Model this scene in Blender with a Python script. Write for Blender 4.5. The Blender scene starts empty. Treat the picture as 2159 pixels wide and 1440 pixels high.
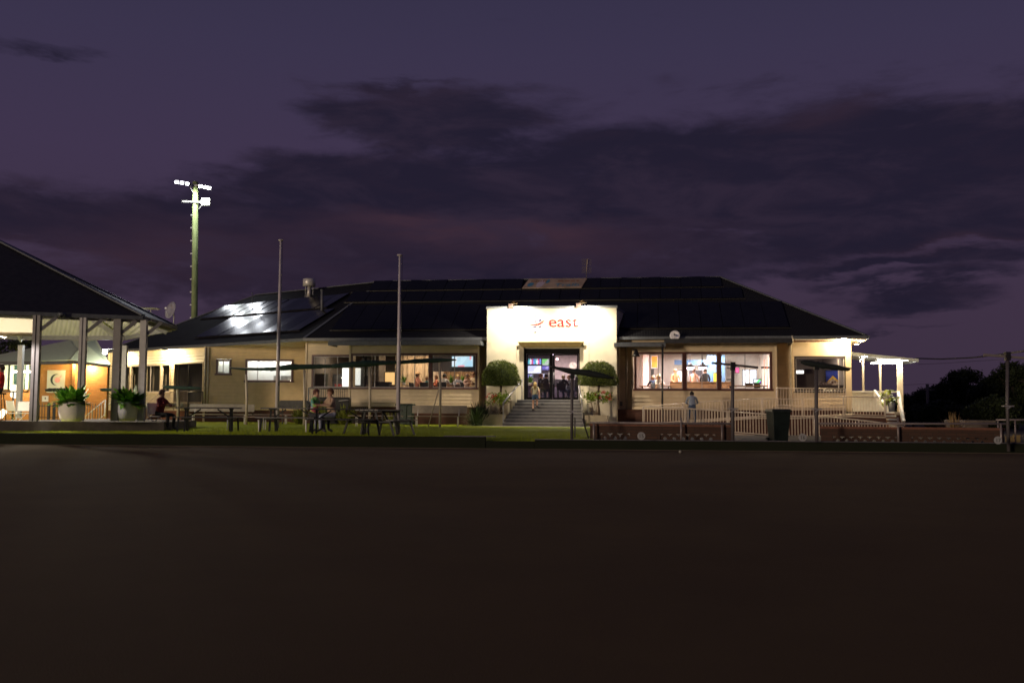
import bpy, bmesh, math, random
from mathutils import Vector, Matrix
R = math.radians
random.seed(7)
S = bpy.context.scene
COL = S.collection

# ------------------------------------------------------------------ camera
CAMZ, FPX, PITCH, ROLL = 0.95, 2099.0, math.atan(150/2099.0), 0.006
cd = bpy.data.cameras.new('camera'); cam = bpy.data.objects.new('camera', cd); COL.objects.link(cam)
cd.sensor_width = 36.0; cd.lens = 36.0*FPX/2159.0; cd.clip_start = 0.05; cd.clip_end = 3000
fw = Vector((0, math.cos(PITCH), math.sin(PITCH)))
rt = (Vector((1, 0, 0))*math.cos(ROLL) + fw.cross(Vector((1, 0, 0)))*math.sin(ROLL)).normalized()
# tilt the camera's right axis slightly up
rt = Vector((math.cos(ROLL), 0, math.sin(ROLL))); rt = (rt - fw*rt.dot(fw)).normalized()
up = rt.cross(fw).normalized()
cam.matrix_world = Matrix(((rt.x, up.x, -fw.x, 0), (rt.y, up.y, -fw.y, 0), (rt.z, up.z, -fw.z, CAMZ), (0, 0, 0, 1)))
S.camera = cam
cd.dof.use_dof = True; cd.dof.focus_distance = 47.0; cd.dof.aperture_fstop = 4.0
CP = Vector((0, 0, CAMZ))
def ray(px, py):
    return fw + rt*((px-1079.5)/FPX) + up*((720-py)/FPX)
def P(px, py, Y):
    "a photo pixel on the vertical plane at depth Y metres, as a world point"
    d = ray(px, py); return CP + d*(Y/d.y)
def hit(px, py, p0, n):
    d = ray(px, py); return CP + d*((p0-CP).dot(n)/d.dot(n))

# ------------------------------------------------------------------ render settings
S.view_settings.view_transform = 'Standard'; S.view_settings.look = 'None'
S.view_settings.exposure = 0.0; S.view_settings.gamma = 1.0
S.render.engine = 'CYCLES'
S.cycles.use_denoising = True
S.cycles.max_bounces = 6; S.cycles.transparent_max_bounces = 12
S.cycles.sample_clamp_indirect = 4.0; S.cycles.caustics_reflective = False; S.cycles.caustics_refractive = False
S.cycles.use_light_tree = True
S.cycles.filter_width = 1.6

# ------------------------------------------------------------------ node helpers
class NT:
    def __init__(s, tree): s.t = tree; s.n = tree.nodes; s.l = tree.links
    def new(s, typ, **kw):
        n = s.n.new(typ)
        for k, v in kw.items(): setattr(n, k, v)
        return n
    def put(s, sock, v):
        if hasattr(v, 'is_linked') or hasattr(v, 'links'): s.l.new(v, sock)
        else: sock.default_value = v
    def m(s, op, a, b=0.0, c=None, clamp=False):
        n = s.new('ShaderNodeMath', operation=op, use_clamp=clamp)
        s.put(n.inputs[0], a); s.put(n.inputs[1], b)
        if c is not None: s.put(n.inputs[2], c)
        return n.outputs[0]
    def mix(s, f, a, b, mode='MIX'):
        n = s.new('ShaderNodeMix', data_type='RGBA', blend_type=mode)
        s.put(n.inputs['Factor'], f); s.put(n.inputs['A'], a); s.put(n.inputs['B'], b)
        return n.outputs['Result']
def c4(c): return (c[0], c[1], c[2], 1.0)

# ------------------------------------------------------------------ world: dusk sky with procedural cloud banks
W = bpy.data.worlds.new('World'); S.world = W; W.use_nodes = True
t = NT(W.node_tree); t.n.clear()
out = t.new('ShaderNodeOutputWorld'); bg = t.new('ShaderNodeBackground'); t.l.new(bg.outputs[0], out.inputs[0])
tc = t.new('ShaderNodeTexCoord'); sep = t.new('ShaderNodeSeparateXYZ'); t.l.new(tc.outputs['Generated'], sep.inputs[0])
X_, Y_, Z_ = sep.outputs
az = t.m('ARCTAN2', X_, Y_); el = t.m('ARCSINE', Z_)
cmb = t.new('ShaderNodeCombineXYZ'); t.put(cmb.inputs[0], t.m('MULTIPLY', az, 3.0)); t.put(cmb.inputs[1], t.m('MULTIPLY', el, 11.0))
def noise(vec, scale, det, rough=0.6, w=0.0, dist=0.0):
    n = t.new('ShaderNodeTexNoise', noise_dimensions='4D'); t.l.new(vec, n.inputs['Vector']); n.inputs['W'].default_value = w
    n.inputs['Scale'].default_value = scale; n.inputs['Detail'].default_value = det; n.inputs['Roughness'].default_value = rough
    n.inputs['Distortion'].default_value = dist
    return n.outputs['Fac']
vec = cmb.outputs[0]
n1 = noise(vec, 1.6, 9, 0.58, 1.3, 0.4); n2 = noise(vec, 4.2, 8, 0.62, 5.1, 0.3); n3 = noise(vec, 0.9, 3, 0.5, 9.4)
nw = noise(vec, 2.4, 6, 0.6, 3.3)
# warped direction so that the banks get ragged edges
azw = t.m('ADD', az, t.m('MULTIPLY', t.m('SUBTRACT', nw, 0.5), 0.16))
elw = t.m('ADD', el, t.m('MULTIPLY', t.m('SUBTRACT', n1, 0.5), 0.11))
def A(px, py):
    d = ray(px, py).normalized(); return math.atan2(d.x, d.y), math.asin(d.z)
def bank(px, py, wx, wy, amp, soft=1.0):
    a, e = A(px, py)
    u = t.m('DIVIDE', t.m('SUBTRACT', azw, a), wx/FPX); v = t.m('DIVIDE', t.m('SUBTRACT', elw, e), wy/FPX)
    r2 = t.m('ADD', t.m('POWER', t.m('ABSOLUTE', u), 2.0), t.m('POWER', t.m('ABSOLUTE', v), 2.0))
    return t.m('MULTIPLY', t.m('EXPONENT', t.m('MULTIPLY', r2, -soft)), amp)
def tot(lst):
    s = lst[0]
    for q in lst[1:]: s = t.m('ADD', s, q)
    return s
cov = tot([bank(900, 245, 290, 62, 1.0), bank(1250, 350, 380, 50, 0.55), bank(1780, 330, 520, 110, 1.05), bank(2100, 400, 330, 130, 0.7),
           bank(700, 365, 260, 30, 0.6), bank(120, 455, 420, 48, 0.9), bank(520, 490, 420, 85, 0.75), bank(900, 430, 300, 60, 0.8),
           bank(1450, 450, 420, 60, 0.7), bank(1100, 560, 600, 60, 0.55), bank(130, 95, 170, 22, 0.5), bank(300, 620, 500, 60, 0.6),
           bank(2100, 560, 260, 22, 0.5), bank(1960, 630, 240, 20, 0.5), bank(1700, 660, 300, 18, 0.3), bank(820, 160, 160, 14, 0.35),
           bank(1700, 140, 500, 60, 0.2), bank(1960, 600, 240, 13, 0.6), bank(1860, 560, 200, 12, 0.5), bank(2080, 500, 260, 16, 0.5), bank(820, 590, 380, 40, 0.5), bank(1900, 690, 200, 9, 0.4)])
# away from the photographed part of the sky: plain broken cloud
cov = t.m('ADD', cov, t.m('MULTIPLY', t.m('SUBTRACT', n1, 0.5), 1.3))
cov = t.m('ADD', cov, t.m('MULTIPLY', t.m('SUBTRACT', n2, 0.5), 1.0))
mr = t.new('ShaderNodeMapRange', interpolation_type='SMOOTHSTEP'); t.put(mr.inputs['Value'], cov)
mr.inputs['From Min'].default_value = 0.25; mr.inputs['From Max'].default_value = 0.74
cl = mr.outputs['Result']
# clear sky colour by elevation
g = t.new('ShaderNodeValToRGB'); t.put(g.inputs['Fac'], t.m('DIVIDE', el, R(40)))
cr = g.color_ramp; cr.elements[0].position = 0.0; cr.elements[0].color = c4((0.052, 0.034, 0.060))
cr.elements[1].position = 1.0; cr.elements[1].color = c4((0.027, 0.0255, 0.061))
for p_, c_ in ((0.15, (0.056, 0.036, 0.068)), (0.35, (0.056, 0.039, 0.084)), (0.50, (0.048, 0.038, 0.083)), (0.66, (0.037, 0.033, 0.072))):
    e_ = cr.elements.new(p_); e_.color = c4(c_)
clear = g.outputs[0]
# cloud colour: blue-black bodies, dull pink lit shoulders
pink = tot([bank(1000, 475, 330, 34, 1.3, 1.4), bank(1180, 520, 330, 40, 0.5), bank(420, 520, 380, 70, 0.5), bank(180, 580, 300, 60, 0.5), bank(1750, 230, 160, 26, 0.35),
            bank(1150, 170, 500, 30, 0.2), bank(2020, 525, 160, 14, 0.5), bank(650, 190, 260, 30, 0.2)])
pink = t.m('ADD', pink, t.m('MULTIPLY', t.m('SUBTRACT', n2, 0.5), 0.7), clamp=True)
ccol = t.mix(pink, c4((0.0135, 0.0115, 0.027)), c4((0.047, 0.024, 0.039)))
n4 = noise(vec, 3.1, 10, 0.62, 12.7, 0.6)
mr2 = t.new('ShaderNodeMapRange', interpolation_type='SMOOTHSTEP'); t.put(mr2.inputs['Value'], n4); mr2.inputs['From Min'].default_value = 0.42; mr2.inputs['From Max'].default_value = 0.68
ccol = t.mix(t.m('MULTIPLY', mr2.outputs['Result'], 0.75), ccol, c4((0.032, 0.0215, 0.042)))
sky = t.mix(t.m('MULTIPLY', cl, 0.9), clear, ccol)
nis = t.new('ShaderNodeTexSky', sky_type='NISHITA'); nis.sun_disc = False
nis.sun_elevation = R(-4.0); nis.sun_rotation = R(200)
add = t.mix(1.0, sky, t.mix(1.0, nis.outputs[0], c4((0.06, 0.06, 0.06)), 'MULTIPLY'), 'ADD')
t.l.new(add, bg.inputs['Color']); bg.inputs['Strength'].default_value = 0.87

# sun lamp added low behind the camera to brighten the facade like afterglow
sd = bpy.data.lights.new('sun', 'SUN'); sd.energy = 1.2; sd.angle = R(6); sd.color = (1.0, 0.78, 0.55)
so = bpy.data.objects.new('sun', sd); COL.objects.link(so); so.rotation_euler = Vector((0.64, 0.78, -0.05)).to_track_quat('-Z', 'Y').to_euler()

# ------------------------------------------------------------------ materials
MT = {}
def mat(name, col, rough=0.6, var=0.12, scale=6.0, metal=0.0, bump=0.0, bscale=40.0, col2=None, emit=None, es=0.0, spec=0.5, coat=0.0, stretch=(1, 1, 1), trans=0.0):
    if name in MT: return MT[name]
    m = bpy.data.materials.new(name); m.use_nodes = True; q = NT(m.node_tree); b = q.n['Principled BSDF']
    b.inputs['Roughness'].default_value = rough; b.inputs['Metallic'].default_value = metal
    b.inputs['Specular IOR Level'].default_value = spec; b.inputs['Coat Weight'].default_value = coat
    tc = q.new('ShaderNodeTexCoord'); mp = q.new('ShaderNodeMapping'); q.l.new(tc.outputs['Object'], mp.inputs[0]); mp.inputs['Scale'].default_value = stretch
    n = q.new('ShaderNodeTexNoise'); q.l.new(mp.outputs[0], n.inputs['Vector']); n.inputs['Scale'].default_value = scale; n.inputs['Detail'].default_value = 5
    a = tuple(x*(1-var) for x in col); c = col2 or tuple(min(1, x*(1+var)) for x in col)
    rmp = q.new('ShaderNodeMapRange'); q.put(rmp.inputs['Value'], n.outputs['Fac']); rmp.inputs['From Min'].default_value = 0.35; rmp.inputs['From Max'].default_value = 0.65
    q.l.new(q.mix(rmp.outputs[0], c4(a), c4(c)), b.inputs['Base Color'])
    if bump:
        nb = q.new('ShaderNodeTexNoise'); q.l.new(mp.outputs[0], nb.inputs['Vector']); nb.inputs['Scale'].default_value = bscale; nb.inputs['Detail'].default_value = 4
        bp = q.new('ShaderNodeBump'); bp.inputs['Strength'].default_value = bump; bp.inputs['Distance'].default_value = 0.02
        q.l.new(nb.outputs['Fac'], bp.inputs['Height']); q.l.new(bp.outputs[0], b.inputs['Normal'])
    if emit: b.inputs['Emission Color'].default_value = c4(emit); b.inputs['Emission Strength'].default_value = es
    MT[name] = m; return m
def brick(name, ang, c1, c2, mortar, sc=1.0):
    m = bpy.data.materials.new(name); m.use_nodes = True; q = NT(m.node_tree); b = q.n['Principled BSDF']
    tc = q.new('ShaderNodeTexCoord'); mp = q.new('ShaderNodeMapping'); q.l.new(tc.outputs['Object'], mp.inputs[0]); mp.inputs['Rotation'].default_value = (0, 0, -ang)
    s = q.new('ShaderNodeSeparateXYZ'); q.l.new(mp.outputs[0], s.inputs[0]); c = q.new('ShaderNodeCombineXYZ')
    q.put(c.inputs[0], q.m('ADD', s.outputs[0], s.outputs[1])); q.put(c.inputs[1], s.outputs[2])
    br = q.new('ShaderNodeTexBrick'); q.l.new(c.outputs[0], br.inputs['Vector']); br.inputs['Scale'].default_value = 1.0
    br.inputs['Brick Width'].default_value = 0.24*sc; br.inputs['Row Height'].default_value = 0.086*sc; br.inputs['Mortar Size'].default_value = 0.006*sc
    br.inputs['Color1'].default_value = c4(c1); br.inputs['Color2'].default_value = c4(c2); br.inputs['Mortar'].default_value = c4(mortar)
    n = q.new('ShaderNodeTexNoise'); q.l.new(mp.outputs[0], n.inputs['Vector']); n.inputs['Scale'].default_value = 3
    q.l.new(q.mix(q.m('MULTIPLY', n.outputs['Fac'], 0.5), br.outputs['Color'], c4(tuple(x*0.6 for x in c1))), b.inputs['Base Color'])
    bp = q.new('ShaderNodeBump'); bp.inputs['Strength'].default_value = 0.6; bp.inputs['Distance'].default_value = 0.01
    bp.invert = True; q.l.new(br.outputs['Fac'], bp.inputs['Height']); q.l.new(bp.outputs[0], b.inputs['Normal']); b.inputs['Roughness'].default_value = 0.85
    MT[name] = m; return m
def corr(name, ang, col, rough=0.45, pitch=0.076, metal=0.0, strength=0.6):
    "corrugated steel: ribs run up the slope of a roof whose eave has plan angle ang"
    m = bpy.data.materials.new(name); m.use_nodes = True; q = NT(m.node_tree); b = q.n['Principled BSDF']
    tc = q.new('ShaderNodeTexCoord'); mp = q.new('ShaderNodeMapping'); q.l.new(tc.outputs['Object'], mp.inputs[0]); mp.inputs['Rotation'].default_value = (0, 0, -ang)
    s = q.new('ShaderNodeSeparateXYZ'); q.l.new(mp.outputs[0], s.inputs[0])
    h = q.m('SINE', q.m('MULTIPLY', s.outputs[0], 2*math.pi/pitch))
    n = q.new('ShaderNodeTexNoise'); q.l.new(mp.outputs[0], n.inputs['Vector']); n.inputs['Scale'].default_value = 2.5; n.inputs['Detail'].default_value = 6
    q.l.new(q.mix(n.outputs['Fac'], c4(tuple(x*0.75 for x in col)), c4(tuple(x*1.2 for x in col))), b.inputs['Base Color'])
    bp = q.new('ShaderNodeBump'); bp.inputs['Strength'].default_value = strength; bp.inputs['Distance'].default_value = 0.012
    q.l.new(h, bp.inputs['Height']); q.l.new(bp.outputs[0], b.inputs['Normal'])
    b.inputs['Roughness'].default_value = rough; b.inputs['Metallic'].default_value = metal; b.inputs['Specular IOR Level'].default_value = 0.12
    MT[name] = m; return m
def glow(name, col, s):
    if name in MT: return MT[name]
    m = bpy.data.materials.new(name); m.use_nodes = True; b = m.node_tree.nodes['Principled BSDF']
    b.inputs['Base Color'].default_value = c4(col); b.inputs['Emission Color'].default_value = c4(col); b.inputs['Emission Strength'].default_value = s
    MT[name] = m; return m
def glassm(name, gl=0.05, tint=(0.95, 0.97, 0.96)):
    m = bpy.data.materials.new(name); m.use_nodes = True; q = NT(m.node_tree); q.n.remove(q.n['Principled BSDF']); o = q.n['Material Output']
    a = q.new('ShaderNodeBsdfTransparent'); a.inputs[0].default_value = c4(tint); b = q.new('ShaderNodeBsdfGlossy'); b.inputs['Roughness'].default_value = 0.02
    x = q.new('ShaderNodeMixShader'); x.inputs[0].default_value = gl; q.l.new(a.outputs[0], x.inputs[1]); q.l.new(b.outputs[0], x.inputs[2]); q.l.new(x.outputs[0], o.inputs[0])
    MT[name] = m; return m
def screenm(name, cols, s, scale=3.0):
    "a lit screen showing blocky coloured content"
    m = bpy.data.materials.new(name); m.use_nodes = True; q = NT(m.node_tree); b = q.n['Principled BSDF']
    tc = q.new('ShaderNodeTexCoord'); v = q.new('ShaderNodeTexVoronoi', distance='CHEBYCHEV'); q.l.new(tc.outputs['Object'], v.inputs['Vector']); v.inputs['Scale'].default_value = scale
    sp = q.new('ShaderNodeSeparateColor'); q.l.new(v.outputs['Color'], sp.inputs[0])
    r = q.new('ShaderNodeValToRGB'); r.color_ramp.interpolation = 'CONSTANT'; q.l.new(sp.outputs[0], r.inputs[0])
    while len(r.color_ramp.elements) < len(cols): r.color_ramp.elements.new(0.5)
    for i, c in enumerate(cols): r.color_ramp.elements[i].position = i/len(cols); r.color_ramp.elements[i].color = c4(c)
    q.l.new(r.outputs[0], b.inputs['Emission Color']); b.inputs['Emission Strength'].default_value = s; b.inputs['Base Color'].default_value = (0.02, 0.02, 0.02, 1)
    MT[name] = m; return m
ANG = -R(8.0)      # plan angle of the clubhouse front
WANG = -R(38.0)    # plan angle of the left wing (its left end recedes)
cream = mat('cream_weatherboard', (0.62, 0.50, 0.34), 0.5, 0.06, 3, bump=0.15)
render_w = mat('cream_render', (0.74, 0.68, 0.53), 0.7, 0.05, 2, bump=0.25, bscale=60)
soffitm = mat('soffit_paint', (0.62, 0.52, 0.33), 0.6, 0.05)
oxblood = mat('oxblood_paint', (0.075, 0.018, 0.014), 0.45, 0.15)
dsteel = mat('dark_steel', (0.035, 0.037, 0.042), 0.4, 0.2, metal=0.3)
black = mat('black_metal', (0.015, 0.015, 0.016), 0.4, 0.2)
doorblk = mat('door_black', (0.006, 0.006, 0.007), 0.55, 0.2, spec=0.12)
galv = mat('galvanised_steel', (0.42, 0.41, 0.43), 0.38, 0.15, 9, metal=0.6)
white = mat('white_paint', (0.72, 0.70, 0.68), 0.45, 0.06)
polew = mat('pole_paint', (0.50, 0.46, 0.50), 0.4, 0.08)
gutter = mat('grey_gutter', (0.10, 0.11, 0.125), 0.4, 0.15)
lgut = mat('light_gutter', (0.34, 0.37, 0.38), 0.4, 0.1)
conc = mat('concrete', (0.34, 0.31, 0.27), 0.85, 0.15, 3, bump=0.3)
stepm = mat('grey_step', (0.17, 0.17, 0.175), 0.7, 0.12, 4, bump=0.2)
nosing = mat('step_nosing', (0.42, 0.41, 0.40), 0.5, 0.1)
glass = glassm('window_glass'); dglass = glassm('door_glass', 0.10)
greenc = mat('green_canvas', (0.010, 0.034, 0.025), 0.8, 0.3, 8, bump=0.5, bscale=25)
darkc = mat('dark_canvas', (0.008, 0.013, 0.013), 0.8, 0.3, 8, bump=0.5, bscale=25)
timber = mat('weathered_timber', (0.20, 0.15, 0.11), 0.75, 0.25, 5, stretch=(1, 6, 6), bump=0.3)
panelm = mat('solar_cell', (0.006, 0.006, 0.008), 0.35, 0.2, 3, spec=0.12)
panelg = mat('solar_cell_gloss', (0.009, 0.009, 0.011), 0.19, 0.3, 2.5, spec=0.2)
roofm = corr('roof_corrugated', ANG, (0.018, 0.018, 0.021), .6)
roofw = corr('wing_roof_corrugated', WANG, (0.010, 0.010, 0.012), .7)
awnm = corr('awning_corrugated', ANG, (0.06, 0.066, 0.078))
brickm = brick('red_brick', ANG, (0.10, 0.034, 0.02), (0.07, 0.025, 0.016), (0.08, 0.06, 0.05))
brickw = brick('wall_brick', R(-4), (0.062, 0.027, 0.017), (0.045, 0.019, 0.013), (0.022, 0.018, 0.015))
bricko = brick('ochre_brick', R(3), (0.52, 0.24, 0.07), (0.42, 0.18, 0.05), (0.38, 0.22, 0.10))

# ------------------------------------------------------------------ mesh helpers
ORG = {}
class Fr:
    "a vertical-sided local frame: u runs right along a facade, v goes into the building, z is up (absolute)"
    def __init__(s, o, ang): s.o = Vector((o[0], o[1], 0)); s.a = ang; s.u = Vector((math.cos(ang), math.sin(ang), 0)); s.v = Vector((-math.sin(ang), math.cos(ang), 0))
    def W(s, u, v, z): return s.o + s.u*u + s.v*v + Vector((0, 0, z))
    def L(s, px, py, v=0.0):
        p = hit(px, py, s.o + s.v*v, s.v); return (p - s.o).dot(s.u), p.z
    def loc(s, p): q = Vector(p) - s.o; return q.dot(s.u), q.dot(s.v), p[2]
WORLD = Fr((0, 0), 0.0)
class MB:
    def __init__(s, fr=WORLD): s.f = fr; s.v = []; s.fc = []; s.mi = []; s.cur = 0; s.sm = []
    def add(s, pts, faces, smooth=False):
        b = len(s.v); s.v += [s.f.W(*p) for p in pts]
        for f in faces: s.fc.append([b+i for i in f]); s.mi.append(s.cur); s.sm.append(smooth)
        return s
    def box(s, x0, x1, y0, y1, z0, z1):
        return s.add([(x, y, z) for z in (z0, z1) for y in (y0, y1) for x in (x0, x1)],
                     [(0, 2, 3, 1), (4, 5, 7, 6), (0, 1, 5, 4), (2, 6, 7, 3), (0, 4, 6, 2), (1, 3, 7, 5)])
    def hexa(s, a, b):
        "a: four bottom points, b: four top points (same order)"
        return s.add(list(a)+list(b), [(3, 2, 1, 0), (4, 5, 6, 7), (0, 1, 5, 4), (1, 2, 6, 5), (2, 3, 7, 6), (3, 0, 4, 7)])
    def bar(s, p, q, w, h=None, up_=(0, 0, 1)):
        h = h or w; p = Vector(p); q = Vector(q); d = (q-p).normalized(); U = Vector(up_)
        if abs(d.dot(U)) > 0.98: U = Vector((0, 1, 0))
        x = d.cross(U).normalized()*(w/2); y = x.normalized().cross(d).normalized()*(h/2)
        return s.hexa([p-x-y, p+x-y, p+x+y, p-x+y], [q-x-y, q+x-y, q+x+y, q-x+y])
    def tube(s, pts, r, n=8, cap=True):
        pts = [Vector(p) for p in pts]; rr = r if isinstance(r, (list, tuple)) else [r]*len(pts); V = []; F = []
        pd = None
        for i, p in enumerate(pts):
            d = (pts[min(i+1, len(pts)-1)] - pts[max(i-1, 0)]).normalized()
            if pd is None: x = d.cross(Vector((0.13, 0.2, 1)) if abs(d.z) < 0.9 else Vector((1, 0.1, 0))).normalized()
            else: x = (x - d*x.dot(d)).normalized()
            y = d.cross(x); pd = d
            for k in range(n):
                a = 2*math.pi*k/n; V.append(tuple(p + (x*math.cos(a)+y*math.sin(a))*rr[i]))
            if i:
                for k in range(n): F.append(((i-1)*n+k, (i-1)*n+(k+1) % n, i*n+(k+1) % n, i*n+k))
        if cap: F.append(tuple(range(n))[::-1]); F.append(tuple((len(pts)-1)*n+k for k in range(n)))
        return s.add(V, F, True)
    def lathe(s, c, prof, n=20, sx=1, sy=1):
        V = []; F = []
        for (r, z) in prof:
            for k in range(n): a = 2*math.pi*k/n; V.append((c[0]+r*sx*math.cos(a), c[1]+r*sy*math.sin(a), c[2]+z))
        for i in range(1, len(prof)):
            for k in range(n): F.append(((i-1)*n+k, (i-1)*n+(k+1) % n, i*n+(k+1) % n, i*n+k))
        F.append(tuple(range(n))[::-1]); F.append(tuple((len(prof)-1)*n+k for k in range(n)))
        return s.add(V, F, True)
    def prism(s, poly, y0, y1):
        "polygon in x,z extruded along y"
        n = len(poly); V = [(p[0], y0, p[1]) for p in poly]+[(p[0], y1, p[1]) for p in poly]
        F = [tuple(range(n)), tuple(range(2*n-1, n-1, -1))]+[(i, i+n, (i+1) % n+n, (i+1) % n) for i in range(n)]
        return s.add(V, F)
    def slab(s, quad, th):
        "a plate: four points (top face), given a thickness downwards"
        q = [Vector(p) for p in quad]; n = (q[1]-q[0]).cross(q[2]-q[0]).normalized()
        if n.z < 0: n = -n
        return s.hexa([tuple(p-n*th) for p in q], [tuple(p) for p in q])
    def siding(s, u0, u1, z0, z1, v, bh=0.18, lap=0.03, back=0.06):
        "lapped boards facing -v, with a shadow gap under each board"
        n = max(1, round((z1-z0)/bh)); h = (z1-z0)/n; g = min(.02, h*.2)
        for i in range(n):
            a = z0+i*h; b = a+h
            s.add([(u0, v-lap, a+g), (u1, v-lap, a+g), (u1, v, b), (u0, v, b), (u0, v+back, a), (u1, v+back, a), (u1, v+back, b), (u0, v+back, b), (u0, v+.02, a), (u1, v+.02, a), (u0, v+.02, a+g), (u1, v+.02, a+g)],
                  [(0, 1, 2, 3), (0, 10, 11, 1), (10, 8, 9, 11), (8, 4, 5, 9), (0, 3, 7, 4, 8, 10), (1, 11, 9, 5, 6, 2), (5, 4, 7, 6)] + ([(3, 2, 6, 7)] if i == n-1 else []))
        return s
    def build(s, name, mats, parent=None, bevel=0.0, at=None):
        me = bpy.data.meshes.new(name); mats = mats if isinstance(mats, (list, tuple)) else [mats]
        o = bpy.data.objects.new(name, me); COL.objects.link(o)
        if parent is not None: o.parent = parent; og = ORG[parent.name]
        else: og = Vector(at) if at is not None else Vector((0, 0, 0)); o.location = og
        ORG[o.name] = og
        me.from_pydata([tuple(p-og) for p in s.v], [], s.fc)
        for m in mats: me.materials.append(m)
        for i, p in enumerate(me.polygons): p.material_index = min(s.mi[i], len(mats)-1); p.use_smooth = s.sm[i]
        bm = bmesh.new(); bm.from_mesh(me); bmesh.ops.recalc_face_normals(bm, faces=bm.faces); bm.to_mesh(me); bm.free()
        if bevel: md = o.modifiers.new('bevel', 'BEVEL'); md.width = bevel; md.segments = 2; md.limit_method = 'ANGLE'
        return o
def tag(o, label=None, cat=None, group=None, kind=None):
    if label: o['label'] = label
    if cat: o['category'] = cat
    if group: o['group'] = group
    if kind: o['kind'] = kind
    return o
def empty(name, loc, label, cat, group=None):
    o = bpy.data.objects.new(name, None); COL.objects.link(o); o.location = loc; ORG[o.name] = Vector(loc); o.empty_display_size = 0.1
    return tag(o, label, cat, group)
def kids(o): return [c for c in bpy.data.objects if c.parent == o]
def dup(o, loc=None, rz=None, label=None, parent=None, sc=None):
    ks = kids(o); c = o.copy(); COL.objects.link(c); c.parent = parent
    for k in ks: dup(k, parent=c)
    if loc is not None: c.location = loc
    if rz is not None: c.rotation_euler = (0, 0, rz)
    if sc: c.scale = (sc, sc, sc)
    if label: c['label'] = label
    return c
def lamp(kind, name, loc, energy, col, parent=None, size=0.1, rot=None, aim=None, spot=None, blend=0.6, sy=None):
    d = bpy.data.lights.new(name, kind); d.energy = energy; d.color = col
    if kind == 'AREA':
        d.size = size
        if sy: d.shape = 'RECTANGLE'; d.size_y = sy
    else: d.shadow_soft_size = size
    if spot: d.spot_size = R(spot); d.spot_blend = blend
    o = bpy.data.objects.new(name, d); COL.objects.link(o); loc = Vector(loc)
    if aim is not None: o.rotation_euler = (Vector(aim)-loc).to_track_quat('-Z', 'Y').to_euler()
    if rot: o.rotation_euler = rot
    if parent is not None: o.parent = parent; loc = loc - ORG[parent.name]
    o.location = loc; return o
def text_mesh(txt, name, size, mats, parent, origin, ux, uz, ext=0.01, shear=0.0, cx=False, sx=1.0):
    "lettering: origin is the lower left of the text, ux / uz are its world directions"
    cu = bpy.data.curves.new('t', 'FONT'); cu.body = txt; cu.size = size; cu.extrude = ext; cu.shear = shear; cu.resolution_u = 6
    if cx: cu.align_x = 'CENTER'
    ob = bpy.data.objects.new('t', cu); COL.objects.link(ob)
    me = bpy.data.meshes.new_from_object(ob.evaluated_get(bpy.context.evaluated_depsgraph_get()))
    bpy.data.objects.remove(ob); bpy.data.curves.remove(cu)
    ux = Vector(ux).normalized(); uz = Vector(uz).normalized(); n = ux.cross(uz); og = ORG[parent.name]
    for v in me.vertices: v.co = Vector(origin) - og + ux*v.co.x*sx + uz*v.co.y + n*v.co.z
    me.name = name; me.materials.clear(); me.materials.append(mats)
    o = bpy.data.objects.new(name, me); COL.objects.link(o); o.parent = parent; ORG[o.name] = og
    return o
# ================================================================== THE SETTING
F0 = Fr((1.89, 47.5), ANG)
def struct(o): return tag(o, kind='structure')
def gz(x, y):
    "height of the lawn behind the bank"
    left = max(0.0, min(1.0, (-x-1.0)/5.0)); k = max(0.0, min(1.0, (y-27.0)/18.0))
    return (0.19+0.16*k)*(1-left) + (0.30+0.06*k)*left
GL = P(0, 937, 27.3); GR = P(2159, 955, 25.2)
GD = Vector((GR.x-GL.x, GR.y-GL.y, 0)).normalized(); GA = math.atan2(GD.y, GD.x)
FG = Fr((0, GL.y + (0-GL.x)*GD.y/GD.x), GA)          # v = 0 is the far edge of the bowling green
# bowling green: fine mown carpet-like surface
def ground_mat(name, cols, sc, bump, bs, rough=0.9):
    m = bpy.data.materials.new(name); m.use_nodes = True; q = NT(m.node_tree); b = q.n['Principled BSDF']
    tc = q.new('ShaderNodeTexCoord'); mp = q.new('ShaderNodeMapping'); q.l.new(tc.outputs['Object'], mp.inputs[0])
    a = q.new('ShaderNodeTexNoise'); q.l.new(mp.outputs[0], a.inputs['Vector']); a.inputs['Scale'].default_value = sc; a.inputs['Detail'].default_value = 8; a.inputs['Roughness'].default_value = 0.65
    f = q.new('ShaderNodeTexNoise'); q.l.new(mp.outputs[0], f.inputs['Vector']); f.inputs['Scale'].default_value = bs; f.inputs['Detail'].default_value = 3
    r = q.new('ShaderNodeMapRange'); q.put(r.inputs['Value'], a.outputs['Fac']); r.inputs['From Min'].default_value = 0.3; r.inputs['From Max'].default_value = 0.7
    c = q.mix(r.outputs[0], c4(cols[0]), c4(cols[1])); c = q.mix(q.m('MULTIPLY', f.outputs['Fac'], 0.6), c, c4(cols[2]))
    q.l.new(c, b.inputs['Base Color']); b.inputs['Roughness'].default_value = rough; b.inputs['Specular IOR Level'].default_value = 0.15
    bp = q.new('ShaderNodeBump'); bp.inputs['Strength'].default_value = bump; bp.inputs['Distance'].default_value = 0.02
    q.l.new(f.outputs['Fac'], bp.inputs['Height']); q.l.new(bp.outputs[0], b.inputs['Normal']); MT[name] = m; return m
turf = ground_mat('bowling_turf', ((0.150, 0.098, 0.042), (0.210, 0.138, 0.056), (0.11, 0.072, 0.030)), 0.35, 0.35, 130)
lawnm = ground_mat('lawn_grass', ((0.30, 0.37, 0.010), (0.40, 0.46, 0.015), (0.20, 0.27, 0.01)), 1.2, 0.7, 40)
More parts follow.
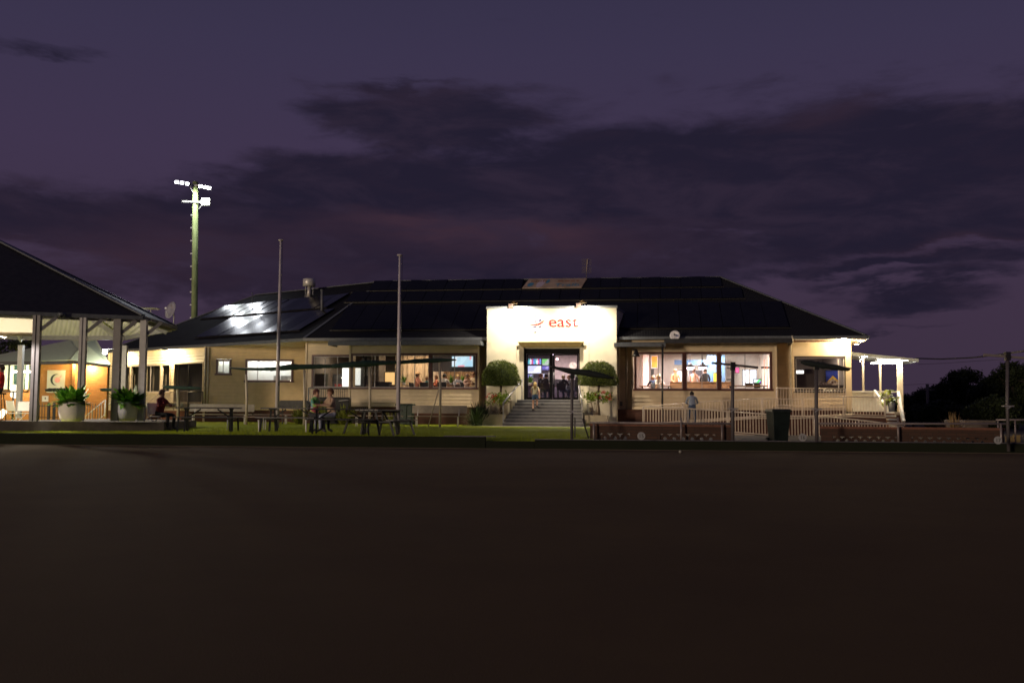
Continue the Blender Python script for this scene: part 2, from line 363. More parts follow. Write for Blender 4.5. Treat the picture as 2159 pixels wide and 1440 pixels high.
facem = ground_mat('bank_carpet', ((0.012, 0.016, 0.009), (0.018, 0.02, 0.012), (0.010, 0.012, 0.008)), 2, 0.4, 60)
pavem = ground_mat('paving', ((0.075, 0.064, 0.058), (0.10, 0.085, 0.072), (0.065, 0.058, 0.05)), 0.8, 0.4, 30)
b = MB(FG); n = 40
for i in range(n):
    x0, x1 = -60+3*i, -57+3*i
    for j in range(12):
        y1, y0 = -j*4.0, -(j+1)*4.0; b.add([(x0, y0, 0), (x1, y0, 0), (x1, y1, 0), (x0, y1, 0)], [(0, 1, 2, 3)])
struct(b.build('bowling_green', turf))
b = MB(FG); b.box(-60, 60, 0.0, 0.05, -0.14, 0.012); struct(b.build('green_edge_board', mat('edge_board', (0.09, 0.07, 0.05), 0.8)))
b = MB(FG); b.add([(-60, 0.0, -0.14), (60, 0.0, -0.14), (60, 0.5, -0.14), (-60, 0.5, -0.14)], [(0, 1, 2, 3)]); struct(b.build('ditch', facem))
ground = MB(); ground.add([(-1500, -200, -0.15), (1500, -200, -0.15), (1500, 2500, -0.15), (-1500, 2500, -0.15)], [(0, 1, 2, 3)])
struct(ground.build('ground', mat('far_ground', (0.03, 0.035, 0.015), 0.95, 0.3, 0.3)))
# bank: raised edge of the ditch, lower for a gap in the middle where the lawn runs through
def fgx(px): return FG.L(px, 930, 0.45)[0]
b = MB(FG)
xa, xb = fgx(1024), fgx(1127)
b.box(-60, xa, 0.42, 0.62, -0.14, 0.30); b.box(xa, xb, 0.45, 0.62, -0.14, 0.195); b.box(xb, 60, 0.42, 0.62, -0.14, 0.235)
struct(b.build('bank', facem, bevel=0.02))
b = MB(FG); b.box(fgx(935), xa+0.25, 0.44, 0.74, 0.304, 0.325); b.box(xb, 60, 0.47, 0.60, 0.2385, 0.255); struct(b.build('bank_capping', mat('capping', (0.10, 0.09, 0.11), 0.6)))
# lawn
b = MB(); nx, ny = 70, 40; xs = [-45+ i*(50/nx) for i in range(nx+1)]
pts = []
for j in range(ny+1):
    for i in range(nx+1):
        y = 26.4 + j*(40/ny)**1.0; x = -45+i*50.0/nx
        lim = 0.0825*y; x = min(x, lim); y = max(y, FG.W(x, 0.6, 0).y + (y-26.4))if j else FG.W(x, 0.6, 0).y
        pts.append((x, y, gz(x, y)+random.uniform(-.006, .006)))
b.add(pts, [(j*(nx+1)+i, j*(nx+1)+i+1, (j+1)*(nx+1)+i+1, (j+1)*(nx+1)+i) for j in range(ny) for i in range(nx)], True)
lawn = struct(b.build('lawn', lawnm))
# blades of grass standing over the near strip of lawn
b = MB(); rg = random.Random(3)
for k in range(26000):
    x = rg.uniform(-16, 2.2); y = FG.W(x, 0.66, 0).y + rg.random()**1.6*10
    if x > 0.079*y: continue
    z = gz(x, y); h = rg.uniform(.02, .05); a = rg.uniform(0, 3.14); w = 0.006; dx, dy = math.cos(a)*w, math.sin(a)*w
    b.add([(x-dx, y-dy, z-.01), (x+dx, y+dy, z-.01), (x+rg.uniform(-.02, .02), y+rg.uniform(-.02, .02), z+h)], [(0, 1, 2)])
tag(b.build('grass', lawnm), 'short mown grass blades over the lawn strip', 'grass', kind='stuff')
b = MB(); x0 = 0.081*26
b.add([(FG.W(1.9, .6, 0).x, FG.W(1.9, .6, 0).y, 0.05), (FG.W(60, .6, 0).x, FG.W(60, .6, 0).y, 0.05), (60, 75, 0.05), (6, 75, 0.05)], [(0, 1, 2, 3)])
struct(b.build('paved_yard', pavem))
# concrete path at the foot of the steps
b = MB(F0); (u0, _), (u1, _) = F0.L(985, 900, -3.0), F0.L(1246, 903, -3.2)
b.box(u0, u1, -3.7, -2.3, 0.30, 0.352); struct(b.build('path', conc))

# ================================================================== THE CLUBHOUSE
CH = empty('clubhouse', F0.W(0, 0, 0.3), 'long cream weatherboard clubhouse with dark hip roof, solar panels and a floodlit white entrance', 'clubhouse')
FLOOR, CEIL = 1.58, 4.30
def U(px, v, py=800): return F0.L(px, py, v)[0]
def Zf(px, py, v, fr=None): return (fr or F0).L(px, py, v)[1]
VB, VM = 0.7, 1.5
def window(fr, px0, py0, px1, py1, v, thin=(), parent=CH, fm=oxblood, fw_=0.09, gm=glass, sm=None, name='window', ref=None):
    "frame part with sash and pane sub-parts; the sizes come from the wall's own plane"
    pm = (px0+px1)/2; u0 = fr.L(px0, 800, v)[0]; u1 = fr.L(px1, 800, v)[0]; z1 = fr.L(ref or pm, py0, v)[1]; z0 = fr.L(ref or pm, py1, v)[1]
    b = MB(fr); w = fw_
    b.box(u0, u1, v-.05, v+.08, z1-w, z1); b.box(u0-.05, u1+.05, v-.09, v+.08, z0, z0+w); b.box(u0, u0+w, v-.048, v+.078, z0+w, z1-w); b.box(u1-w, u1, v-.048, v+.078, z0+w, z1-w)
    o = b.build(name, fm, parent)
    s = MB(fr); a0, a1, c0, c1 = u0+w, u1-w, z0+w, z1-w; t_ = .032
    for q in ((a0, a1, c1-t_, c1), (a0, a1, c0, c0+t_), (a0, a0+t_, c0+t_, c1-t_), (a1-t_, a1, c0+t_, c1-t_)): s.box(q[0], q[1], v-.01, v+.03, q[2], q[3])
    for p in thin:
        m = fr.L(p, 800, v)[0]; s.box(m-.02, m+.02, v-.012, v+.028, c0+t_, c1-t_)
    s.build('sash', sm or mat('sash_paint', (0.36, 0.33, 0.33), 0.4, 0.05), o)
    g = MB(fr); g.add([(a0, v+.01, c0), (a1, v+.01, c0), (a1, v+.01, c1), (a0, v+.01, c1)], [(0, 1, 2, 3)]); g.build('pane', gm, o)
    return o, (u0, u1, z0, z1)

# --- left bay
EZ = 4.60
zt = Zf(870, 745, VB); zb = Zf(870, 821, VB); zs = Zf(870, 858, VB); GB = 0.0
uL, uR_ = U(737, VB), U(1009, VB)
b = MB(F0); b.siding(uL, uR_, zt, EZ-.02, VB); b.siding(uL, uR_, zs, zb, VB)
b.box(uL-.03, uL+.05, VB-.05, VM, zs, EZ-.02); b.box(uR_-.05, uR_+.03, VB-.05, VM, zs, EZ-.02)
b.build('wall', cream, CH)
for a in ((739, 839, (790,)), (839, 908, (874,)), (908, 1007, (958,))): window(F0, a[0], 745, a[1], 821, VB, a[2], ref=870)
b = MB(F0); b.box(U(647, VM), U(1026, VM), VB+.02, VM+.1, GB, zs); b.build('brick_base', brickm, CH)
# recessed wall left of the bay, and the strip beside the portico
b = MB(F0); u6, u7, uP = U(646, VM), U(737, VM), U(1026, VM)
wz1, wz0 = Zf(700, 748, VM), Zf(700, 820, VM)
b.siding(u6, u7+.3, wz1, EZ-.02, VM); b.siding(u6, u7+.3, zs, wz0, VM); b.siding(u6, U(657, VM), wz0, wz1, VM)
b.box(u6-.06, u6+.02, VM-.06, VM+9, zs, EZ-.02)
b.build('wall', cream, CH); b = MB(F0); b.siding(uR_, uP, zs, EZ-.02, VM); b.build('wall', cream, CH); window(F0, 657, 748, 741, 820, VM, (685, 711), ref=700)
# dark balcony rail in front of the recessed window
b = MB(F0); ub0, ub1 = U(651, .8), U(735, .8); zr0, zr1 = Zf(690, 851, .8), Zf(690, 818, .8)
for z in (zr1, zr0+.08): b.box(ub0, ub1, .78, .82, z-.025, z+.025)
for i in range(int((ub1-ub0)/.11)): x = ub0+i*.11; b.box(x, x+.018, .79, .81, zr0+.08, zr1)
b.box(ub0-.02, ub0+.04, .77, .83, .35, zr1); b.box(ub0, ub1, .78, 1.5, zr0-.04, zr0+.04); b.build('balcony_rail', black, CH)
# --- right bay
rt0, rt1 = U(1337, VB), U(1637, VB); zt2, zb2, zs2 = Zf(1480, 742, VB), Zf(1480, 824, VB), Zf(1480, 864, VB)
b = MB(F0); b.siding(rt0-.1, rt1, zt2, EZ-.1, VB); b.siding(rt0-.1, rt1, zs2, zb2, VB)
b.siding(U(1627, VB), rt1, zb2, zt2, VB); b.box(rt0-.1, rt0-.02, VB-.03, VM, zs2, EZ-.1)
b.build('wall', cream, CH)
for a in ((1337, 1443, (1388,)), (1443, 1516, (1480,)), (1516, 1628, (1571,))): window(F0, a[0], 742, a[1], 824, VB, a[2], ref=1480)
b = MB(F0); b.siding(U(1300, VM), rt0, zs2, EZ-.1, VM); b.build('wall', cream, CH)
b = MB(F0); b.box(U(1296, VM), U(1640, VB), VB+.02, VM+.1, GB, zs2); b.build('brick_base', brickm, CH)
# --- return wall between the bay and the right wing (lit yellow)
VR = 0.9
b = MB(F0); b.siding(rt1, U(1669, 1.8), 1.25, EZ-.1, 1.8); b.box(rt1-.05, rt1+.03, VB-.05, 1.8, 1.25, EZ-.1); b.build('wall', cream, CH)
# --- right wing
ra, rb_ = U(1669, VR), U(1795, VR); zw1, zw0, zwb = Zf(1730, 752, VR), Zf(1730, 828, VR), Zf(1730, 860, VR)
b = MB(F0); b.box(ra, rb_, VR, VR+.15, zw1+.03, EZ-.01); b.siding(ra, rb_, zwb, zw0, VR+.02); b.siding(ra, U(1675, VR), zw0, zw1+.03, VR+.02)
b.box(U(1783, VR), rb_, VR-.06, VR+.2, .5, EZ-.01)
b.box(rb_-.15, rb_, VR, 12, 1.0, EZ-.01); b.build('wall', cream, CH)
b = MB(F0); z_ = Zf(1730, 719.5, VR); b.box(ra, rb_, VR-.03, VR-.002, z_-.035, z_+.035); b.build('trim', oxblood, CH)
b = MB(F0); b.box(ra-.6, rb_+.04, VR+.05, VR+.3, GB, zwb); b.build('brick_base', brickm, CH)
window(F0, 1675, 752, 1783, 828, VR+.05, (1768,), fm=mat('dark_frame', (0.03, .022, .02), .5), fw_=0.06, ref=1730)
# downpipe and gutter head at the corner of the wing
b = MB(F0); x = U(1668, VR-.1); b.tube([(x, .2, 4.6), (x, .2, 4.3), (x, VR-.08, 4.15), (x, VR-.08, 1.0)], .045)
b.build('downpipe', mat('downpipe_paint', (0.50, .45, .36), .5), CH)
b = MB(F0); x = U(1321, VM-.1); b.tube([(x, VM-.08, 4.4), (x, VM-.08, .95)], .05); x = U(1330, VM-.1); b.tube([(x, VM-.08, 3.2-.6), (x, VM-.08, 1.7)], .05); b.build('downpipe', MT['downpipe_paint'], CH)

# --- interior shells (floor, ceiling, walls) seen through the glass
paint_w = mat('interior_white', (0.72, 0.68, 0.64), .6, .04); paint_b = mat('interior_brown', (0.20, .15, .11), .7, .1)
carpet = mat('carpet', (0.08, .06, .055), .9, .3, 20); ceilm = mat('ceiling_paint', (0.6, .57, .55), .7, .03)
bluew = mat('blue_wall', (0.10, .19, .36), .6, .05)
def shell(u0, u1, v0, v1, wallm, z1=CEIL, backm=None, leftm=None):
    b = MB(F0); b.box(u0, u1, v0, v1, FLOOR-.12, FLOOR); b.build('floor', carpet, CH)
    b = MB(F0); b.box(u0, u1, v0, v1, z1, z1+.08); b.build('ceiling', ceilm, CH)
    b = MB(F0); b.box(u0, u1, v1, v1+.1, FLOOR, z1); b.build('interior_wall', backm or wallm, CH)
    b = MB(F0); b.box(u0-.1, u0, v0, v1, FLOOR, z1); b.build('interior_wall', leftm or wallm, CH)
    b = MB(F0); b.box(u1, u1+.1, v0, v1, FLOOR, z1); b.build('interior_wall', wallm, CH)
uHl, uHr = U(1027, .5), U(1299, .5)
shell(U(648, VM)+.05, uHl-.12, VM+.15, 9.0, paint_b)
shell(uHl, uHr, .75, 12.0, mat('interior_mauve', (0.30, .25, .26), .7, .05), 4.35)
shell(U(1330, VM), U(1640, VB)-.05, VM+.05, 8.5, paint_w, 4.32, leftm=mat('orange_wall', (0.62, .26, .05), .6, .05))
shell(ra+.2, rb_-.18, VR+.25, 7.5, mat('interior_dim', (0.40, .34, .30), .7, .05), 4.3)
# bay floors and ceilings
b = MB(F0); b.box(uL+.05, uR_-.05, VB+.08, VM+.15, FLOOR-.1, FLOOR-.001); b.box(rt0, rt1-.06, VB+.08, VM+.05, FLOOR-.1, FLOOR-.001); b.build('floor', carpet, CH)
b = MB(F0); b.box(uL+.05, uR_-.05, VB+.08, VM+.15, CEIL-.02, CEIL+.05); b.box(rt0, rt1-.06, VB+.08, VM+.05, CEIL, CEIL+.07); b.build('ceiling', ceilm, CH)

# --- portico
VP = 0.0; pz = Zf(1163, 650.5, VP); pu0, pu1 = U(1026, VP), U(1300, VP)
du0, du1 = U(1103, VP), U(1222, VP); dz1 = Zf(1163, 735, .35); PB = 0.25
b = MB(F0); b.box(pu0, du0-.33, VP, .5, PB, pz); b.box(du1+.33, pu1, VP, .5, PB, pz); b.box(du0-.33, du1+.33, VP, .5, dz1+.12, pz)
b.box(du0-.33, du0, .12, .5, PB, dz1+.12); b.box(du1, du1+.33, .12, .5, PB, dz1+.12); b.box(du0-.0, du1+.0, .25, .5, dz1, dz1+.12)
pr = F0.loc(hit(1320, 700, F0.W(0, 3.4, 0), F0.v))[0]
b.hexa([(pu1-.2, .5, PB), (pu1, .5, PB), (pr, 3.4, PB), (pr-.2, 3.4, PB)], [(pu1-.2, .5, pz), (pu1, .5, pz), (pr, 3.4, pz), (pr-.2, 3.4, pz)])
b.box(pu0, pu0+.2, .5, 3.4, PB, pz); b.hexa([(pu0, 3.25, 4.4), (pr, 3.25, 4.4), (pr, 3.4, 4.4), (pu0, 3.4, 4.4)], [(pu0, 3.25, pz), (pr, 3.25, pz), (pr, 3.4, pz), (pu0, 3.4, pz)])
b.hexa([(pu0, .5, pz-.3), (pu1, .5, pz-.3), (pr, 3.3, pz-.3), (pu0, 3.3, pz-.3)], [(pu0, .5, pz-.2), (pu1, .5, pz-.2), (pr, 3.3, pz-.2), (pu0, 3.3, pz-.2)])
por = b.build('portico', render_w, CH)
b = MB(F0); b.box(pu0-.04, pu1+.04, -.05, .52, pz, pz+.11)
b.hexa([(pu1-.22, .52, pz), (pu1+.04, .52, pz), (pr+.04, 3.45, pz), (pr-.22, 3.45, pz)], [(pu1-.22, .52, pz+.11), (pu1+.04, .52, pz+.11), (pr+.04, 3.45, pz+.11), (pr-.22, 3.45, pz+.11)])
b.box(pu0-.04, pu0+.22, .52, 3.45, pz, pz+.11); b.build('parapet_capping', mat('capping_steel', (0.30, .33, .36), .4, .1, metal=.4), por)
b = MB(F0); ju = U(1242, VP); b.box(ju-.006, ju+.006, -.004, .001, 2.0, 4.3); b.build('wall_joint', mat('joint', (.30, .24, .16), .8), por)
b = MB(F0); z0, z1 = Zf(1163, 731, -.3), Zf(1163, 721.5, -.3); a0, a1, c0, c1 = U(1092, -.3), U(1229, -.3), U(1100, -.1), U(1223, -.1)
b.hexa([(c0, -.12, z0), (c1, -.12, z0), (c1, -.001, z0), (c0, -.001, z0)], [(a0, -.32, z1), (a1, -.32, z1), (a1, -.001, z1), (a0, -.001, z1)])
b.box(a0-.02, a1+.02, -.34, -.001, z1, z1+.025); b.build('door_hood', mat('hood_paint', (.50, .37, .15), .5, .1), por)
# doors
b = MB(F0); dv = .32; b.box(du0, du0+.10, dv, dv+.12, FLOOR, dz1); b.box(du1-.06, du1, dv, dv+.12, FLOOR, dz1); b.box(du0+.1, du1-.06, dv, dv+.12, dz1-.24, dz1)
m0, m1 = U(1162, dv), U(1171, dv); b.box(m0, m0+.07, dv, dv+.12, FLOOR, dz1-.24)
b.build('door_frame', doorblk, CH)
b = MB(F0); b.box(du0-.03, du0-.002, dv-.05, dv+.13, FLOOR, dz1); b.box(du1+.002, du1+.03, dv-.05, dv+.13, FLOOR, dz1); b.build('door_jamb', mat('jamb_red', (.25, .06, .03), .5), CH)
def leaf(u0, u1, v):
    b = MB(F0); t_ = .07; z0, z1 = FLOOR+.01, dz1-.25
    b.box(u0, u0+t_, v, v+.05, z0, z1); b.box(u1-t_, u1, v, v+.05, z0, z1); b.box(u0+t_, u1-t_, v, v+.05, z1-t_, z1); b.box(u0+t_, u1-t_, v, v+.05, z0, z0+.1)
    o = b.build('glass_door', doorblk, CH)
    b = MB(F0); b.add([(u0+t_, v+.02, z0+.1), (u1-t_, v+.02, z0+.1), (u1-t_, v+.02, z1-t_), (u0+t_, v+.02, z1-t_)], [(0, 1, 2, 3)]); b.build('pane', dglass, o)
    b = MB(F0); x = u1-.1 if u0 < 0 else u0+.035; b.tube([(x, v-.05, 2.35), (x, v-.05, 2.9)], .015, 6); b.build('handle', galv, o)
leaf(m0+.09, du1-.08, dv-.03+.09)
leaf(du0+.11, m0-.005, dv+.05)
# "east" and the globe emblem on the portico
redl = mat('sign_red', (0.46, .012, .022), .5, .05); navy = mat('sign_navy', (0.02, .02, .16), .5, .05)
o3 = F0.W(*((U(1155.5, -.02)), -.02, Zf(1187, 689, -.02)))
text_mesh('east', 'sign_lettering', .76, redl, por, o3, F0.u, (0, 0, 1), .012, sx=1.17)
def patch(b, pts, v=-.02):
    q = [(U(p[0], v), Zf(p[0], p[1], v)) for p in pts]; b.prism(q, v-.012, v)
b = MB(F0)
crv = [(1110, 683.5, .2), (1118, 684.2, .9), (1127, 684.6, 1.6), (1134, 683.9, 2.0), (1140, 681.8, 1.9), (1145, 678.6, 1.4), (1149.5, 674.4, .3)]
crv = [(1113+(x-1110)*.86, y, h*.95) for x, y, h in crv]
for (x0, y0, h0), (x1, y1, h1) in zip(crv, crv[1:]): patch(b, [(x0, y0-h0), (x1, y1-h1), (x1, y1+h1), (x0, y0+h0)])
b.build('emblem', redl, por)
b = MB(F0)
for q in ([(1118, 678.2), (1130, 675.6), (1130, 679)], [(1135.5, 674.6), (1139.6, 672.4), (1140, 676.6), (1136, 678)], [(1119, 688), (1130, 687.6), (1130, 690.6)],
          [(1134.4, 688.8), (1140.3, 685.4), (1139.6, 689.4), (1134.4, 691)], [(1124, 664.6), (1129, 664.6), (1132.5, 668)], [(1124, 700.8), (1131, 697.4), (1128, 701.2)]): patch(b, q)
b.build('emblem', navy, por)
# steps
b = MB(F0); nb = MB(F0); N = 8; zb_ = .352; top_ = FLOOR-.01
for i in range(N):
    z = zb_ + (top_-zb_)*(i+1)/N; k = i/(N-1); v0 = -2.5 + .32*i; l = U(1060+(1090-1060)*k, v0); r = U(1232+(1222-1232)*k, v0)
    b.box(l, r, v0, -.001 if i < N-1 else .31, zb_-.05 if i == 0 else z-.155, z); nb.box(l, r, v0-.012, v0+.03, z-.028, z+.003)
b.build('steps', stepm, CH); nb.build('step_nosing', nosing, CH)
for (pa, pb, pt) in (((1061, 893), (1061, 850), (1101, 801)), ((1229, 895), (1227, 850), (1220.5, 808))):
    b = MB(F0); A0 = F0.L(*pa, -2.45); B0_ = F0.L(*pb, -2.45); T0 = F0.L(*pt, -.15)
    b.tube([(A0[0], -2.45, A0[1]), (B0_[0], -2.45, B0_[1]-.06), (B0_[0], -2.42, B0_[1])], .028)
    b.tube([(B0_[0], -2.46, B0_[1]), (T0[0], -.15, T0[1])], .04)
    b.tube([(T0[0], -.2, T0[1]), (T0[0], -.2, FLOOR-.2)], .024); b.build('handrail', galv, CH)
# --- roofs
EV, RV, RZ = 0.36, 7.0, 8.27
eR = U(1826, EV, 700); rR = F0.loc(P(1521, 582, 53.0))[0]; rL = F0.loc(P(800, 590, 55.3))[0]; eL = F0.L(642, 714, EV)[0]
def rz(v): return EZ + (RZ-EZ)*(v-EV)/(RV-EV)
Wr0 = F0.W(eL, EV, EZ)                            # bend point of the eaves
FW = Fr((Wr0.x, Wr0.y), WANG)
wl = FW.L(226, 733, 0)[0]; WR2 = P(540, 622, 62.7)
R2 = F0.loc(WR2); RZ2 = R2[2]
Ec = F0.loc(FW.W(wl, 0, EZ))
b = MB(F0); B_ = 14.3
b.slab([(eL, EV, EZ), (eR, EV, EZ), (rR, RV, RZ), (rL, RV, RZ)], .09)
b.slab([(eR, EV, EZ), (eR, B_, EZ), (rR, RV, RZ), (rR, RV, RZ)], .09) if False else None
b.add([(eR, EV, EZ), (eR, B_, EZ), (rR, RV, RZ), (eR, EV, EZ-.09), (eR, B_, EZ-.09), (rR, RV, RZ-.09)], [(0, 1, 2), (3, 5, 4), (0, 3, 4, 1)])
b.slab([(eR, B_, EZ), (eL-3, B_, EZ), (rL, RV, RZ), (rR, RV, RZ)], .09)
b.build('roof', roofm, CH)
b = MB(F0); Bk = F0.loc(FW.W(wl, 13, EZ)); Bk2 = (eL-3, B_, EZ)
b.slab([Ec[:2]+(EZ,), (eL, EV, EZ), (rL, RV, RZ), tuple(R2)], .09)
Ec3 = (Ec[0], Ec[1], EZ); Bk3 = (Bk[0], Bk[1], EZ)
b.add([Ec3, Bk3, tuple(R2), (Ec3[0], Ec3[1], EZ-.09), (Bk3[0], Bk3[1], EZ-.09)], [(0, 1, 2), (0, 3, 4, 1)])
b.slab([Bk3, Bk2, (rL, RV, RZ), tuple(R2)], .09); b.build('roof', roofw, CH)
# gutters and fascia
b = MB(F0); b.box(eL-.03, eR+.06, EV-.13, EV-.005, EZ-.15, EZ-.01); b.box(eR+.005, eR+.13, EV-.13, B_, EZ-.15, EZ-.01)
b.build('gutter', gutter, CH)
b = MB(FW); b.box(wl-.1, .03, -.13, -.005, EZ-.16, EZ-.01); b.build('gutter', gutter, CH)
b = MB(F0); b.box(ra-1, eR, EV, EV+.03, EZ-.20, EZ-.1); b.box(eR-.03, eR, EV+.03, B_, EZ-.24, EZ-.1); b.build('fascia', mat('fascia_paint', (.75, .70, .62), .5, .05), CH)
# soffit under the eaves
b = MB(F0); b.box(pu1+.05, eR-.03, EV+.03, 2.3, EZ-.135, EZ-.1); b.box(rb_, eR-.03, 2.3, B_, EZ-.135, EZ-.1); b.build('soffit', soffitm, CH)
b = MB(F0); b.box(eL, pu0-.05, EV+.03, 2.3, EZ-.135, EZ-.1); b.build('soffit', soffitm, CH)
b = MB(); q1 = FW.W(wl, .03, 0); q2 = FW.W(0, .03, 0); zz = EZ-.12
b.hexa([(q1.x, q1.y, zz), (q2.x, q2.y, zz), (q2.x+.4, q2.y+7, zz), (q1.x+.4, q1.y+7, zz)], [(q1.x, q1.y, zz+.03), (q2.x, q2.y, zz+.03), (q2.x+.4, q2.y+7, zz+.03), (q1.x+.4, q1.y+7, zz+.03)])
b.build('soffit', soffitm, CH)
# awnings over the bays
for (p0, p1, y0, y1, vf, hm) in ((694, 1013, 728, 718, -.55, gutter), (1296, 1402, 731, 722, -.75, gutter), (1402, 1668, 723.5, 713, -.55, dsteel)):
    pm = (p0+p1)/2; u0, u1 = U(p0, vf, 725), U(p1, vf, 725); z0, z1 = Zf(pm, y0, vf), Zf(pm, y1, vf)
    b = MB(F0); b.slab([(u0, vf, z1-.03), (u1, vf, z1-.03), (u1, VB-.03, min(z1+.12, 4.44)), (u0, VB-.03, min(z1+.12, 4.44))], .04)
    a = b.build('awning', awnm, CH); b = MB(F0); b.box(u0-.03, u1+.03, vf-.1, vf, z0, z1-.02); b.box(u0-.03, u0+.02, vf, VB-.02, z0, z1-.06); b.box(u1-.02, u1+.03, vf, VB-.02, z0, z1-.06); b.build('awning_gutter', hm, a)
# solar panels on the front slope, each one a part
RN = (F0.W(0, RV, RZ)-F0.W(0, EV, EZ)).normalized(); RNN = F0.u.cross(RN).normalized()
RP0 = F0.W(0, EV, EZ)+RNN*.09
def rpt(px, py): q = F0.loc(hit(px, py, RP0, RNN)); return q[0], q[1]
rgp = random.Random(11)
def panels(fr, P0, nn, up_, rows, parent=CH, wdt=1.04, pmat=panelm):
    for (pl, pr_, yb, yt, pc, gap) in rows:
        ql = fr.loc(hit(pl[0], pl[1], P0, nn)); qr = fr.loc(hit(pr_[0], pr_[1], P0, nn)); v0 = fr.loc(hit(pc, yb, P0, nn))[1]; v1 = fr.loc(hit(pc, yt, P0, nn))[1]
        n = max(1, round((qr[0]-ql[0])/wdt)); w = (qr[0]-ql[0])/n
        def at(u, v, off=0): p = fr.W(u, v, 0); p.z = P0.z - ((p-P0).xy.dot(nn.xy))/nn.z; return p+nn*off
        for i in range(n):
            a = ql[0]+i*w+.012; c = a+w-.024
            if gap and gap[0] < (a+c)/2 < gap[1]: continue
            b = MB(); tl_ = rgp.uniform(-.010, .010); tm_ = rgp.uniform(-.016, .016); q = [at(a, v0, tl_+tm_), at(c, v0, tl_-tm_), at(c, v1, -tl_-tm_), at(a, v1, -tl_+tm_)]; b.hexa([p-nn*.04 for p in q], q)
            o = b.build('solar_panel', pmat, parent)
        b = MB()
        for vv in (v0+(v1-v0)*.0-.02, v1+.02): b.bar(at(ql[0]-.1, vv, -.05), at(qr[0]+.1, vv, -.05), .03, .03)
        b.build('panel_rail', mat('rail_aluminium', (.025, .022, .02), .5, .2, metal=.5), parent)
sg0 = rpt(1094, 607)[0]; sg1 = rpt(1240, 600)[0]
panels(F0, RP0, RNN, None, [((700, 693), (1664, 690), 692, 640, 1150, None), ((733, 630), (1568, 630), 632, 611, 1150, None), ((782, 603), (1522, 600), 607.5, 587.5, 1150, (sg0, sg1))])
# wing panels
wn = (F0.W(rL, RV, RZ)-Wr0); WN = FW.u.cross(wn).normalized(); WN = WN if WN.z > 0 else -WN; WP0 = Wr0+WN*.09
panels(FW, WP0, WN, None, [((432, 700), (612, 706), 703, 667, 520, None), ((455, 655), (700, 640), 659, 636, 560, None)], pmat=panelg)
# ridge capping
b = MB(F0); b.bar((rL, RV, RZ+.03), (rR, RV, RZ+.03), .2, .05); b.bar((eR, EV, EZ+.03), (rR, RV, RZ+.03), .16, .05); b.bar(R2, (rL, RV, RZ+.02), .16, .05); b.bar(Ec3, R2, .16, .05)
b.bar((eL, EV, EZ+.02), (rL, RV, RZ+.03), .16, .04); b.build('ridge_capping', gutter, CH)
# roof sign lying on the slope
sgm = mat('roof_sign_board', (.34, .25, .20), .6, .2, 2)
qs = [hit(px, py, RP0, RNN)+RNN*.05 for px, py in ((1101, 609), (1226, 607.5), (1238, 588.5), (1116, 589.5))]
RS = empty('roof_sign', qs[0], 'faded tan painted signboard lying on the roof slope between the solar panels', 'sign')
b = MB(); b.hexa([p-RNN*.04 for p in qs], qs); b.build('signboard', sgm, RS)
ex = (qs[1]-qs[0]); ey = (qs[3]-qs[0])
def onsign(a, c, off=.006): return qs[0]+ex*a+ey*c+RNN*off
def sp(b, pts): n = len(pts); b.add([tuple(onsign(*p)) for p in pts], [tuple(range(n))])
b = MB()
for c in ((.10, .35, .05, .22), (.36, .66, .03, .2)):
    k = 12; sp(b, [(c[0]+c[2]*math.cos(6.283*i/k), c[1]+c[3]*math.sin(6.283*i/k)) for i in range(k)])
b.build('emblem', mat('faded_blue', (.06, .20, .34), .5), RS)
b = MB(); k = 14; sp(b, [(.265+.065*math.cos(6.283*i/k), .42+.4*math.sin(6.283*i/k)) for i in range(k)]); b.build('emblem', mat('faded_lilac', (.45, .38, .48), .5), RS)
text_mesh('Tralb', 'lettering', .55, MT['faded_blue'], RS, onsign(.52, .14, .01), ex, ey, .004, sx=1.15)
text_mesh('east', 'lettering', .35, mat('faded_brown', (.25, .10, .06), .6), RS, onsign(.52, .62, .01), ex, ey, .004, sx=2.2)
text_mesh('club', 'lettering', .35, MT['faded_brown'], RS, onsign(.06, .62, .01), ex, ey, .004, sx=1.6)

# --- wing A: set-back wall facing the camera (fronto-parallel), with two windows
FA = Fr(P(432, 800, 54.5).xy, 0.0)
def UA(px): return FA.L(px, 800, 0)[0]
def ZA(px, py): return FA.L(px, py, 0)[1]
za1, zab = ZA(540, 733), ZA(540, 865); wA = (ZA(540, 757.5), ZA(540, 806)); wS = (ZA(470, 757), ZA(470, 790.5))
b = MB(FA); b.siding(0, UA(700), wA[0], EZ-.13, 0); b.siding(0, UA(455), wA[1], wA[0], 0); b.siding(UA(487), UA(517), wA[1], wA[0], 0); b.siding(UA(618), UA(700), wA[1], wA[0], 0)
b.siding(UA(455), UA(487), wA[1], wS[1], 0); b.siding(0, UA(700), zab, wA[1], 0); b.box(-.06, .04, -.05, .3, .3, EZ-.13)
b.build('wall', mat('yellow_lit_weatherboard', (.56, .42, .22), .5, .06, 3, bump=.15), CH)  # weatherboards with the yellow light on this wall put into the colour
b = MB(FA); b.box(-.05, UA(700), .02, .25, 0, zab); b.build('brick_base', brickm, CH)
lit = mat('backlit_frosted_pane', (.55, .60, .62), .4, .22, 1.4, emit=(.95, .93, .85), es=.0)
window(FA, 455, 757.5, 487, 791, -.02, (470,)); window(FA, 517, 757.5, 618, 806, -.02, (543,))
b = MB(FA); b.box(UA(440), UA(640), .3, .34, 1.2, 4.4); b.build('interior_wall', mat('bathroom_wall', (.80, .82, .80), .5, .06, 1.5), CH)  # blind wall close behind the windows
b = MB(FA); b.box(UA(448), UA(632), .08, .3, 2.0, 2.03); b.build('ledge', mat('grey_ledge', (.2, .2, .2), .5), CH)
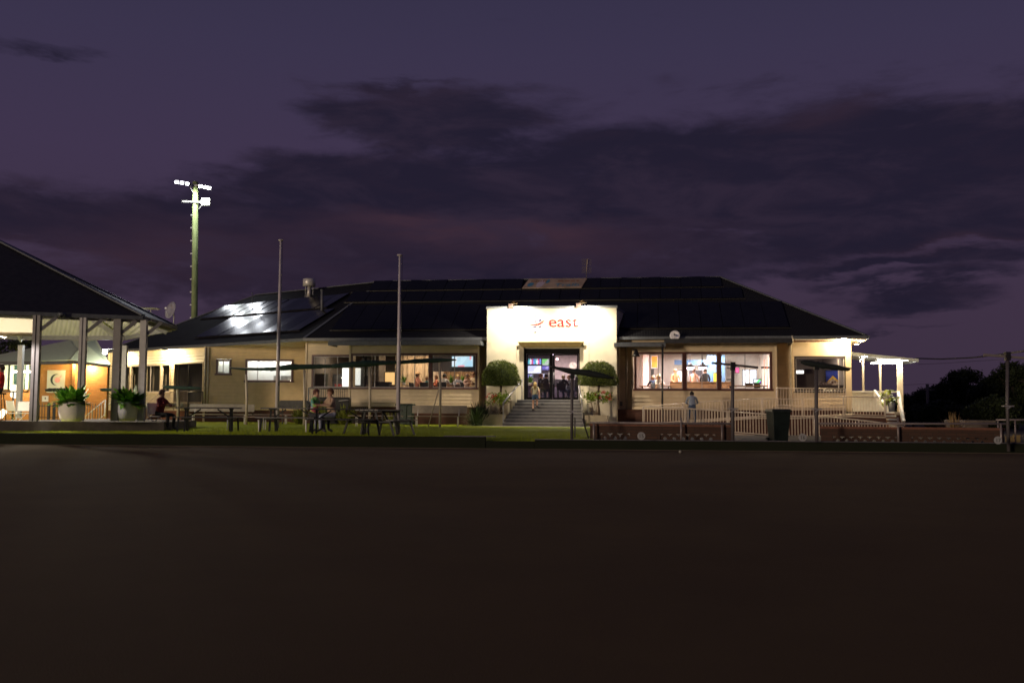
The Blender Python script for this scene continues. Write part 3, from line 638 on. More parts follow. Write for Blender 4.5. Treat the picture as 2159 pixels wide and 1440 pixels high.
for k in (457, 575, 590, 604):
    b = MB(FA); x = UA(k); b.box(x, x+.35, .2, .26, 2.4, 3.1 if k < 500 else 2.9); b.build('towel', mat('grey_towel', (.40, .42, .42), .8), CH)
b = MB(FA); x = UA(437.5); b.tube([(x-.12, -.1, 4.4), (x-.12, -.1, .9)], .05); b.tube([(x+.05, -.1, 4.4), (x+.05, -.1, .9)], .045); b.build('downpipe', MT['downpipe_paint'], CH)
# --- wing B: receding wall with windows and a sliding door, brightly lit by an eave lamp
pB = P(431, 800, 55.3); FB = Fr((pB.x, pB.y), WANG)
def UB(px): return FB.L(px, 800, 0)[0]
def ZB(px, py): return FB.L(px, py, 0)[1]
zo1, zo0 = ZB(395, 765), ZB(395, 829)         # door
wz1_, wz0_ = ZB(310, 769), ZB(310, 828); ul = UB(228)
floorB = ZB(395, 850)
b = MB(FB); b.siding(ul, 0, max(zo1, wz1_), EZ-.13, 0); b.siding(ul, UB(361), .95, wz0_, 0); b.siding(ul, UB(250), wz0_, wz1_, 0); b.siding(UB(359), UB(367), .95, wz1_, 0)
b.siding(UB(429), 0, .95, zo1, 0); b.siding(ul, UB(367), wz1_, max(zo1, wz1_)+.001, 0, bh=.3); b.siding(UB(367), UB(429), zo1, max(zo1, wz1_)+.001, 0, bh=.3); b.box(ul-.04, ul+.06, -.05, .2, .3, EZ-.13)
b.build('wall', mat('lit_weatherboard', (.66, .57, .38), .5, .05, 3, bump=.15), CH)  # paler copy of the cream boards: eave light put into the colour
b = MB(FB); b.siding(UB(361), 0, .95, floorB+.02, .0); b.build('wall', MT['lit_weatherboard'], CH)
b = MB(FB); b.box(ul, 0, .02, .25, 0, .95); b.build('brick_base', brick('wing_red_brick', WANG, (.26, .10, .05), (.18, .07, .04), (.15, .12, .10)), CH)
for (a, c, th) in ((250, 276, ()), (276, 306, ()), (306, 340, (317,)), (340, 360, ())): window(FB, a, 769, c, 829, -.02, th, fm=mat('pale_frame', (.60, .50, .36), .5), fw_=.07, ref=310, gm=glass)
o, _ = window(FB, 367, 765, 429, 850, -.02, (397,), fm=mat('pale_frame2', (.55, .47, .34), .5), fw_=.05, ref=395, sm=black, name='sliding_door')
b = MB(FB); b.box(ul+.1, -.05, 1.1, 1.15, 1.2, 4.4); b.box(ul+.07, ul+.12, .2, 1.1, 1.2, 4.4); b.build('interior_wall', mat('dark_curtain', (.05, .045, .035), .8, .3, 4, stretch=(6, 6, .3)), CH)
b = MB(FB)
for k in range(9): x = UB(262+k*13); b.box(x, x+.10, .25, .29, ZB(310, 826), ZB(310, 771))
b.build('blind', mat('blind_fabric', (.12, .10, .08), .8), CH)
# landing, its balustrade and the brick steps
b = MB(FB); l0, l1 = UB(318), UB(432); b.box(l0, l1+.2, -1.5, -.03, floorB-.18, floorB); b.build('landing', conc, CH)
def railing(fr, top, hgt, v, name='railing', m=None, sp_=.13, post=1.4, parent=CH, r=.022, br=.011):
    "tubular rail over balusters: top is a list of (u, z)"
    b = MB(fr); b.tube([(u, v, z) for u, z in top], r, 8); b.tube([(u, v, z-hgt+.08) for u, z in top], r*.8, 6)
    def zz(u):
        for (a, za), (c, zc) in zip(top, top[1:]):
            if a <= u <= c: return za+(zc-za)*(u-a)/(c-a)
        return top[-1][1]
    o = b.build(name, m or white, parent)
    b = MB(fr); u = top[0][0]+sp_/2
    while u < top[-1][0]: z = zz(u); b.tube([(u, v, z-hgt+.08), (u, v, z)], br, 5, False); u += sp_
    b.build('balusters', m or white, o)
    n = max(1, round((top[-1][0]-top[0][0])/post))
    for i in range(n+1):
        u = top[0][0]+(top[-1][0]-top[0][0])*i/n; z = zz(u); b = MB(fr); b.tube([(u, v, z-hgt-.05), (u, v, z)], r*1.15, 8); b.build('post', m or white, o)
    return o
vz = lambda px, py, v: FB.L(px, py, v)
railing(FB, [vz(338, 828, -1.4), vz(396, 824, -1.4)], .95, -1.4, m=mat('rail_paint', (.50, .38, .30), .4), sp_=.12)
railing(FB, [vz(397, 826, -1.45), vz(428, 826, -1.45)], .9, -1.45, m=black, sp_=.12)
railing(FB, [vz(303, 856, -1.4), vz(338, 828, -1.4)], .95, -1.4, m=MT['rail_paint'], sp_=.12)
b = MB(FB)
for k in range(6): u = UB(338)-.3*(k+1); b.box(u, u+.31, -1.5, -.04, .3, floorB-.17*(k+1))
b.build('brick_steps', MT['wing_red_brick'], CH)

# --- verandah on the right side
VV = 4.0
def UV(px): return F0.L(px, 800, VV)[0]
def UV2(px): return F0.L(px, 800, 1.6)[0]
def ZV(px, py): return F0.L(px, py, VV)[1]
v0, v1 = UV(1796), UV(1903); sz = ZV(1850, 824); fz = ZV(1850, 868)
b = MB(F0); tl, tr = F0.L(1789, 742, VV-.5), F0.L(1932, 757, VV-.5)
b.hexa([(tl[0], VV-.5, tl[1]-.1), (tr[0], VV-.5, tr[1]-.08), (tr[0], VV+3, tr[1]-.08), (tl[0], VV+3, tl[1]-.1)], [(tl[0], VV-.5, tl[1]), (tr[0], VV-.5, tr[1]), (tr[0], VV+3, tr[1]), (tl[0], VV+3, tl[1])])
vr = b.build('verandah_roof', mat('verandah_sheet', (.62, .60, .56), .5, .05), CH)
b = MB(F0); b.hexa([(tl[0], VV-.55, tl[1]-.14), (tr[0], VV-.55, tr[1]-.12), (tr[0], VV-.5, tr[1]-.12), (tl[0], VV-.5, tl[1]-.14)], [(tl[0], VV-.55, tl[1]+.01), (tr[0], VV-.55, tr[1]+.01), (tr[0], VV-.5, tr[1]+.01), (tl[0], VV-.5, tl[1]+.01)])
b.box(tr[0], tr[0]+.1, VV-.55, VV+3, tr[1]-.14, tr[1]+.01); b.build('gutter', lgut, vr)
def vtop(u): return tl[1]-.12+(tr[1]-tl[1])*(u-tl[0])/(tr[0]-tl[0])
for px, w in ((1820, .09), (1856, .09), (1895, .16), (1901, .10)):
    b = MB(F0); u = UV(px); b.box(u-w/2, u+w/2, VV-.04, VV+.05, sz if px < 1890 else .3, vtop(u)); b.build('verandah_post', mat('post_paint', (.62, .52, .36), .5, .05), CH)
b = MB(F0); b.box(v0, UV(1896), VV-.06, VV+.07, sz-.08, sz); b.box(v0, UV(1876), VV, VV+.1, fz, sz-.08); b.build('verandah_wall', mat('verandah_white', (.72, .68, .58), .5, .05), CH)
b = MB(F0); b.box(v0, v1, VV-.3, VV+3, fz-.15, fz); b.box(U(1798, -1.2), U(1866, -1.2), -1.2, VV-.3, fz-.15, fz-.003); b.build('verandah_floor', conc, CH)
b = MB(F0); b.box(U(1798, -1.2), U(1866, -1.2), -1.25, -1.2, .0, fz-.02); b.build('brick_base', brickm, CH); b = MB(F0); b.box(v0, v1, VV-.35, VV-.3, 0, fz-.16); b.build('brick_base', brickm, CH)
for k, (a, c) in enumerate(((1797, 1819), (1821, 1855), (1857, 1893))):
    b = MB(F0); b.add([(UV(a), VV+.02, sz), (UV(c), VV+.02, sz), (UV(c), VV+.02, vtop(UV(c))), (UV(a), VV+.02, vtop(UV(a)))], [(0, 1, 2, 3)]); b.build('screen', glass, CH)
b = MB(F0)
for k in range(6): z = fz-.16*k; b.box(UV2(1871), UV2(1893), 2.4-.3*k, 2.4-.3*k+.3+(.9 if k == 0 else .02), .05, z-.04)
b.build('verandah_steps', MT['wing_red_brick'], CH)
b = MB(F0)
for k in range(6): z = fz-.16*k; b.box(UV2(1871), UV2(1893), 2.37-.3*k, 2.37-.3*k+.33, z-.085, z)
b.build('step_nosing', white, CH)
b = MB(F0); s0, s1 = F0.L(1894, 830, 3.2), F0.L(1905, 892, 1.0)
b.bar((s0[0], 3.2, s0[1]), (s1[0], 1.0, s1[1]), .12, .28); b.build('stringer', white, CH)
s0, s1 = F0.L(1846, 828, 3.2), F0.L(1868, 862, 1.2)
b = MB(F0); b.bar((s0[0], 3.4, s0[1]), (s1[0], 1.2, s1[1]), .1, .3); b.build('stringer', white, CH)
# ================================================================== THE ROUND PAVILION ON THE LEFT
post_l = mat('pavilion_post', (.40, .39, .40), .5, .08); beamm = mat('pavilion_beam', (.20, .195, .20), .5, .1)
roofp = mat('pavilion_roof', (.020, .019, .022), .5, .2, spec=.25); under = corr('pavilion_underside', R(30), (.62, .60, .56), .5, .15)
PV = empty('pavilion', (-17.4, 34.0, .3), 'open octagonal pavilion with dark pyramid roof and pale posts', 'pavilion')
PC = Vector((-17.45, 34.0, 0)); EZp = 3.88; AZp = 6.67
crn = [P(302, 664, 30.9), P(371, 690, 34.6)]
def octo(r, z, k, off=R(-25)): a = off+k*math.pi/4; return Vector((PC.x+r*math.cos(a), PC.y+r*math.sin(a), z))
A_, B2 = crn; A_.z = B2.z = EZp
cor = {0: A_, 1: B2, 2: octo(5.6, EZp, 2), 3: octo(5.6, EZp, 3), 4: octo(5.6, EZp, 4), 5: octo(5.6, EZp, 5), 6: Vector((-22.6, 29.6, EZp)), 7: Vector((-15.6, 29.35, EZp))}
apex = P(-52, 484, 34.0)
b = MB()
for k in range(8):
    p, q = cor[k], cor[(k+1) % 8]; b.add([tuple(p), tuple(q), tuple(apex)], [(0, 1, 2)])
b.build('roof', roofp, PV)
b = MB()
for k in range(8):
    p, q = cor[k].copy(), cor[(k+1) % 8].copy(); d = Vector((0, 0, -.13)); b.add([tuple(p+d), tuple(q+d), tuple(apex+d)], [(0, 2, 1)])
b.build('ceiling_sheet', under, PV)
b = MB()
for k in range(8):
    p, q = cor[k], cor[(k+1) % 8]; b.bar(p-Vector((0, 0, .06)), q-Vector((0, 0, .06)), .10, .12); 
b.build('gutter', gutter, PV)
b = MB()
for k in range(8): b.bar(cor[k]+Vector((0, 0, .03)), apex+Vector((0, 0, .03)), .16, .05)
b.build('hip_capping', gutter, PV)
b = MB()
def inn(k, r=.97, dz=-.11): p = cor[k]; return Vector((PC.x+(p.x-PC.x)*r, PC.y+(p.y-PC.y)*r, EZp+dz))
for k in range(8): b.bar(inn(k), inn((k+1) % 8), .09, .15)
b.build('ring_beam', beamm, PV)
b = MB()
for k in range(8): b.bar(inn(k, .95, -.2), apex-Vector((0, 0, .35)), .07, .2)
b.build('rafters', mat('rafter_paint', (.42, .41, .40), .5), PV)
DZ = .62
front = lambda t: inn(7)+(inn(0)-inn(7))*t
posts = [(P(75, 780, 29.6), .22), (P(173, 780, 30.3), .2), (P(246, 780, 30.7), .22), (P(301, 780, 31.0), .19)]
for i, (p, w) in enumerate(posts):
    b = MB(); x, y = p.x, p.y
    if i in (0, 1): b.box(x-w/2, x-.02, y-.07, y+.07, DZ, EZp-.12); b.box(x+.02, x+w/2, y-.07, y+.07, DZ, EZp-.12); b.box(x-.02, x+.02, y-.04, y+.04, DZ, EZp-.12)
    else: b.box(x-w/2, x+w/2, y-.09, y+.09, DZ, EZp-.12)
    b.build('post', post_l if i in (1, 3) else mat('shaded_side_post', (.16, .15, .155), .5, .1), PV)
    b = MB(); b.bar((x+.1, y, EZp-.55), (x+.5, y+.15, EZp-.16), .07, .1); b.build('bracket', beamm, PV)
for k in (2, 3, 4, 5):
    q = inn(k); b = MB(); b.box(q.x-.09, q.x+.09, q.y-.09, q.y+.09, DZ, EZp-.4); b.build('post', post_l, PV)
dk = mat('deck_edge', (.075, .062, .058), .8, .2, 4); b = MB()
d0, d1 = P(-60, 887, 29.2), P(346, 891, 31.2); dd = Vector((0.25, 6.5, 0))
b.hexa([(d0.x, d0.y, .2), (d1.x, d1.y, .2), (d1.x-1.2, d1.y+7, .2), (d0.x, d0.y+10, .2)], [(d0.x, d0.y, DZ), (d1.x, d1.y, DZ-.03), (d1.x-1.2, d1.y+7, DZ-.03), (d0.x, d0.y+10, DZ)])
b.build('deck', dk, PV)
# roll-up blind on the front left bay, lit from inside
b = MB(); q0, q1 = P(-40, 690, 30.2), P(70, 690, 30.9); zt_, zb_2 = EZp-.12, P(30, 704, 30.5).z
n_ = 14; pts = []
for i in range(n_+1):
    t_ = i/n_; x = q0.x+(q1.x-q0.x)*t_; y = q0.y+(q1.y-q0.y)*t_; pts += [(x, y, zt_), (x, y, zb_2+.02*math.sin(i*2.1))]
b.add(pts, [(2*i, 2*i+2, 2*i+3, 2*i+1) for i in range(n_)], True)
bl = bpy.data.materials.new('blind_canvas'); bl.use_nodes = True; q = NT(bl.node_tree); o_ = q.n['Material Output']; q.n.remove(q.n['Principled BSDF'])
tl_ = q.new('ShaderNodeBsdfTranslucent'); tl_.inputs[0].default_value = (.85, .78, .66, 1); df = q.new('ShaderNodeBsdfDiffuse'); df.inputs[0].default_value = (.7, .65, .58, 1)
mx = q.new('ShaderNodeMixShader'); mx.inputs[0].default_value = .55; q.l.new(df.outputs[0], mx.inputs[1]); q.l.new(tl_.outputs[0], mx.inputs[2]); q.l.new(mx.outputs[0], o_.inputs[0])
BL = empty('rolled_blind', q0, 'white canvas blind half rolled up on the pavilion, glowing from the lamp behind', 'blind')
b.build('canvas', bl, BL)
b = MB(); b.tube([(q0.x, q0.y, zb_2-.02), (q1.x, q1.y, zb_2+.02)], .055, 10); b.build('roll', mat('roll_canvas', (.62, .50, .36), .7), BL)
# pavilion pendant (its bulb lights the ceiling and the blind)
LP_ = Vector((-16.9, 33.0, 3.35)); t_ = empty('pendant_light', LP_+Vector((0, 0, .9)), 'lamp hanging under the pavilion roof behind the blind', 'light')
b = MB(); b.tube([(LP_.x, LP_.y, LP_.z+.1), (LP_.x, LP_.y, LP_.z+2.2)], .012); b.lathe(LP_, ((.06, .12), (.2, .0)), 14); b.build('shade', white, t_)
lamp('POINT', 'bulb', LP_-Vector((0, 0, .12)), 620, (1, .86, .66), t_, .1)
q = P(-28, 704, 28.9); t_ = empty('pendant_light', Vector((q.x, q.y, EZp-.2)), 'unseen lamp added under the pavilion eave past the left edge to light the pots', 'light')  # lamp added out of view so the white pots catch light
b = MB(); b.tube([(q.x, q.y, q.z+.1), (q.x, q.y, EZp-.1)], .012); b.lathe(q, ((.18, 0), (.06, .12)), 14); b.build('shade', white, t_); lamp('SPOT', 'bulb', q-Vector((0, 0, .1)), 620, (1, .88, .80), t_, .1, aim=(-12.6, 30.1, .9), spot=62)
# dome camera under the beam
p = P(130, 664, 30.0); t_ = empty('security_camera', p+Vector((0, 0, .1)), 'small dark dome camera under the pavilion beam', 'camera')
b = MB(); b.lathe(p, ((.03, -.1), (.09, -.06), (.11, 0), (.11, .06)), 16); b.build('housing', gutter, t_); b = MB(); b.lathe(p-Vector((0, .05, .02)), ((.02, -.08), (.06, -.05), (.07, 0)), 14); b.build('lens', black, t_)

# ================================================================== LEFT BACKGROUND: ochre brick building with green roof
BB = empty('brick_building', P(120, 880, 47), 'ochre brick building with pale green roof behind the pavilion', 'building')
FBk = Fr(P(120, 800, 47).xy, R(3))
def UK(px, v=0): return FBk.L(px, 800, v)[0]
def ZK(py, v=0, px=150): return FBk.L(px, py, v)[1]
zk1, zk0 = ZK(766), ZK(846)
b = MB(FBk); b.box(UK(84), UK(226), 0, .3, 0.2, zk1); b.box(UK(158), UK(164), -.35, 0, 0.2, zk1)
b.box(UK(-60), UK(84), 1.2, 1.5, .2, ZK(822, 1.2)); b.box(UK(82), UK(85.5), 0, 1.3, .2, zk1); b.box(UK(-60), UK(84), 1.2, 1.5, ZK(768, 1.2), zk1); b.build('wall', bricko, BB)
b = MB(FBk); 
for a in (10, 22, 45, 56, 66, 76): b.box(UK(a, 1.1), UK(a+5, 1.1), 1.02, 1.2, ZK(822, 1.2), ZK(768, 1.2))
b.build('window_frame', mat('pale_mullion', (.62, .72, .68), .5), BB)
b = MB(FBk); b.add([(UK(-60), 1.25, ZK(822, 1.2)), (UK(84), 1.25, ZK(822, 1.2)), (UK(84), 1.25, ZK(768, 1.2)), (UK(-60), 1.25, ZK(768, 1.2))], [(0, 1, 2, 3)]); b.build('window_glass', mat('teal_glass', (.02, .06, .06), .1), BB)
groof = mat('green_roof_sheet', (.52, .57, .38), .6, .06); b = MB()
h1 = [P(-30, 768, 45.5), P(225, 770, 44.5), P(150, 719, 50), P(-30, 742, 52)]
b.slab([h1[0], P(118, 765, 45.5), P(172, 714, 50), P(-30, 752, 50)], .06) if False else None
b.slab([P(-40, 766, 46), P(180, 757, 46.3), P(147, 717, 51), P(-40, 765.5-10, 51)], .06)
b.add([tuple(P(180, 757, 46.3)), tuple(P(231, 766, 44)), tuple(P(196, 716, 50)), tuple(P(147, 717, 51.2))], [(0, 1, 2, 3)])
b.build('roof', groof, BB)
b = MB(); b.slab([P(148, 758, 45.2), P(180, 722, 47), P(203, 716, 48), P(233, 768, 43.6)], .05); b.build('roof_gable', groof, BB)
b = MB(); b.bar(P(-40, 767, 45.9), P(160, 764, 45.9), .08, .16); b.bar(P(160, 764, 45.9), P(231, 771, 43.9), .08, .16); b.build('fascia', mat('dark_fascia', (.05, .05, .05), .6), BB)
# its two wall lights
for i, (px, py) in enumerate(((160, 760), (193, 766))):
    u, z = FBk.L(px, py, -.4 if i == 0 else -.1); p = FBk.W(u, -.4 if i == 0 else -.1, z)
    t_ = empty('wall_light', p, ['white downlight on the brick pier behind the pavilion', 'white downlight on the ochre wall right of the brick pier'][i], 'light')
    b = MB(); b.box(p.x-.14, p.x+.14, p.y-.1, p.y+.08, p.z-.08, p.z+.08); b.build('housing', white, t_); b = MB(); b.box(p.x-.13, p.x+.13, p.y-.09, p.y+.07, p.z-.1, p.z-.082); b.build('diffuser', glow('walllight', (1, .9, .7), 40), t_)
    lamp('POINT', 'bulb', (p.x, p.y-.15, p.z-.22), 150 if i else 110, (1, .72, .36), t_, .08)
p = FBk.W(UK(40), .3, 2.75); t_ = empty('wall_light', p, 'lamp under the green roof left of the window row', 'light'); b = MB(); b.box(p.x-.4, p.x+.4, p.y-.08, p.y+.08, p.z-.04, p.z+.04); b.build('batten', glow('walllight2', (1, .9, .7), 12), t_)
lamp('POINT', 'bulb', (p.x, p.y-.1, p.z-.2), 200, (1, .82, .5), t_, .1)
# floodlight with a hard white glare at the corner
p = P(222, 742, 43.3); t_ = empty('floodlight', p, 'small white floodlight glaring at the corner of the left wing', 'floodlight')
b = MB(); b.box(p.x-.1, p.x+.1, p.y-.04, p.y+.06, p.z-.1, p.z+.1); b.tube([p+Vector((0, .05, .1)), p+Vector((.3, 1.5, .3))], .02); b.build('housing', white, t_)
b = MB(); b.box(p.x-.09, p.x+.09, p.y-.05, p.y-.041, p.z-.09, p.z+.09); b.build('lens', glow('flood_lens', (.9, .93, 1), 60), t_)
lamp('SPOT', 'bulb', (p.x, p.y-.08, p.z), 80, (.9, .93, 1), t_, .06, aim=(p.x+3, p.y-8, 0), spot=130); lamp('POINT', 'spill', p+Vector((-.35, -.3, .55)), 330, (.95, .98, .92), t_, .1)
# round emblem sign on the ochre wall
SG = empty('wall_sign', FBk.W(UK(118), -.05, ZK(816)), 'square cream sign with a dark crescent and red lettering on the ochre wall', 'sign')
a0, a1, z0, z1 = UK(100), UK(137.5), ZK(828), ZK(781); b = MB(FBk); b.box(a0, a1, -.05, -.002, z0, z1); b.build('signboard', mat('sign_cream', (.55, .56, .46), .4, .03), SG)
cx, cz, r0 = (a0+a1)/2+.02, z1-(z1-z0)*.42, .27; b = MB(FBk)
for i in range(16):
    t0, t1 = R(70+i*13), R(70+(i+1)*13); w0 = .10*math.sin(math.pi*i/16); w1 = .10*math.sin(math.pi*(i+1)/16)
    b.prism([(cx+(r0)*math.cos(t0), cz+r0*math.sin(t0)), (cx+r0*math.cos(t1), cz+r0*math.sin(t1)), (cx+(r0-w1)*math.cos(t1), cz+(r0-w1)*math.sin(t1)), (cx+(r0-w0)*math.cos(t0), cz+(r0-w0)*math.sin(t0))], -.06, -.052)
b.build('emblem', mat('emblem_dark', (.02, .04, .03), .5), SG)
b = MB(FBk); b.lathe((cx+.06, -.056, cz-.02), ((.12, 0), (.12, .001)), 8) if False else None
b.prism([(cx+.05+.13*math.cos(k*.524), cz-.02+.13*math.sin(k*.524)) for k in range(12)], -.058, -.052); b.prism([(cx+.1, cz+.08), (cx+.25, cz+.25), (cx+.22, cz+.1)], -.058, -.052); b.build('emblem', mat('emblem_pink', (.75, .35, .32), .5), SG)
text_mesh('events', 'lettering', .24, mat('sign_dark_red', (.30, .03, .03), .5), SG, FBk.W(a0+.09, -.054, z0+.10), FBk.u, (0, 0, 1), .002, sx=1.05)
p = FBk.W(UK(98), -.06, ZK(840)); t_ = empty('notice', p, 'small white notice below the square sign', 'notice'); b = MB(FBk); b.box(UK(91), UK(104), -.05, -.004, ZK(847), ZK(835)); b.build('sheet', white, t_)
b = MB(FBk); b.box(UK(97), UK(99), -.056, -.0502, ZK(842), ZK(838)); b.build('print', black, t_)
# white rail of the ramp by the ochre wall + black picket fence in front
r_ = railing(FBk, [(UK(180, -1.5), ZK(880, -1.5)), (UK(224, -1.5), ZK(842, -1.5))], .75, -1.5, name='ramp_rail', m=white, sp_=.14, parent=BB)
FN = empty('picket_fence', FBk.W(UK(110, -3), -3, .3), 'black spear-topped metal fence behind the plant pot', 'fence')
b = MB(FBk)
for k in range(26): u = UK(80, -3)+k*.115; b.tube([(u, -3, .35), (u, -3, ZK(850+(k % 2)*2, -3))], .014, 5)
b.build('pickets', black, FN); b = MB(FBk); 
for z in (ZK(856, -3), ZK(880, -3)): b.box(UK(80, -3), UK(142, -3), -3.02, -2.98, z-.015, z+.015)
b.build('rails', black, FN)
for k in (83, 105, 117): b = MB(FBk); u = UK(k, -3); b.box(u-.04, u+.04, -3.04, -2.96, .35, ZK(849, -3)); b.build('post', black, FN)
# clutter behind the pavilion: white crate-like chairs, low tables
def chair(name, loc, rz, m, label, legm=None, sc=1.0):
    t_ = empty(name, (0, 0, 0), label, 'chair'); legm = legm or galv
    b = MB(); b.box(-.23, .23, -.22, .22, .43, .46); b.build('seat', m, t_, .008)
    b = MB(); b.hexa([(-.22, .2, .52), (.22, .2, .52), (.22, .23, .52), (-.22, .23, .52)], [(-.21, .29, .88), (.21, .29, .88), (.21, .32, .88), (-.21, .32, .88)]); b.build('backrest', m, t_, .008)
    for s in (-1, 1):
        b = MB(); b.tube([(s*.24, -.26, 0), (s*.235, .24, .5), (s*.22, .31, .9)], .012, 6); b.build('leg', legm, t_)
        b = MB(); b.tube([(s*.22, .26, 0), (s*.22, -.2, .44)], .012, 6); b.build('leg', legm, t_)
    t_.location = loc; t_.rotation_euler = (0, 0, rz); t_.scale = (sc,)*3; return t_
whp = mat('white_plastic', (.75, .72, .70), .35, .03)
for (px, py, D, rz, lab) in ((36, 884, 36, 2.6, 'white plastic chair behind the pavilion floor, facing left'), (49, 884, 37, .4, 'white plastic chair next to the dark pavilion post')):
    q = P(px, py, D); chair('plastic_chair', (q.x, q.y, .38), rz, whp, lab, whp, 1.0)
p = P(28, 826, 40); t_ = empty('bar_table', (p.x, p.y, .38), 'thin black bar table behind the pavilion post', 'table'); b = MB(); b.box(p.x-.35, p.x+.45, p.y-.3, p.y+.3, p.z-.02, p.z+.03); b.build('tabletop', black, t_); b = MB(); b.tube([(p.x, p.y, .4), (p.x, p.y, p.z)], .03); b.build('leg', black, t_)
for i, (px, py, s_) in enumerate(((30, 819, .16), (30, 832, .15), (7, 869, .12), (2, 877, .10))):
    p = P(px, py, 40.2 if i < 2 else 38); t_ = empty('globe_light', p, ['upper of two round white globe lamps by the window row', 'lower of two round white globe lamps by the window row', 'small round table lamp at the left edge, upper', 'small round table lamp at the left edge, lower'][i], 'lamp')
    b = MB(); b.lathe(p-Vector((0, 0, s_)), [(max(.01, s_*math.sin(math.pi*k/8)), s_-s_*math.cos(math.pi*k/8)) for k in range(9)], 14); b.build('globe', glow('globe', (1, .88, .66), 2.2), t_)
    b = MB(); b.tube([p-Vector((0, 0, s_)), Vector((p.x, p.y, .38))], .012); b.build('stem', black, t_)

# ================================================================== FLOODLIGHT MAST
q0 = P(409.5, 700, 82); top = P(412, 384, 82)
MA = empty('floodlight_mast', (q0.x, q0.y, 0), 'tall greenish timber mast with blazing floodlights and climbing pegs behind the roof', 'floodlight mast')
b = MB(); b.tube([(q0.x-.1, 82, 0), (q0.x, 82, q0.z), P(411, 560, 82), top], [.30, .26, .24, .22], 14)
for k in range(6): 
    q = P(411+k*.2, 540+k*20, 82)
b.build('pole', mat('treated_timber', (.20, .24, .10), .8, .3, 3, bump=.5, stretch=(4, 4, .4)), MA)
b = MB(); b.bar(P(372, 386, 81.8), P(445, 395, 81.8), .12, .12); b.bar(P(400, 392, 81.8), P(408, 408, 81.8), .06, .06); b.build('crossarm', galv, MA)
b = MB(); b.bar(P(384, 425, 81.8), P(432, 427, 81.8), .14, .14); b.bar(P(428, 430, 81.8), P(419, 441, 81.8), .05, .05); b.build('crossarm', galv, MA)
b = MB()
for k in range(9): q = P(402-.2*k, 454+k*27.0, 81.9); b.bar(q, q+Vector((.32, 0, .02)), .07, .10)
b.build('climbing_pegs', galv, MA)
fl = glow('mast_lens', (.93, .92, 1.0), 11)
for (px, py, tlt) in ((374, 384.5, 1), (385, 386, 1), (396, 388, 1), (424, 393.5, -1), (434, 395.5, -1), (442, 397, -1)):
    q = P(px, py, 81.5); b = MB(); w, h = .30, .26; b.bar(q-Vector((w/2, 0, 0)), q+Vector((w/2, 0, -.03)), .3, h); o = b.build('floodlight', galv, MA)
    b = MB(); q2 = q-Vector((0, .17, .02)); b.bar(q2-Vector((w/2*.9, 0, 0)), q2+Vector((w/2*.9, 0, -.03)), .03, h*.85); b.build('lens', fl, o)
for px in (386, 432):
    q = P(px, 391, 81.2); lamp('SPOT', 'bulb', q, 700, (.9, .94, 1), MA, .3, aim=(q.x+4, 52, 3), spot=50)
q = P(406, 374, 80.2); lamp('SPOT', 'spill', q, 2600, (.92, 1, .92), MA, .3, aim=(q.x+.3, 81.9, 10), spot=125)  # extra spot added above the mast to brighten the pole; no fitting there
q = P(434, 426, 81.5); b = MB(); b.box(q.x-.36, q.x+.36, q.y-.1, q.y+.2, q.z-.3, q.z+.3); b.build('unlit_floodlight', white, MA)
# flagpoles
for (t_px, b_px, D, lab) in (((592, 508), (583.5, 906), 37, 'taller pale flagpole, left of the two'), ((843, 540), (839, 914), 30.5, 'shorter pale flagpole, right of the two, nearer the green')):
    a, c = P(t_px[0], t_px[1], D), P(b_px[0], b_px[1], D); a.x = a.x; t_ = empty('flagpole', (c.x, c.y, gz(c.x, c.y)), lab, 'flagpole', 'flagpoles on the lawn')
    b = MB(); m_ = c+(a-c)*.45; b.tube([(c.x, c.y, gz(c.x, c.y)-.05), m_, a], [.07, .055, .03] if D < 33 else [.085, .065, .035], 12); b.build('pole', polew, t_)
    b = MB(); b.lathe(a, ((.07, 0), (.09, .02), (.09, .04), (.02, .06)), 12); b.build('truck', polew, t_)
    b = MB(); cc = c+(a-c)*.23; b.bar(cc+Vector((.05, -.05, 0)), cc+Vector((.05, -.05, .16)), .03); b.tube([cc+Vector((.06, -.05, .1)), a+Vector((.08, -.02, 0))], .006, 4); b.build('cleat', black, t_)

# ================================================================== ROOF HARDWARE
def dish(name, p, r, label, face, m, mast=.5):
    t_ = empty(name, p-Vector((0, 0, mast)), label, 'satellite dish'); f = Vector(face).normalized(); x = f.cross(Vector((0, 0, 1))).normalized(); y = x.cross(f)
    b = MB(); V = [tuple(p)]; F = []; n = 24
    for j in range(1, 4):
        for k in range(n): a = 2*math.pi*k/n; V.append(tuple(p+(x*math.cos(a)+y*math.sin(a))*r*j/3+f*(.22*r*(j/3)**2)))
    for k in range(n): F.append((0, 1+k, 1+(k+1) % n))
    for j in range(2):
        for k in range(n): F.append((1+j*n+k, 1+(j+1)*n+k, 1+(j+1)*n+(k+1) % n, 1+j*n+(k+1) % n))
    b.add(V, F, True); o = b.build('reflector', m, t_); md = o.modifiers.new('th', 'SOLIDIFY'); md.thickness = .015
    b = MB(); b.tube([p-y*r*.9+f*.1, p+f*r*.8-y*r*.2], .012, 5); b.box(*[c for q in zip(p+f*r*.8-Vector((.04, .04, .04)), p+f*r*.8+Vector((.04, .04, .04))) for c in q]); b.build('feed_arm', galv, t_)
    b = MB(); b.tube([p-f*.05, p-f*.1-Vector((0, 0, .1)), p-f*.1-Vector((0, 0, mast+.15))], .022, 6); b.build('mast', galv, t_); return t_
p = P(1423, 708, 46.6); d_ = dish('satellite_dish', p, .24, 'small white satellite dish standing on the awning right of the entrance', (-.25, -1, .25), mat('dish_white', (.80, .78, .82), .4, .03), .22)
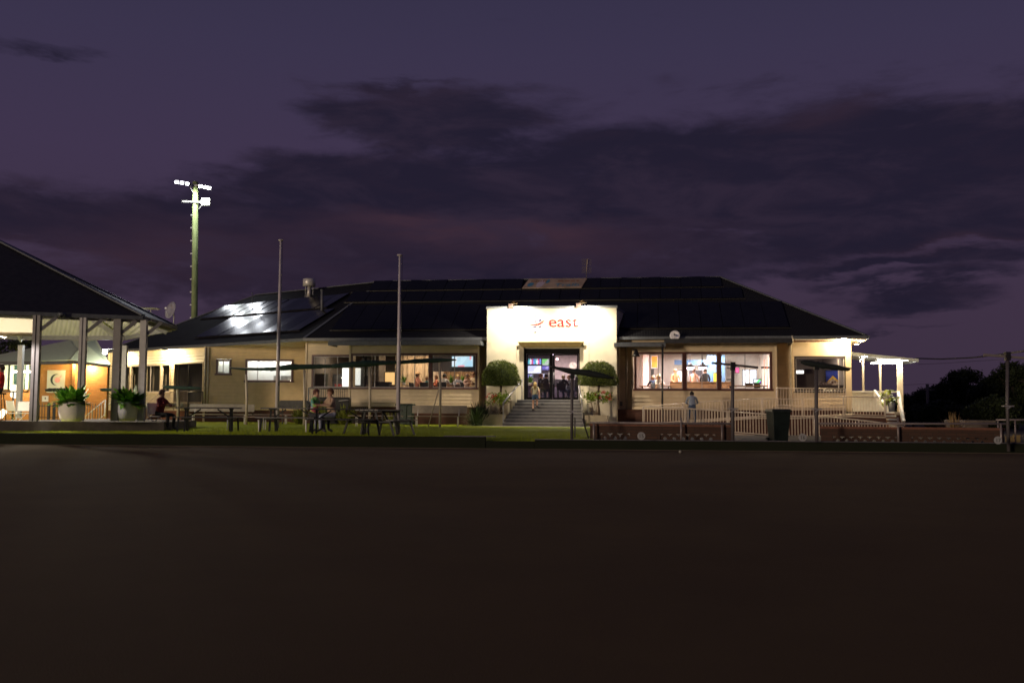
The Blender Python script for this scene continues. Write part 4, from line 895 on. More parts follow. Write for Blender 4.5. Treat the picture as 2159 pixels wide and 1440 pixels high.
lx = Vector((.985, -.17, 0)); text_mesh('sat', 'lettering', .15, mat('dish_blue', (.05, .08, .4), .5), d_, p+Vector((-.02, -.12, -.05)), lx, (0, 0, 1), .004)
dish('satellite_dish', P(363, 655, 47), .42, 'large grey satellite dish behind the pavilion eave, seen at an angle', (-.62, -.72, .25), mat('dish_grey', (.17, .15, .18), .5, .05), .5)
def yagi(name, p, w, label, m):
    t_ = empty(name, p-Vector((0, 0, .8)), label, 'antenna'); b = MB(); b.tube([p-Vector((0, 0, .8)), p+Vector((0, 0, .08))], .02, 6); b.build('mast', m, t_)
    b = MB(); b.bar(p+Vector((-w*.5, 0, 0)), p+Vector((w*.5, .0, -.02)), .04)
    for k in range(9): q = p+Vector((-w*.45+w*.9*k/8, 0, .01)); b.bar(q-Vector((0.03, .4-.02*k, 0)), q+Vector((.03, .4-.02*k, .0)), .022)
    b.build('boom', m, t_); return t_
yagi('television_antenna', P(318, 651, 43.0), .75, 'pale television antenna above the pavilion eave', mat('pale_alu', (.45, .42, .33), .5))
p = P(1236, 588, 54); t_ = empty('television_antenna', p, 'grid television antenna standing on the main ridge', 'antenna'); al = mat('grid_alu', (.12, .10, .11), .5)
b = MB(); a_ = P(1237, 546, 54); b.tube([p-Vector((0, 0, .2)), a_], .02, 6); b.build('mast', al, t_); b = MB()
for k in range(15):
    z = a_.z-.02-k*.053*1.0; 
    if k in (7,): continue
    b.bar((a_.x-.25-.0, a_.y, z), (a_.x+.24, a_.y, z), .010, .014)
for s in (-.25, -.12, .12, .24): b.bar((a_.x+s, a_.y, a_.z-.36), (a_.x+s, a_.y, a_.z), .012); b.bar((a_.x+s, a_.y, a_.z-.78), (a_.x+s, a_.y, a_.z-.42), .012)
b.build('grid', al, t_); b = MB(); b.bar((a_.x-.02, a_.y-.1, a_.z-.7), (a_.x+.03, a_.y-.1, a_.z-.02), .035); b.build('dipoles', mat('dip', (.35, .28, .22), .5), t_)
# kitchen exhaust cowl and vent pipe on the left slope
p = P(652, 600, 58); t_ = empty('exhaust_cowl', p-Vector((0, 0, .5)), 'galvanised round exhaust cowl on the left ridge', 'roof vent')
zn = mat('bright_zinc', (.55, .52, .50), .4, .15, 6, metal=.35)
b = MB(); b.lathe(p+Vector((0, 0, -.12)), ((.33, 0), (.37, .02), (.37, .42), (.33, .45)), 20); b.build('drum', zn, t_); b = MB(); b.lathe(p+Vector((0, 0, -.75)), ((.16, 0), (.11, .35), (.10, .62)), 16); b.build('duct', zn, t_)
b = MB(); 
for s in (-.22, .22): b.bar(p+Vector((s, 0, -.75)), p+Vector((s, 0, -.1)), .02)
b.build('strut', galv, t_)
for (px, y0, y1, D, r, lab) in ((679, 612, 648, 53.5, .075, 'dark vent pipe on the slope below the cowl'), (532, 618, 640, 59.0, .02, 'thin rod standing at the left end of the ridge')):
    a, c = P(px, y0, D), P(px, y1, D); t_ = empty('vent_pipe', c, lab, 'vent pipe'); b = MB(); b.tube([c-Vector((0, 0, .4)), a], r, 10); b.build('pipe', mat('vent_paint', (.10, .10, .12), .5), t_); b = MB(); b.lathe(a, ((r*1.3, -.03), (r*1.3, .03)), 10); b.build('cap', gutter, t_)
# bell-shaped lantern left of the right bay
p = P(1341, 740, 46.3); t_ = empty('bell_lantern', p, 'unlit black bell-shaped lantern at the left corner of the right bay', 'lantern'); b = MB(); b.lathe(p-Vector((0, 0, .26)), ((.19, 0), (.17, .05), (.11, .16), (.09, .26), (.03, .34)), 14); b.build('shade', black, t_); b = MB(); b.tube([p+Vector((0, 0, .05)), p+Vector((0, .3, .12)), p+Vector((0, 1.6, .12))], .02); b.build('arm', black, t_)
for px in (1308, 1336):
    u = U(px, VM-.06); z = Zf(px, 851, VM); t_ = empty('meter_box', F0.W(u, VM-.06, z), 'small dark box low on the wall, %s the downpipes' % ('left of' if px < 1320 else 'right of'), 'box'); b = MB(F0); b.box(u-.1, u+.1, VM-.14, VM-.02, z-.1, z+.1); b.build('box', mat('meter_grey', (.10, .09, .085), .6), t_, .01); b = MB(F0); b.box(u-.06, u+.06, VM-.15, VM-.141, z-.05, z+.06); b.build('lid', mat('meter_lid', (.16, .15, .14), .5), t_)

# ================================================================== SHADE UMBRELLAS AND POSTS ROUND THE GREEN
def shade(pp, wing, D, cm, label, tip=None, bar_=None, base=None, r=.045, clamp=True, brace=True, pm=None, gz_=None):
    "post carrying a furled canvas; wing = list of (px, py, half thickness px)"
    c = P(pp[0], pp[2], D); z0 = gz_ if gz_ is not None else gz(c.x, c.y); a = P(pp[1], pp[3], D); k = D/FPX
    t_ = empty('furled_shade', (c.x, c.y, z0), label, 'shade', 'furled shades round the green'); pm = pm or mat('shade_post', (.075, .065, .072), .5, .1)
    b = MB(); b.tube([(c.x, c.y, z0), (c.x, c.y, (a.z+z0)/2), a], r, 10); b.build('post', pm, t_)
    if wing:
        b = MB(); pts = [P(x, y, D-.04) for x, y, h in wing]; hs = [h*k for x, y, h in wing]; P2 = []; H2 = []; rg = random.Random(int(pp[0]))
        for i in range(len(pts)-1):
            for j in range(5):
                f = j/5; P2.append(pts[i].lerp(pts[i+1], f)); H2.append((hs[i]+(hs[i+1]-hs[i])*f)*rg.uniform(.9, 1.1))
        P2.append(pts[-1]); H2.append(hs[-1]); b.tube(P2, H2, 9); b.build('canvas', cm, t_)
        b = MB(); b.bar(pts[0]+Vector((-.05, .03, hs[0])), pts[-1]+Vector((.05, .03, hs[-1]*.3)), .03); b.build('arm', pm, t_)
    if bar_: b = MB(); b.bar(P(*bar_[0], D), P(*bar_[1], D), .05, .06); b.build('crossbar', bar_[2] if len(bar_) > 2 else pm, t_)
    if clamp: q = c.lerp(a, .42); b = MB(); b.box(q.x-.13, q.x+.13, q.y-.06, q.y+.06, q.z-.015, q.z+.015); b.bar(q-Vector((.06, .05, .08)), q+Vector((.06, -.05, .0)), .03); b.build('winder', galv, t_)
    if brace: b = MB(); b.box(a.x-.06, a.x+.06, a.y-.06, a.y+.06, a.z-.1, a.z+.12); b.build('pivot', black, t_)
    return t_
sh = shade((1205.5, 1207, 922, 790), [(1163, 773.5, 1.5), (1172, 776, 3.5), (1200, 782, 6), (1235, 786, 7), (1268, 792, 6), (1292, 797, 2)], 26.9, darkc, 'furled dark shade tilted across the entrance steps', r=.04)
for (a, c) in (((1212, 880), (1212, 922)), ((1228, 882), (1241, 924))): b = MB(); b.tube([P(*a, 27.4), P(*c, 27.4)], .02, 6); b.build('stay', MT['shade_post'], sh)
shade((1722, 1721, 928, 772), [(1689, 763, 3), (1700, 765, 5.5), (1735, 771, 6.5), (1770, 776, 6), (1788, 780, 3), (1793, 777, 1)], 26.3, darkc, 'furled dark shade before the corner window on a dark post', r=.048, gz_=.05)
shade((1545, 1545, 926, 773), None, 26.6, darkc, 'bare shade arm without canvas on the post in front of the right bay', bar_=((1500, 765), (1598, 775)), r=.045, gz_=.05)
shade((2126, 2124, 932, 752), None, 25.3, darkc, 'bare shade post at the right edge of the picture', bar_=((2074, 748), (2172, 756), mat('pale_bar', (.16, .14, .14), .5)), r=.042, gz_=.05)
fp = mat('pale_shade_post', (.42, .36, .28), .5, .1)
wings = [((519, 519, 895, 789), [(484, 776, 1.5), (516, 778.5, 2.5), (545, 778.5, 3), (572, 778, 4)], 44.0, 'left-most of the four long furled green shades on the lawn'),
         ((641, 641.5, 895, 776), [(570, 779, 4), (613, 774, 6.5), (641, 773.5, 5.5), (668, 773, 4.5), (702, 772, 4)], 43.6, 'second furled green shade from the left, before the wing corner'),
         ((779, 779.5, 899, 774), [(700, 772, 4), (745, 768.4, 7), (784, 765.8, 6.5), (815, 765, 4.5), (838, 764.5, 3.5)], 42.6, 'third furled green shade, in front of the left bay window'),
         ((927.5, 927.5, 902, 759), [(838, 765, 3.5), (870, 762, 4.5), (900, 760.5, 5.2), (935, 759.5, 3.5), (958, 758.6, 2)], 41.6, 'right-most furled green shade with a pale crossbar on top')]
for i, (pp, w, D, lab) in enumerate(wings):
    shade(pp, w, D, greenc, lab, r=.055, clamp=False, brace=False, pm=fp, bar_=((895, 756.5), (962, 759), fp) if i == 3 else None)
q1_, q2_ = P(927, 815, 41.6), P(902, 902, 41.9); sh = bpy.data.objects['furled_shade.007']; b = MB(); b.tube([q1_, q2_], .022, 6); b.build('stay', fp, sh)
shade((375, 375, 893, 818), [(344, 815.5, 1.5), (352, 816, 3.5), (385, 817.5, 3.5), (418, 818.5, 3), (425, 819, 1.2)], 38, greenc, 'short furled green shade over the left picnic table', r=.06, clamp=False, brace=False, pm=mat('olive_post', (.22, .20, .12), .6))
shade((134, 134, 888, 822), [(96, 823, 2), (104, 822, 3.8), (135, 822, 3.5), (152, 822, 1.5)], 39, darkc, 'short furled shade behind the left plant pot', r=.04, clamp=False, brace=False)
shade((240, 240, 888, 822), [(212, 822, 2), (217, 822, 3.5), (240, 822, 3.2), (252, 822, 1.5)], 41, greenc, 'short furled green shade behind the pavilion posts, left of the left wing', r=.04, clamp=False, brace=False)
# slender dark column on the ramp that props the awning
a, c = P(1397, 726, 45.6), P(1396, 886, 45.6); t_ = empty('awning_column', (c.x, c.y, .05), 'slender black column propping the awning beside the ramp', 'column'); b = MB(); b.tube([(c.x, c.y, .05), a], .045, 10); b.build('shaft', black, t_); b = MB(); b.box(c.x-.09, c.x+.09, c.y-.09, c.y+.09, .35, .38); b.build('base_plate', black, t_)
# white stakes
for px, D in ((546, 31), (645.5, 30.5)):
    a, c = P(px-.5, 887, D), P(px, 914, D); t_ = empty('stake', (c.x, c.y, gz(c.x, c.y)), 'short white stake on the lawn %s the nearer picnic tables' % ('left of' if px < 600 else 'between'), 'stake'); b = MB(); b.tube([(c.x, c.y, gz(c.x, c.y)-.05), a], .022, 8); b.build('shaft', white, t_); b = MB(); b.lathe(a, ((.03, 0), (.03, .03)), 8); b.build('cap', white, t_)
# rink number discs on the bank
for px, py, n_, D in ((1352, 919, '15', 25.9), (1692, 922, '16', 25.2), (2104, 928, '17', 24.3)):
    c = P(px, py, D); r = 8.3*D/FPX; t_ = empty('rink_marker', (c.x, c.y, .2), {'15': 'white disc marked 15 before the left brick wall', '16': 'white disc marked 16 beside the wheelie bin', '17': 'white disc marked 17 at the right end of the wall'}[n_], 'marker', 'rink number discs'); b = MB(); b.prism([(c.x+r*math.cos(k*.3927), c.z+r*math.sin(k*.3927)) for k in range(16)], c.y-.01, c.y+.01); b.build('disc', mat('disc_white', (.30, .30, .32), .5), t_)
    text_mesh(n_, 'number', r*1.35, mat('number_black', (.01, .01, .012), .6), t_, (c.x, c.y-.014, c.z-r*.48), (1, 0, 0), (0, 0, 1), .001, cx=True)
    b = MB(); b.bar((c.x, c.y+.02, c.z-r*.9), (c.x, c.y+.02, c.z), .02); b.build('peg', galv, t_)

# ================================================================== LOW BRICK WALLS, PIPE FENCE, RAMP
def low_wall(pa, pb, D0, D1, ytop, open_, lab):
    a, c = P(pa, ytop[0], D0), P(pb, ytop[1], D1); fr = Fr((a.x, a.y), math.atan2(c.y-a.y, c.x-a.x)); L_ = (Vector((c.x, c.y))-Vector((a.x, a.y))).length; zt = (a.z+c.z)/2
    t_ = empty('brick_wall', (a.x, a.y, .05), lab, 'wall'); o0 = [tuple(fr.L(q, 917, 0)[0] for q in o) for o in open_]; zo1, zo0 = zt-.27, .10
    b = MB(fr); b.box(0, L_, 0, .22, zo1, zt-.06); b.box(0, L_, 0, .22, 0, zo0); x = 0
    for (p0, p1) in o0: b.box(x, p0, 0, .22, zo0, zo1); x = p1
    b.box(x, L_, 0, .22, zo0, zo1); b.build('brickwork', brickw, t_)
    b = MB(fr); b.box(-.02, L_+.02, -.015, .235, zt-.06, zt); b.build('coping', mat('brick_coping', (.14, .055, .035), .8, .2, 8), t_)
    h = zo1-zo0
    for (p0, p1) in o0:
        n = max(1, round((p1-p0)/h)); w = (p1-p0)/n; b = MB(fr)
        for i in range(n):
            cx_ = p0+(i+.5)*w; cz_ = zo0+h/2
            for k in range(10):
                a0_, a1_ = k*.6283, (k+1)*.6283; ri, ro = h*.20, h*.52
                b.prism([(cx_+ro*math.cos(a0_), cz_+ro*math.sin(a0_)), (cx_+ro*math.cos(a1_), cz_+ro*math.sin(a1_)), (cx_+ri*math.cos(a1_), cz_+ri*math.sin(a1_)), (cx_+ri*math.cos(a0_), cz_+ri*math.sin(a0_))], .05, .15)
        b.build('breeze_blocks', brickw, t_)
    return t_
low_wall(1244, 1543, 29.0, 28.0, (894, 895), ((1264, 1328), (1392, 1508)), 'low brown brick wall with breeze-block openings right of the lawn')
low_wall(1731, 2116, 27.8, 26.6, (899, 902), ((1757, 1892), (1922, 2082)), 'long low brick wall with breeze-block openings at the right')
def pipe_fence(pts, posts, lab):
    q = [P(x, y, D) for x, y, D in pts]; t_ = empty('pipe_fence', (q[0].x, q[0].y, .05), lab, 'fence'); pf = mat('pipe_grey', (.24, .20, .20), .4, .1, metal=.3)
    b = MB(); b.tube(q, .03, 8); b.build('rail', pf, t_)
    for (x, y, D) in posts: a = P(x, y, D); b = MB(); b.tube([(a.x, a.y, .05), a], .028, 8); b.build('post', pf, t_)
    return t_
pipe_fence([(1244, 891, 28.8), (1545, 893, 27.8)], [(1252, 891, 28.77), (1522, 893, 27.9), (1436, 880, 28.1)], 'grey pipe rail along the top of the left brick wall')
pipe_fence([(1722, 893, 27.6), (2120, 893.5, 26.4)], [(1893, 880, 27.1), (2110, 893, 26.4)], 'grey pipe rail along the top of the right brick wall')
FNC = pipe_fence([(2100, 885, 33), (2200, 885, 33)], [(2104, 885, 33), (2140, 885, 33)], 'pipe fence at the far right edge beyond the brick wall')
# ramp: three rails and two slabs, switchback in front of the right wing
rp = mat('ramp_rail_paint', (.68, .58, .47), .35, .08, metal=.2)
RPv = dict(A=-.9, B=-1.9, C=-3.3)
def polyz(pts, v): return [F0.L(x, y, v) for x, y in pts]
RA = empty('access_ramp', F0.W(U(1500, -2.5), -2.5, .05), 'switchback access ramp with pale tubular railings in front of the right bay', 'ramp')
tA = polyz([(1637, 818), (1783, 820)], RPv['A']); tB = polyz([(1356, 857), (1474, 848), (1599, 840), (1660, 841), (1795, 836), (1866, 838)], RPv['B']); tC = polyz([(1356, 857), (1447, 861), (1560, 869), (1655, 876.5), (1740, 878), (1842, 889), (1905, 899)], RPv['C'])
railing(F0, tA, .86, RPv['A'], 'railing', rp, .125, 3.2, RA); railing(F0, tB, .86, RPv['B'], 'railing', rp, .125, 1.9, RA); railing(F0, tC, .95, RPv['C'], 'railing', rp, .125, 1.9, RA, r=.028, br=.013)
def rslab(top, dz, v0, v1, nm='slab'):
    b = MB(F0)
    for (u0, z0), (u1, z1) in zip(top, top[1:]): b.hexa([(u0, v0, -.1), (u1, v0, -.1), (u1, v1, -.1), (u0, v1, -.1)], [(u0, v0, z0-dz), (u1, v0, z1-dz), (u1, v1, z1-dz), (u0, v1, z0-dz)])
    return b
rslab(tB, .90, RPv['B']-.06, RPv['B']+1.5).build('upper_run', brickm, RA)
rslab([(u, z+.012) for u, z in tB], .90-.07, RPv['B']-.10, RPv['B']+1.5).build('upper_deck', mat('ramp_deck', (.46, .38, .30), .8, .1), RA) if False else None
b = MB(F0)
for (u0, z0), (u1, z1) in zip(tB, tB[1:]): b.hexa([(u0, RPv['B']-.1, z0-.898), (u1, RPv['B']-.1, z1-.898), (u1, RPv['B']+1.45, z1-.898), (u0, RPv['B']+1.45, z0-.898)], [(u0, RPv['B']-.1, z0-.83), (u1, RPv['B']-.1, z1-.83), (u1, RPv['B']+1.45, z1-.83), (u0, RPv['B']+1.45, z0-.83)])
b.build('upper_deck', mat('ramp_deck', (.46, .38, .30), .8, .1), RA)
b = MB(F0)
for (u0, z0), (u1, z1) in zip(tC, tC[1:]): b.hexa([(u0, RPv['C']-.1, z0-1.2), (u1, RPv['C']-.1, z1-1.2), (u1, RPv['C']+1.2, z1-1.2), (u0, RPv['C']+1.2, z0-1.2)], [(u0, RPv['C']-.1, z0-.93), (u1, RPv['C']-.1, z1-.93), (u1, RPv['C']+1.2, z1-.93), (u0, RPv['C']+1.2, z0-.93)])
b.build('lower_deck', MT['ramp_deck'], RA)
b = MB(F0); b.box(tA[0][0], tA[1][0], RPv['A']-.02, VR, tA[0][1]-1.0, tA[0][1]-.86); b.build('landing', MT['ramp_deck'], RA); b = MB(F0); b.box(tA[0][0]+.05, tA[1][0]-.05, RPv['A']+.02, VR+.04, .05, tA[0][1]-1.002); b.build('landing_wall', brickm, RA)
b = MB(); 
a, c = P(1795, 884, 44.2), P(1868, 890, 43.8); b.bar(a, c, .06, .18); b.build('kick_board', dsteel, RA)

# ================================================================== WHEELIE BINS
def bin_(name, loc, rz, m, label, sc=1.0):
    t_ = empty(name, (0, 0, 0), label, 'wheelie bin'); b = MB()
    b.hexa([(-.22, -.24, .05), (.22, -.24, .05), (.22, .24, .05), (-.22, .24, .05)], [(-.28, -.33, .98), (.28, -.33, .98), (.28, .31, .98), (-.28, .31, .98)]); b.build('body', m, t_, .02)
    b = MB(); b.hexa([(-.31, -.36, .98), (.31, -.36, .98), (.31, .33, .98), (-.31, .33, .98)], [(-.28, -.3, 1.06), (.28, -.3, 1.06), (.28, .33, 1.06), (-.28, .33, 1.06)])
    for k in range(9): x = -.28+k*.07; b.box(x-.02, x+.02, -.385, -.355, .97, 1.03)
    b.build('lid', m, t_, .012)
    b = MB(); b.tube([(-.25, .40, 1.0), (.25, .40, 1.0)], .018, 8); b.box(-.25, -.21, .3, .41, .96, 1.02); b.box(.21, .25, .3, .41, .96, 1.02); b.build('handle', m, t_)
    for s in (-1, 1):
        b = MB(); n = 14; b.add([(s*.27+dx, .22+.1*math.cos(6.283*k/n), .1+.1*math.sin(6.283*k/n)) for dx in (-.025, .025) for k in range(n)], [(k, (k+1) % n, n+(k+1) % n, n+k) for k in range(n)]+[tuple(range(n)), tuple(range(n, 2*n))]); b.build('wheel', black, t_)
    t_.location = loc; t_.rotation_euler = (0, 0, rz); t_.scale = (sc,)*3; return t_
binm = mat('bin_plastic', (.006, .012, .010), .45, .2, 8)
c = P(1641, 920, 30.5); bin_('wheelie_bin', (c.x, c.y, .05), R(5), binm, 'dark green wheelie bin in the gap between the brick walls', 1.0)
for px, lab in ((849, 'green wheelie bin beside the flagpole, under the left bay'), (860, 'green wheelie bin right of another bin, under the left bay')):
    c = P(px, 895, 46.3); bin_('wheelie_bin', (c.x, c.y, .33), R(-8), mat('bin_green', (.008, .025, .02), .5, .2, 8), lab, .95)

# ================================================================== PICNIC TABLES AND BENCHES
topm = mat('table_slats', (.05, .047, .05), .45, .15, 4); legm = mat('table_steel', (.010, .011, .014), .5, .2, spec=.2)
def picnic(name, label, topc=topm, L_=1.9):
    t_ = empty(name, (0, 0, 0), label, 'picnic table', 'picnic tables on the lawn')
    b = MB()
    for k in range(5): y = -.36+k*.148; b.box(-L_/2, L_/2, y, y+.135, .72, .76)
    b.build('tabletop', topc, t_, .006)
    for s in (-1, 1):
        b = MB()
        for k in range(2): y = s*.72-.13+k*.135; b.box(-L_/2+.02, L_/2-.02, y, y+.125, .43, .465)
        b.build('seat', topc, t_, .006)
    for e in (-1, 1):
        x = e*(L_/2-.28)
        for s in (-1, 1):
            b = MB(); b.bar((x, s*.16, .72), (x, s*.30, 0), .055, .05, (1, 0, 0)); b.build('leg', legm, t_)
            b = MB(); b.bar((x+e*.12, s*.66, .43), (x+e*.12, s*.80, .0), .055, .05, (1, 0, 0)); b.build('seat_leg', legm, t_)
        b = MB(); b.bar((x, -.75, .40), (x, .75, .40), .05, .045); b.bar((x, -.34, .70), (x, .34, .70), .05, .04); b.build('crossbeam', legm, t_)
        b = MB(); b.bar((x, 0, .42), (x-e*.42, 0, .70), .04, .04); b.build('brace', legm, t_)
    return t_
tabs = [(440, 31.0, 8, 'dark slatted picnic table nearest the pavilion', 1.0), (618, 31.5, -6, 'dark picnic table behind the left flagpole', 1.0), (716, 29.3, 12, 'picnic table with a pale edge in front of the two seated people', 1.0), (800, 29.8, 74, 'picnic table seen end-on beside the right flagpole', 1.0)]
T1 = picnic('picnic_table', tabs[0][3])
for i, (px, D, a, lab, sc) in enumerate(tabs):
    c = P(px, 905, D); o = T1 if i == 0 else dup(T1, label=lab); o.location = (c.x, c.y, gz(c.x, c.y)-.01); o.rotation_euler = (0, 0, R(a)); o.scale = (sc,)*3
def bench(name, label, L_, back, m, cm=None):
    t_ = empty(name, (0, 0, 0), label, 'bench', 'benches on the lawn'); b = MB()
    for k in range(3): b.box(-L_/2, L_/2, -.2+k*.13, -.09+k*.13, .42, .45)
    b.build('seat', m, t_, .005)
    if back: b = MB(); b.hexa([(-L_/2+.1, .22, .56), (L_/2, .22, .56), (L_/2, .25, .56), (-L_/2+.1, .25, .56)], [(-L_/2+.1, .30, .90), (L_/2, .30, .90), (L_/2, .33, .90), (-L_/2+.1, .33, .90)]); b.build('backrest', cm or m, t_, .005)
    for s in (-1, 1):
        x = s*(L_/2-.35); b = MB(); b.tube([(x, -.15, 0), (x, -.15, .42)], .022, 6); b.tube([(x, .12, 0), (x, .12, .42), (x, .22, .5), (x, .32, .88)] if back else [(x, .12, 0), (x, .12, .42)], .022, 6); b.build('leg', white, t_)
    return t_
slat = mat('bench_slat', (.34, .27, .23), .6, .12, 4); grb = mat('bench_grey', (.30, .26, .20), .6, .1)
for (px, py, D, L_, bk, m, lab, rz) in ((922, 897, 43, 2.5, True, grb, 'cream bench with a solid backrest beneath the left bay windows', -5), (462, 893, 45, 3.0, True, grb, 'long beige bench with a backrest behind the left picnic table', 3), (792, 893, 42, 2.3, False, slat, 'backless timber bench behind the end-on picnic table', -3), (520, 905, 33.5, 1.9, False, slat, 'backless timber bench left of the left flagpole', 0), (560, 890, 46.5, 2.6, False, slat, 'low backless bench against the yellow-lit wall', 0)):
    c = P(px, py, D); o = bench('bench', lab, L_, bk, m); o.location = (c.x, c.y, gz(c.x, c.y)); o.rotation_euler = (0, 0, R(rz))
# covered barbecue behind the seated people
c = P(620, 895, 47); t_ = empty('barbecue', (c.x, c.y, .35), 'covered grey barbecue on a trolley against the yellow-lit wall', 'barbecue'); z = P(620, 852, 47).z
b = MB(); b.prism([(c.x-.75, z-.22), (c.x+.75, z-.22), (c.x+.78, z+.02), (c.x+.62, z+.17), (c.x-.62, z+.17), (c.x-.78, z+.02)], c.y-.3, c.y+.3); b.build('cover', mat('bbq_cover', (.085, .08, .075), .7, .2, 6, bump=.3), t_, .05)
for s in (-.55, .55): b = MB(); b.bar((c.x+s, c.y, .36), (c.x+s, c.y, z-.2), .05); b.build('leg', black, t_)
c = P(703, 850, 47.2); t_ = empty('barbecue', (c.x, c.y, .4), 'dark barbecue with a silver side tray behind the balcony rail', 'barbecue'); b = MB(); b.box(c.x-.75, c.x+.8, c.y-.3, c.y+.3, c.z-.3, c.z+.28); b.build('body', black, t_, .04)
b = MB(); a = P(725, 845, 46.8); b.bar(a-Vector((.22, 0, 0)), a+Vector((.22, 0, .03)), .3, .03); b.build('side_tray', galv, t_); b = MB(); b.box(c.x-.6, c.x+.6, c.y-.2, c.y+.2, .38, c.z-.3); b.build('cart', dsteel, t_)
c = P(352, 888, 36); p = c
# vent grille in the brick base
b = MB(F0); u = U(765, VB); z = Zf(765, 862, VB)
for k in range(9): b.bar((u-.45+k*.1, VB-.0, z-.12), (u-.38+k*.1, VB-.0, z+.08), .03, .02)
b.build('vent_grille', mat('grille', (.30, .26, .22), .5), CH)
# squat white pots of the pavilion
# ================================================================== PEOPLE
skinm = mat('skin', (.50, .28, .19), .55, .06); skin2 = mat('skin_tan', (.36, .20, .13), .55, .06)
def cloth(name, c, var=.12, sc=12, col2=None): return mat('cloth_'+name, c, .85, var, sc, bump=.3, bscale=30, col2=col2)
jeans = cloth('denim', (.045, .07, .13)); darkc_ = cloth('charcoal', (.02, .02, .025)); whitec = cloth('white', (.70, .66, .62)); shoe = mat('shoe', (.05, .045, .045), .6)
EYE = mat('eye', (.02, .015, .01), .3)
def POSE(kind):
    J = dict(pelvis=(0, 0, .94), waist=(0, 0, 1.08), chest=(0, .01, 1.28), neck0=(0, .01, 1.43), neck=(0, -.005, 1.51), head=(0, -.02, 1.60), crown=(0, -.01, 1.69))
    for s, n in ((-1, 'R'), (1, 'L')):
        J['sh'+n] = (s*.175, .01, 1.40); J['el'+n] = (s*.235, .03, 1.12); J['wr'+n] = (s*.25, -.05, .88); J['hip'+n] = (s*.10, 0, .90); J['kn'+n] = (s*.11, -.01, .49); J['an'+n] = (s*.11, .03, .08); J['toe'+n] = (s*.13, -.14, .035)
    if kind in ('sit', 'sit_table'):
        dz = -.43
        for k in list(J):
            if k[:2] not in ('kn', 'an', 'to'): J[k] = (J[k][0], J[k][1], J[k][2]+dz)
        for s, n in ((-1, 'R'), (1, 'L')):
            J['hip'+n] = (s*.11, -.02, .50); J['kn'+n] = (s*.14, -.45, .50); J['an'+n] = (s*.14, -.44, .09); J['toe'+n] = (s*.16, -.60, .035)
            if kind == 'sit': J['el'+n] = (s*.24, -.06, .72); J['wr'+n] = (s*.13, -.28, .62)
            else: J['el'+n] = (s*.25, -.20, .78); J['wr'+n] = (s*.10, -.42, .83 if s < 0 else .80)
        for k in ('chest', 'neck0', 'neck', 'head', 'crown', 'shL', 'shR'): J[k] = (J[k][0], J[k][1]-.06, J[k][2])
    if kind == 'lean':      # seen from behind, elbows forward on a rail, bent a little
        for k, d in (('waist', -.03), ('chest', -.12), ('neck0', -.20), ('neck', -.25), ('head', -.31), ('crown', -.32), ('shL', -.18), ('shR', -.18)): J[k] = (J[k][0], J[k][1]+d, J[k][2]-abs(d)*.35)
        J['elL'] = (.26, -.38, 1.10); J['elR'] = (-.26, -.36, 1.10); J['wrL'] = (.10, -.55, 1.06); J['wrR'] = (-.12, -.56, 1.05); J['knL'] = (.16, -.06, .49); J['anL'] = (.20, .05, .08); J['toeL'] = (.22, -.12, .035); J['hipL'] = (.11, 0, .90)
    if kind == 'climb':     # walking up steps, away from the camera, one leg raised
        J['knR'] = (-.11, -.24, .66); J['anR'] = (-.11, -.10, .32); J['toeR'] = (-.12, -.27, .27); J['knL'] = (.11, .04, .50); J['anL'] = (.12, .26, .13); J['toeL'] = (.13, .15, .03)
        J['elL'] = (.24, -.10, 1.13); J['wrL'] = (.19, -.30, 1.02); J['elR'] = (-.24, .16, 1.15); J['wrR'] = (-.25, .22, .90)
        for k in ('chest', 'neck0', 'neck', 'head', 'crown', 'shL', 'shR'): J[k] = (J[k][0], J[k][1]-.09, J[k][2]-.02)
    if kind == 'stool':     # perched on a high stool, knees bent
        for s, n in ((-1, 'R'), (1, 'L')): J['hip'+n] = (s*.10, -.02, .90); J['kn'+n] = (s*.13, -.42, .86); J['an'+n] = (s*.12, -.38, .42); J['toe'+n] = (s*.13, -.53, .37); J['el'+n] = (s*.25, -.10, 1.12); J['wr'+n] = (s*.14, -.34, 1.03)
    return J
RAD = dict(pelvis=.135, waist=.125, chest=.15, neck0=.085, neck=.055, head=.092, crown=.062, sh=.062, el=.043, wr=.028, hip=.095, kn=.062, an=.042, toe=.036)
BON = [('pelvis', 'waist'), ('waist', 'chest'), ('chest', 'neck0'), ('neck0', 'neck'), ('neck', 'head'), ('head', 'crown')]
for n in 'LR': BON += [('neck0', 'sh'+n), ('sh'+n, 'el'+n), ('el'+n, 'wr'+n), ('pelvis', 'hip'+n), ('hip'+n, 'kn'+n), ('kn'+n, 'an'+n), ('an'+n, 'toe'+n)]
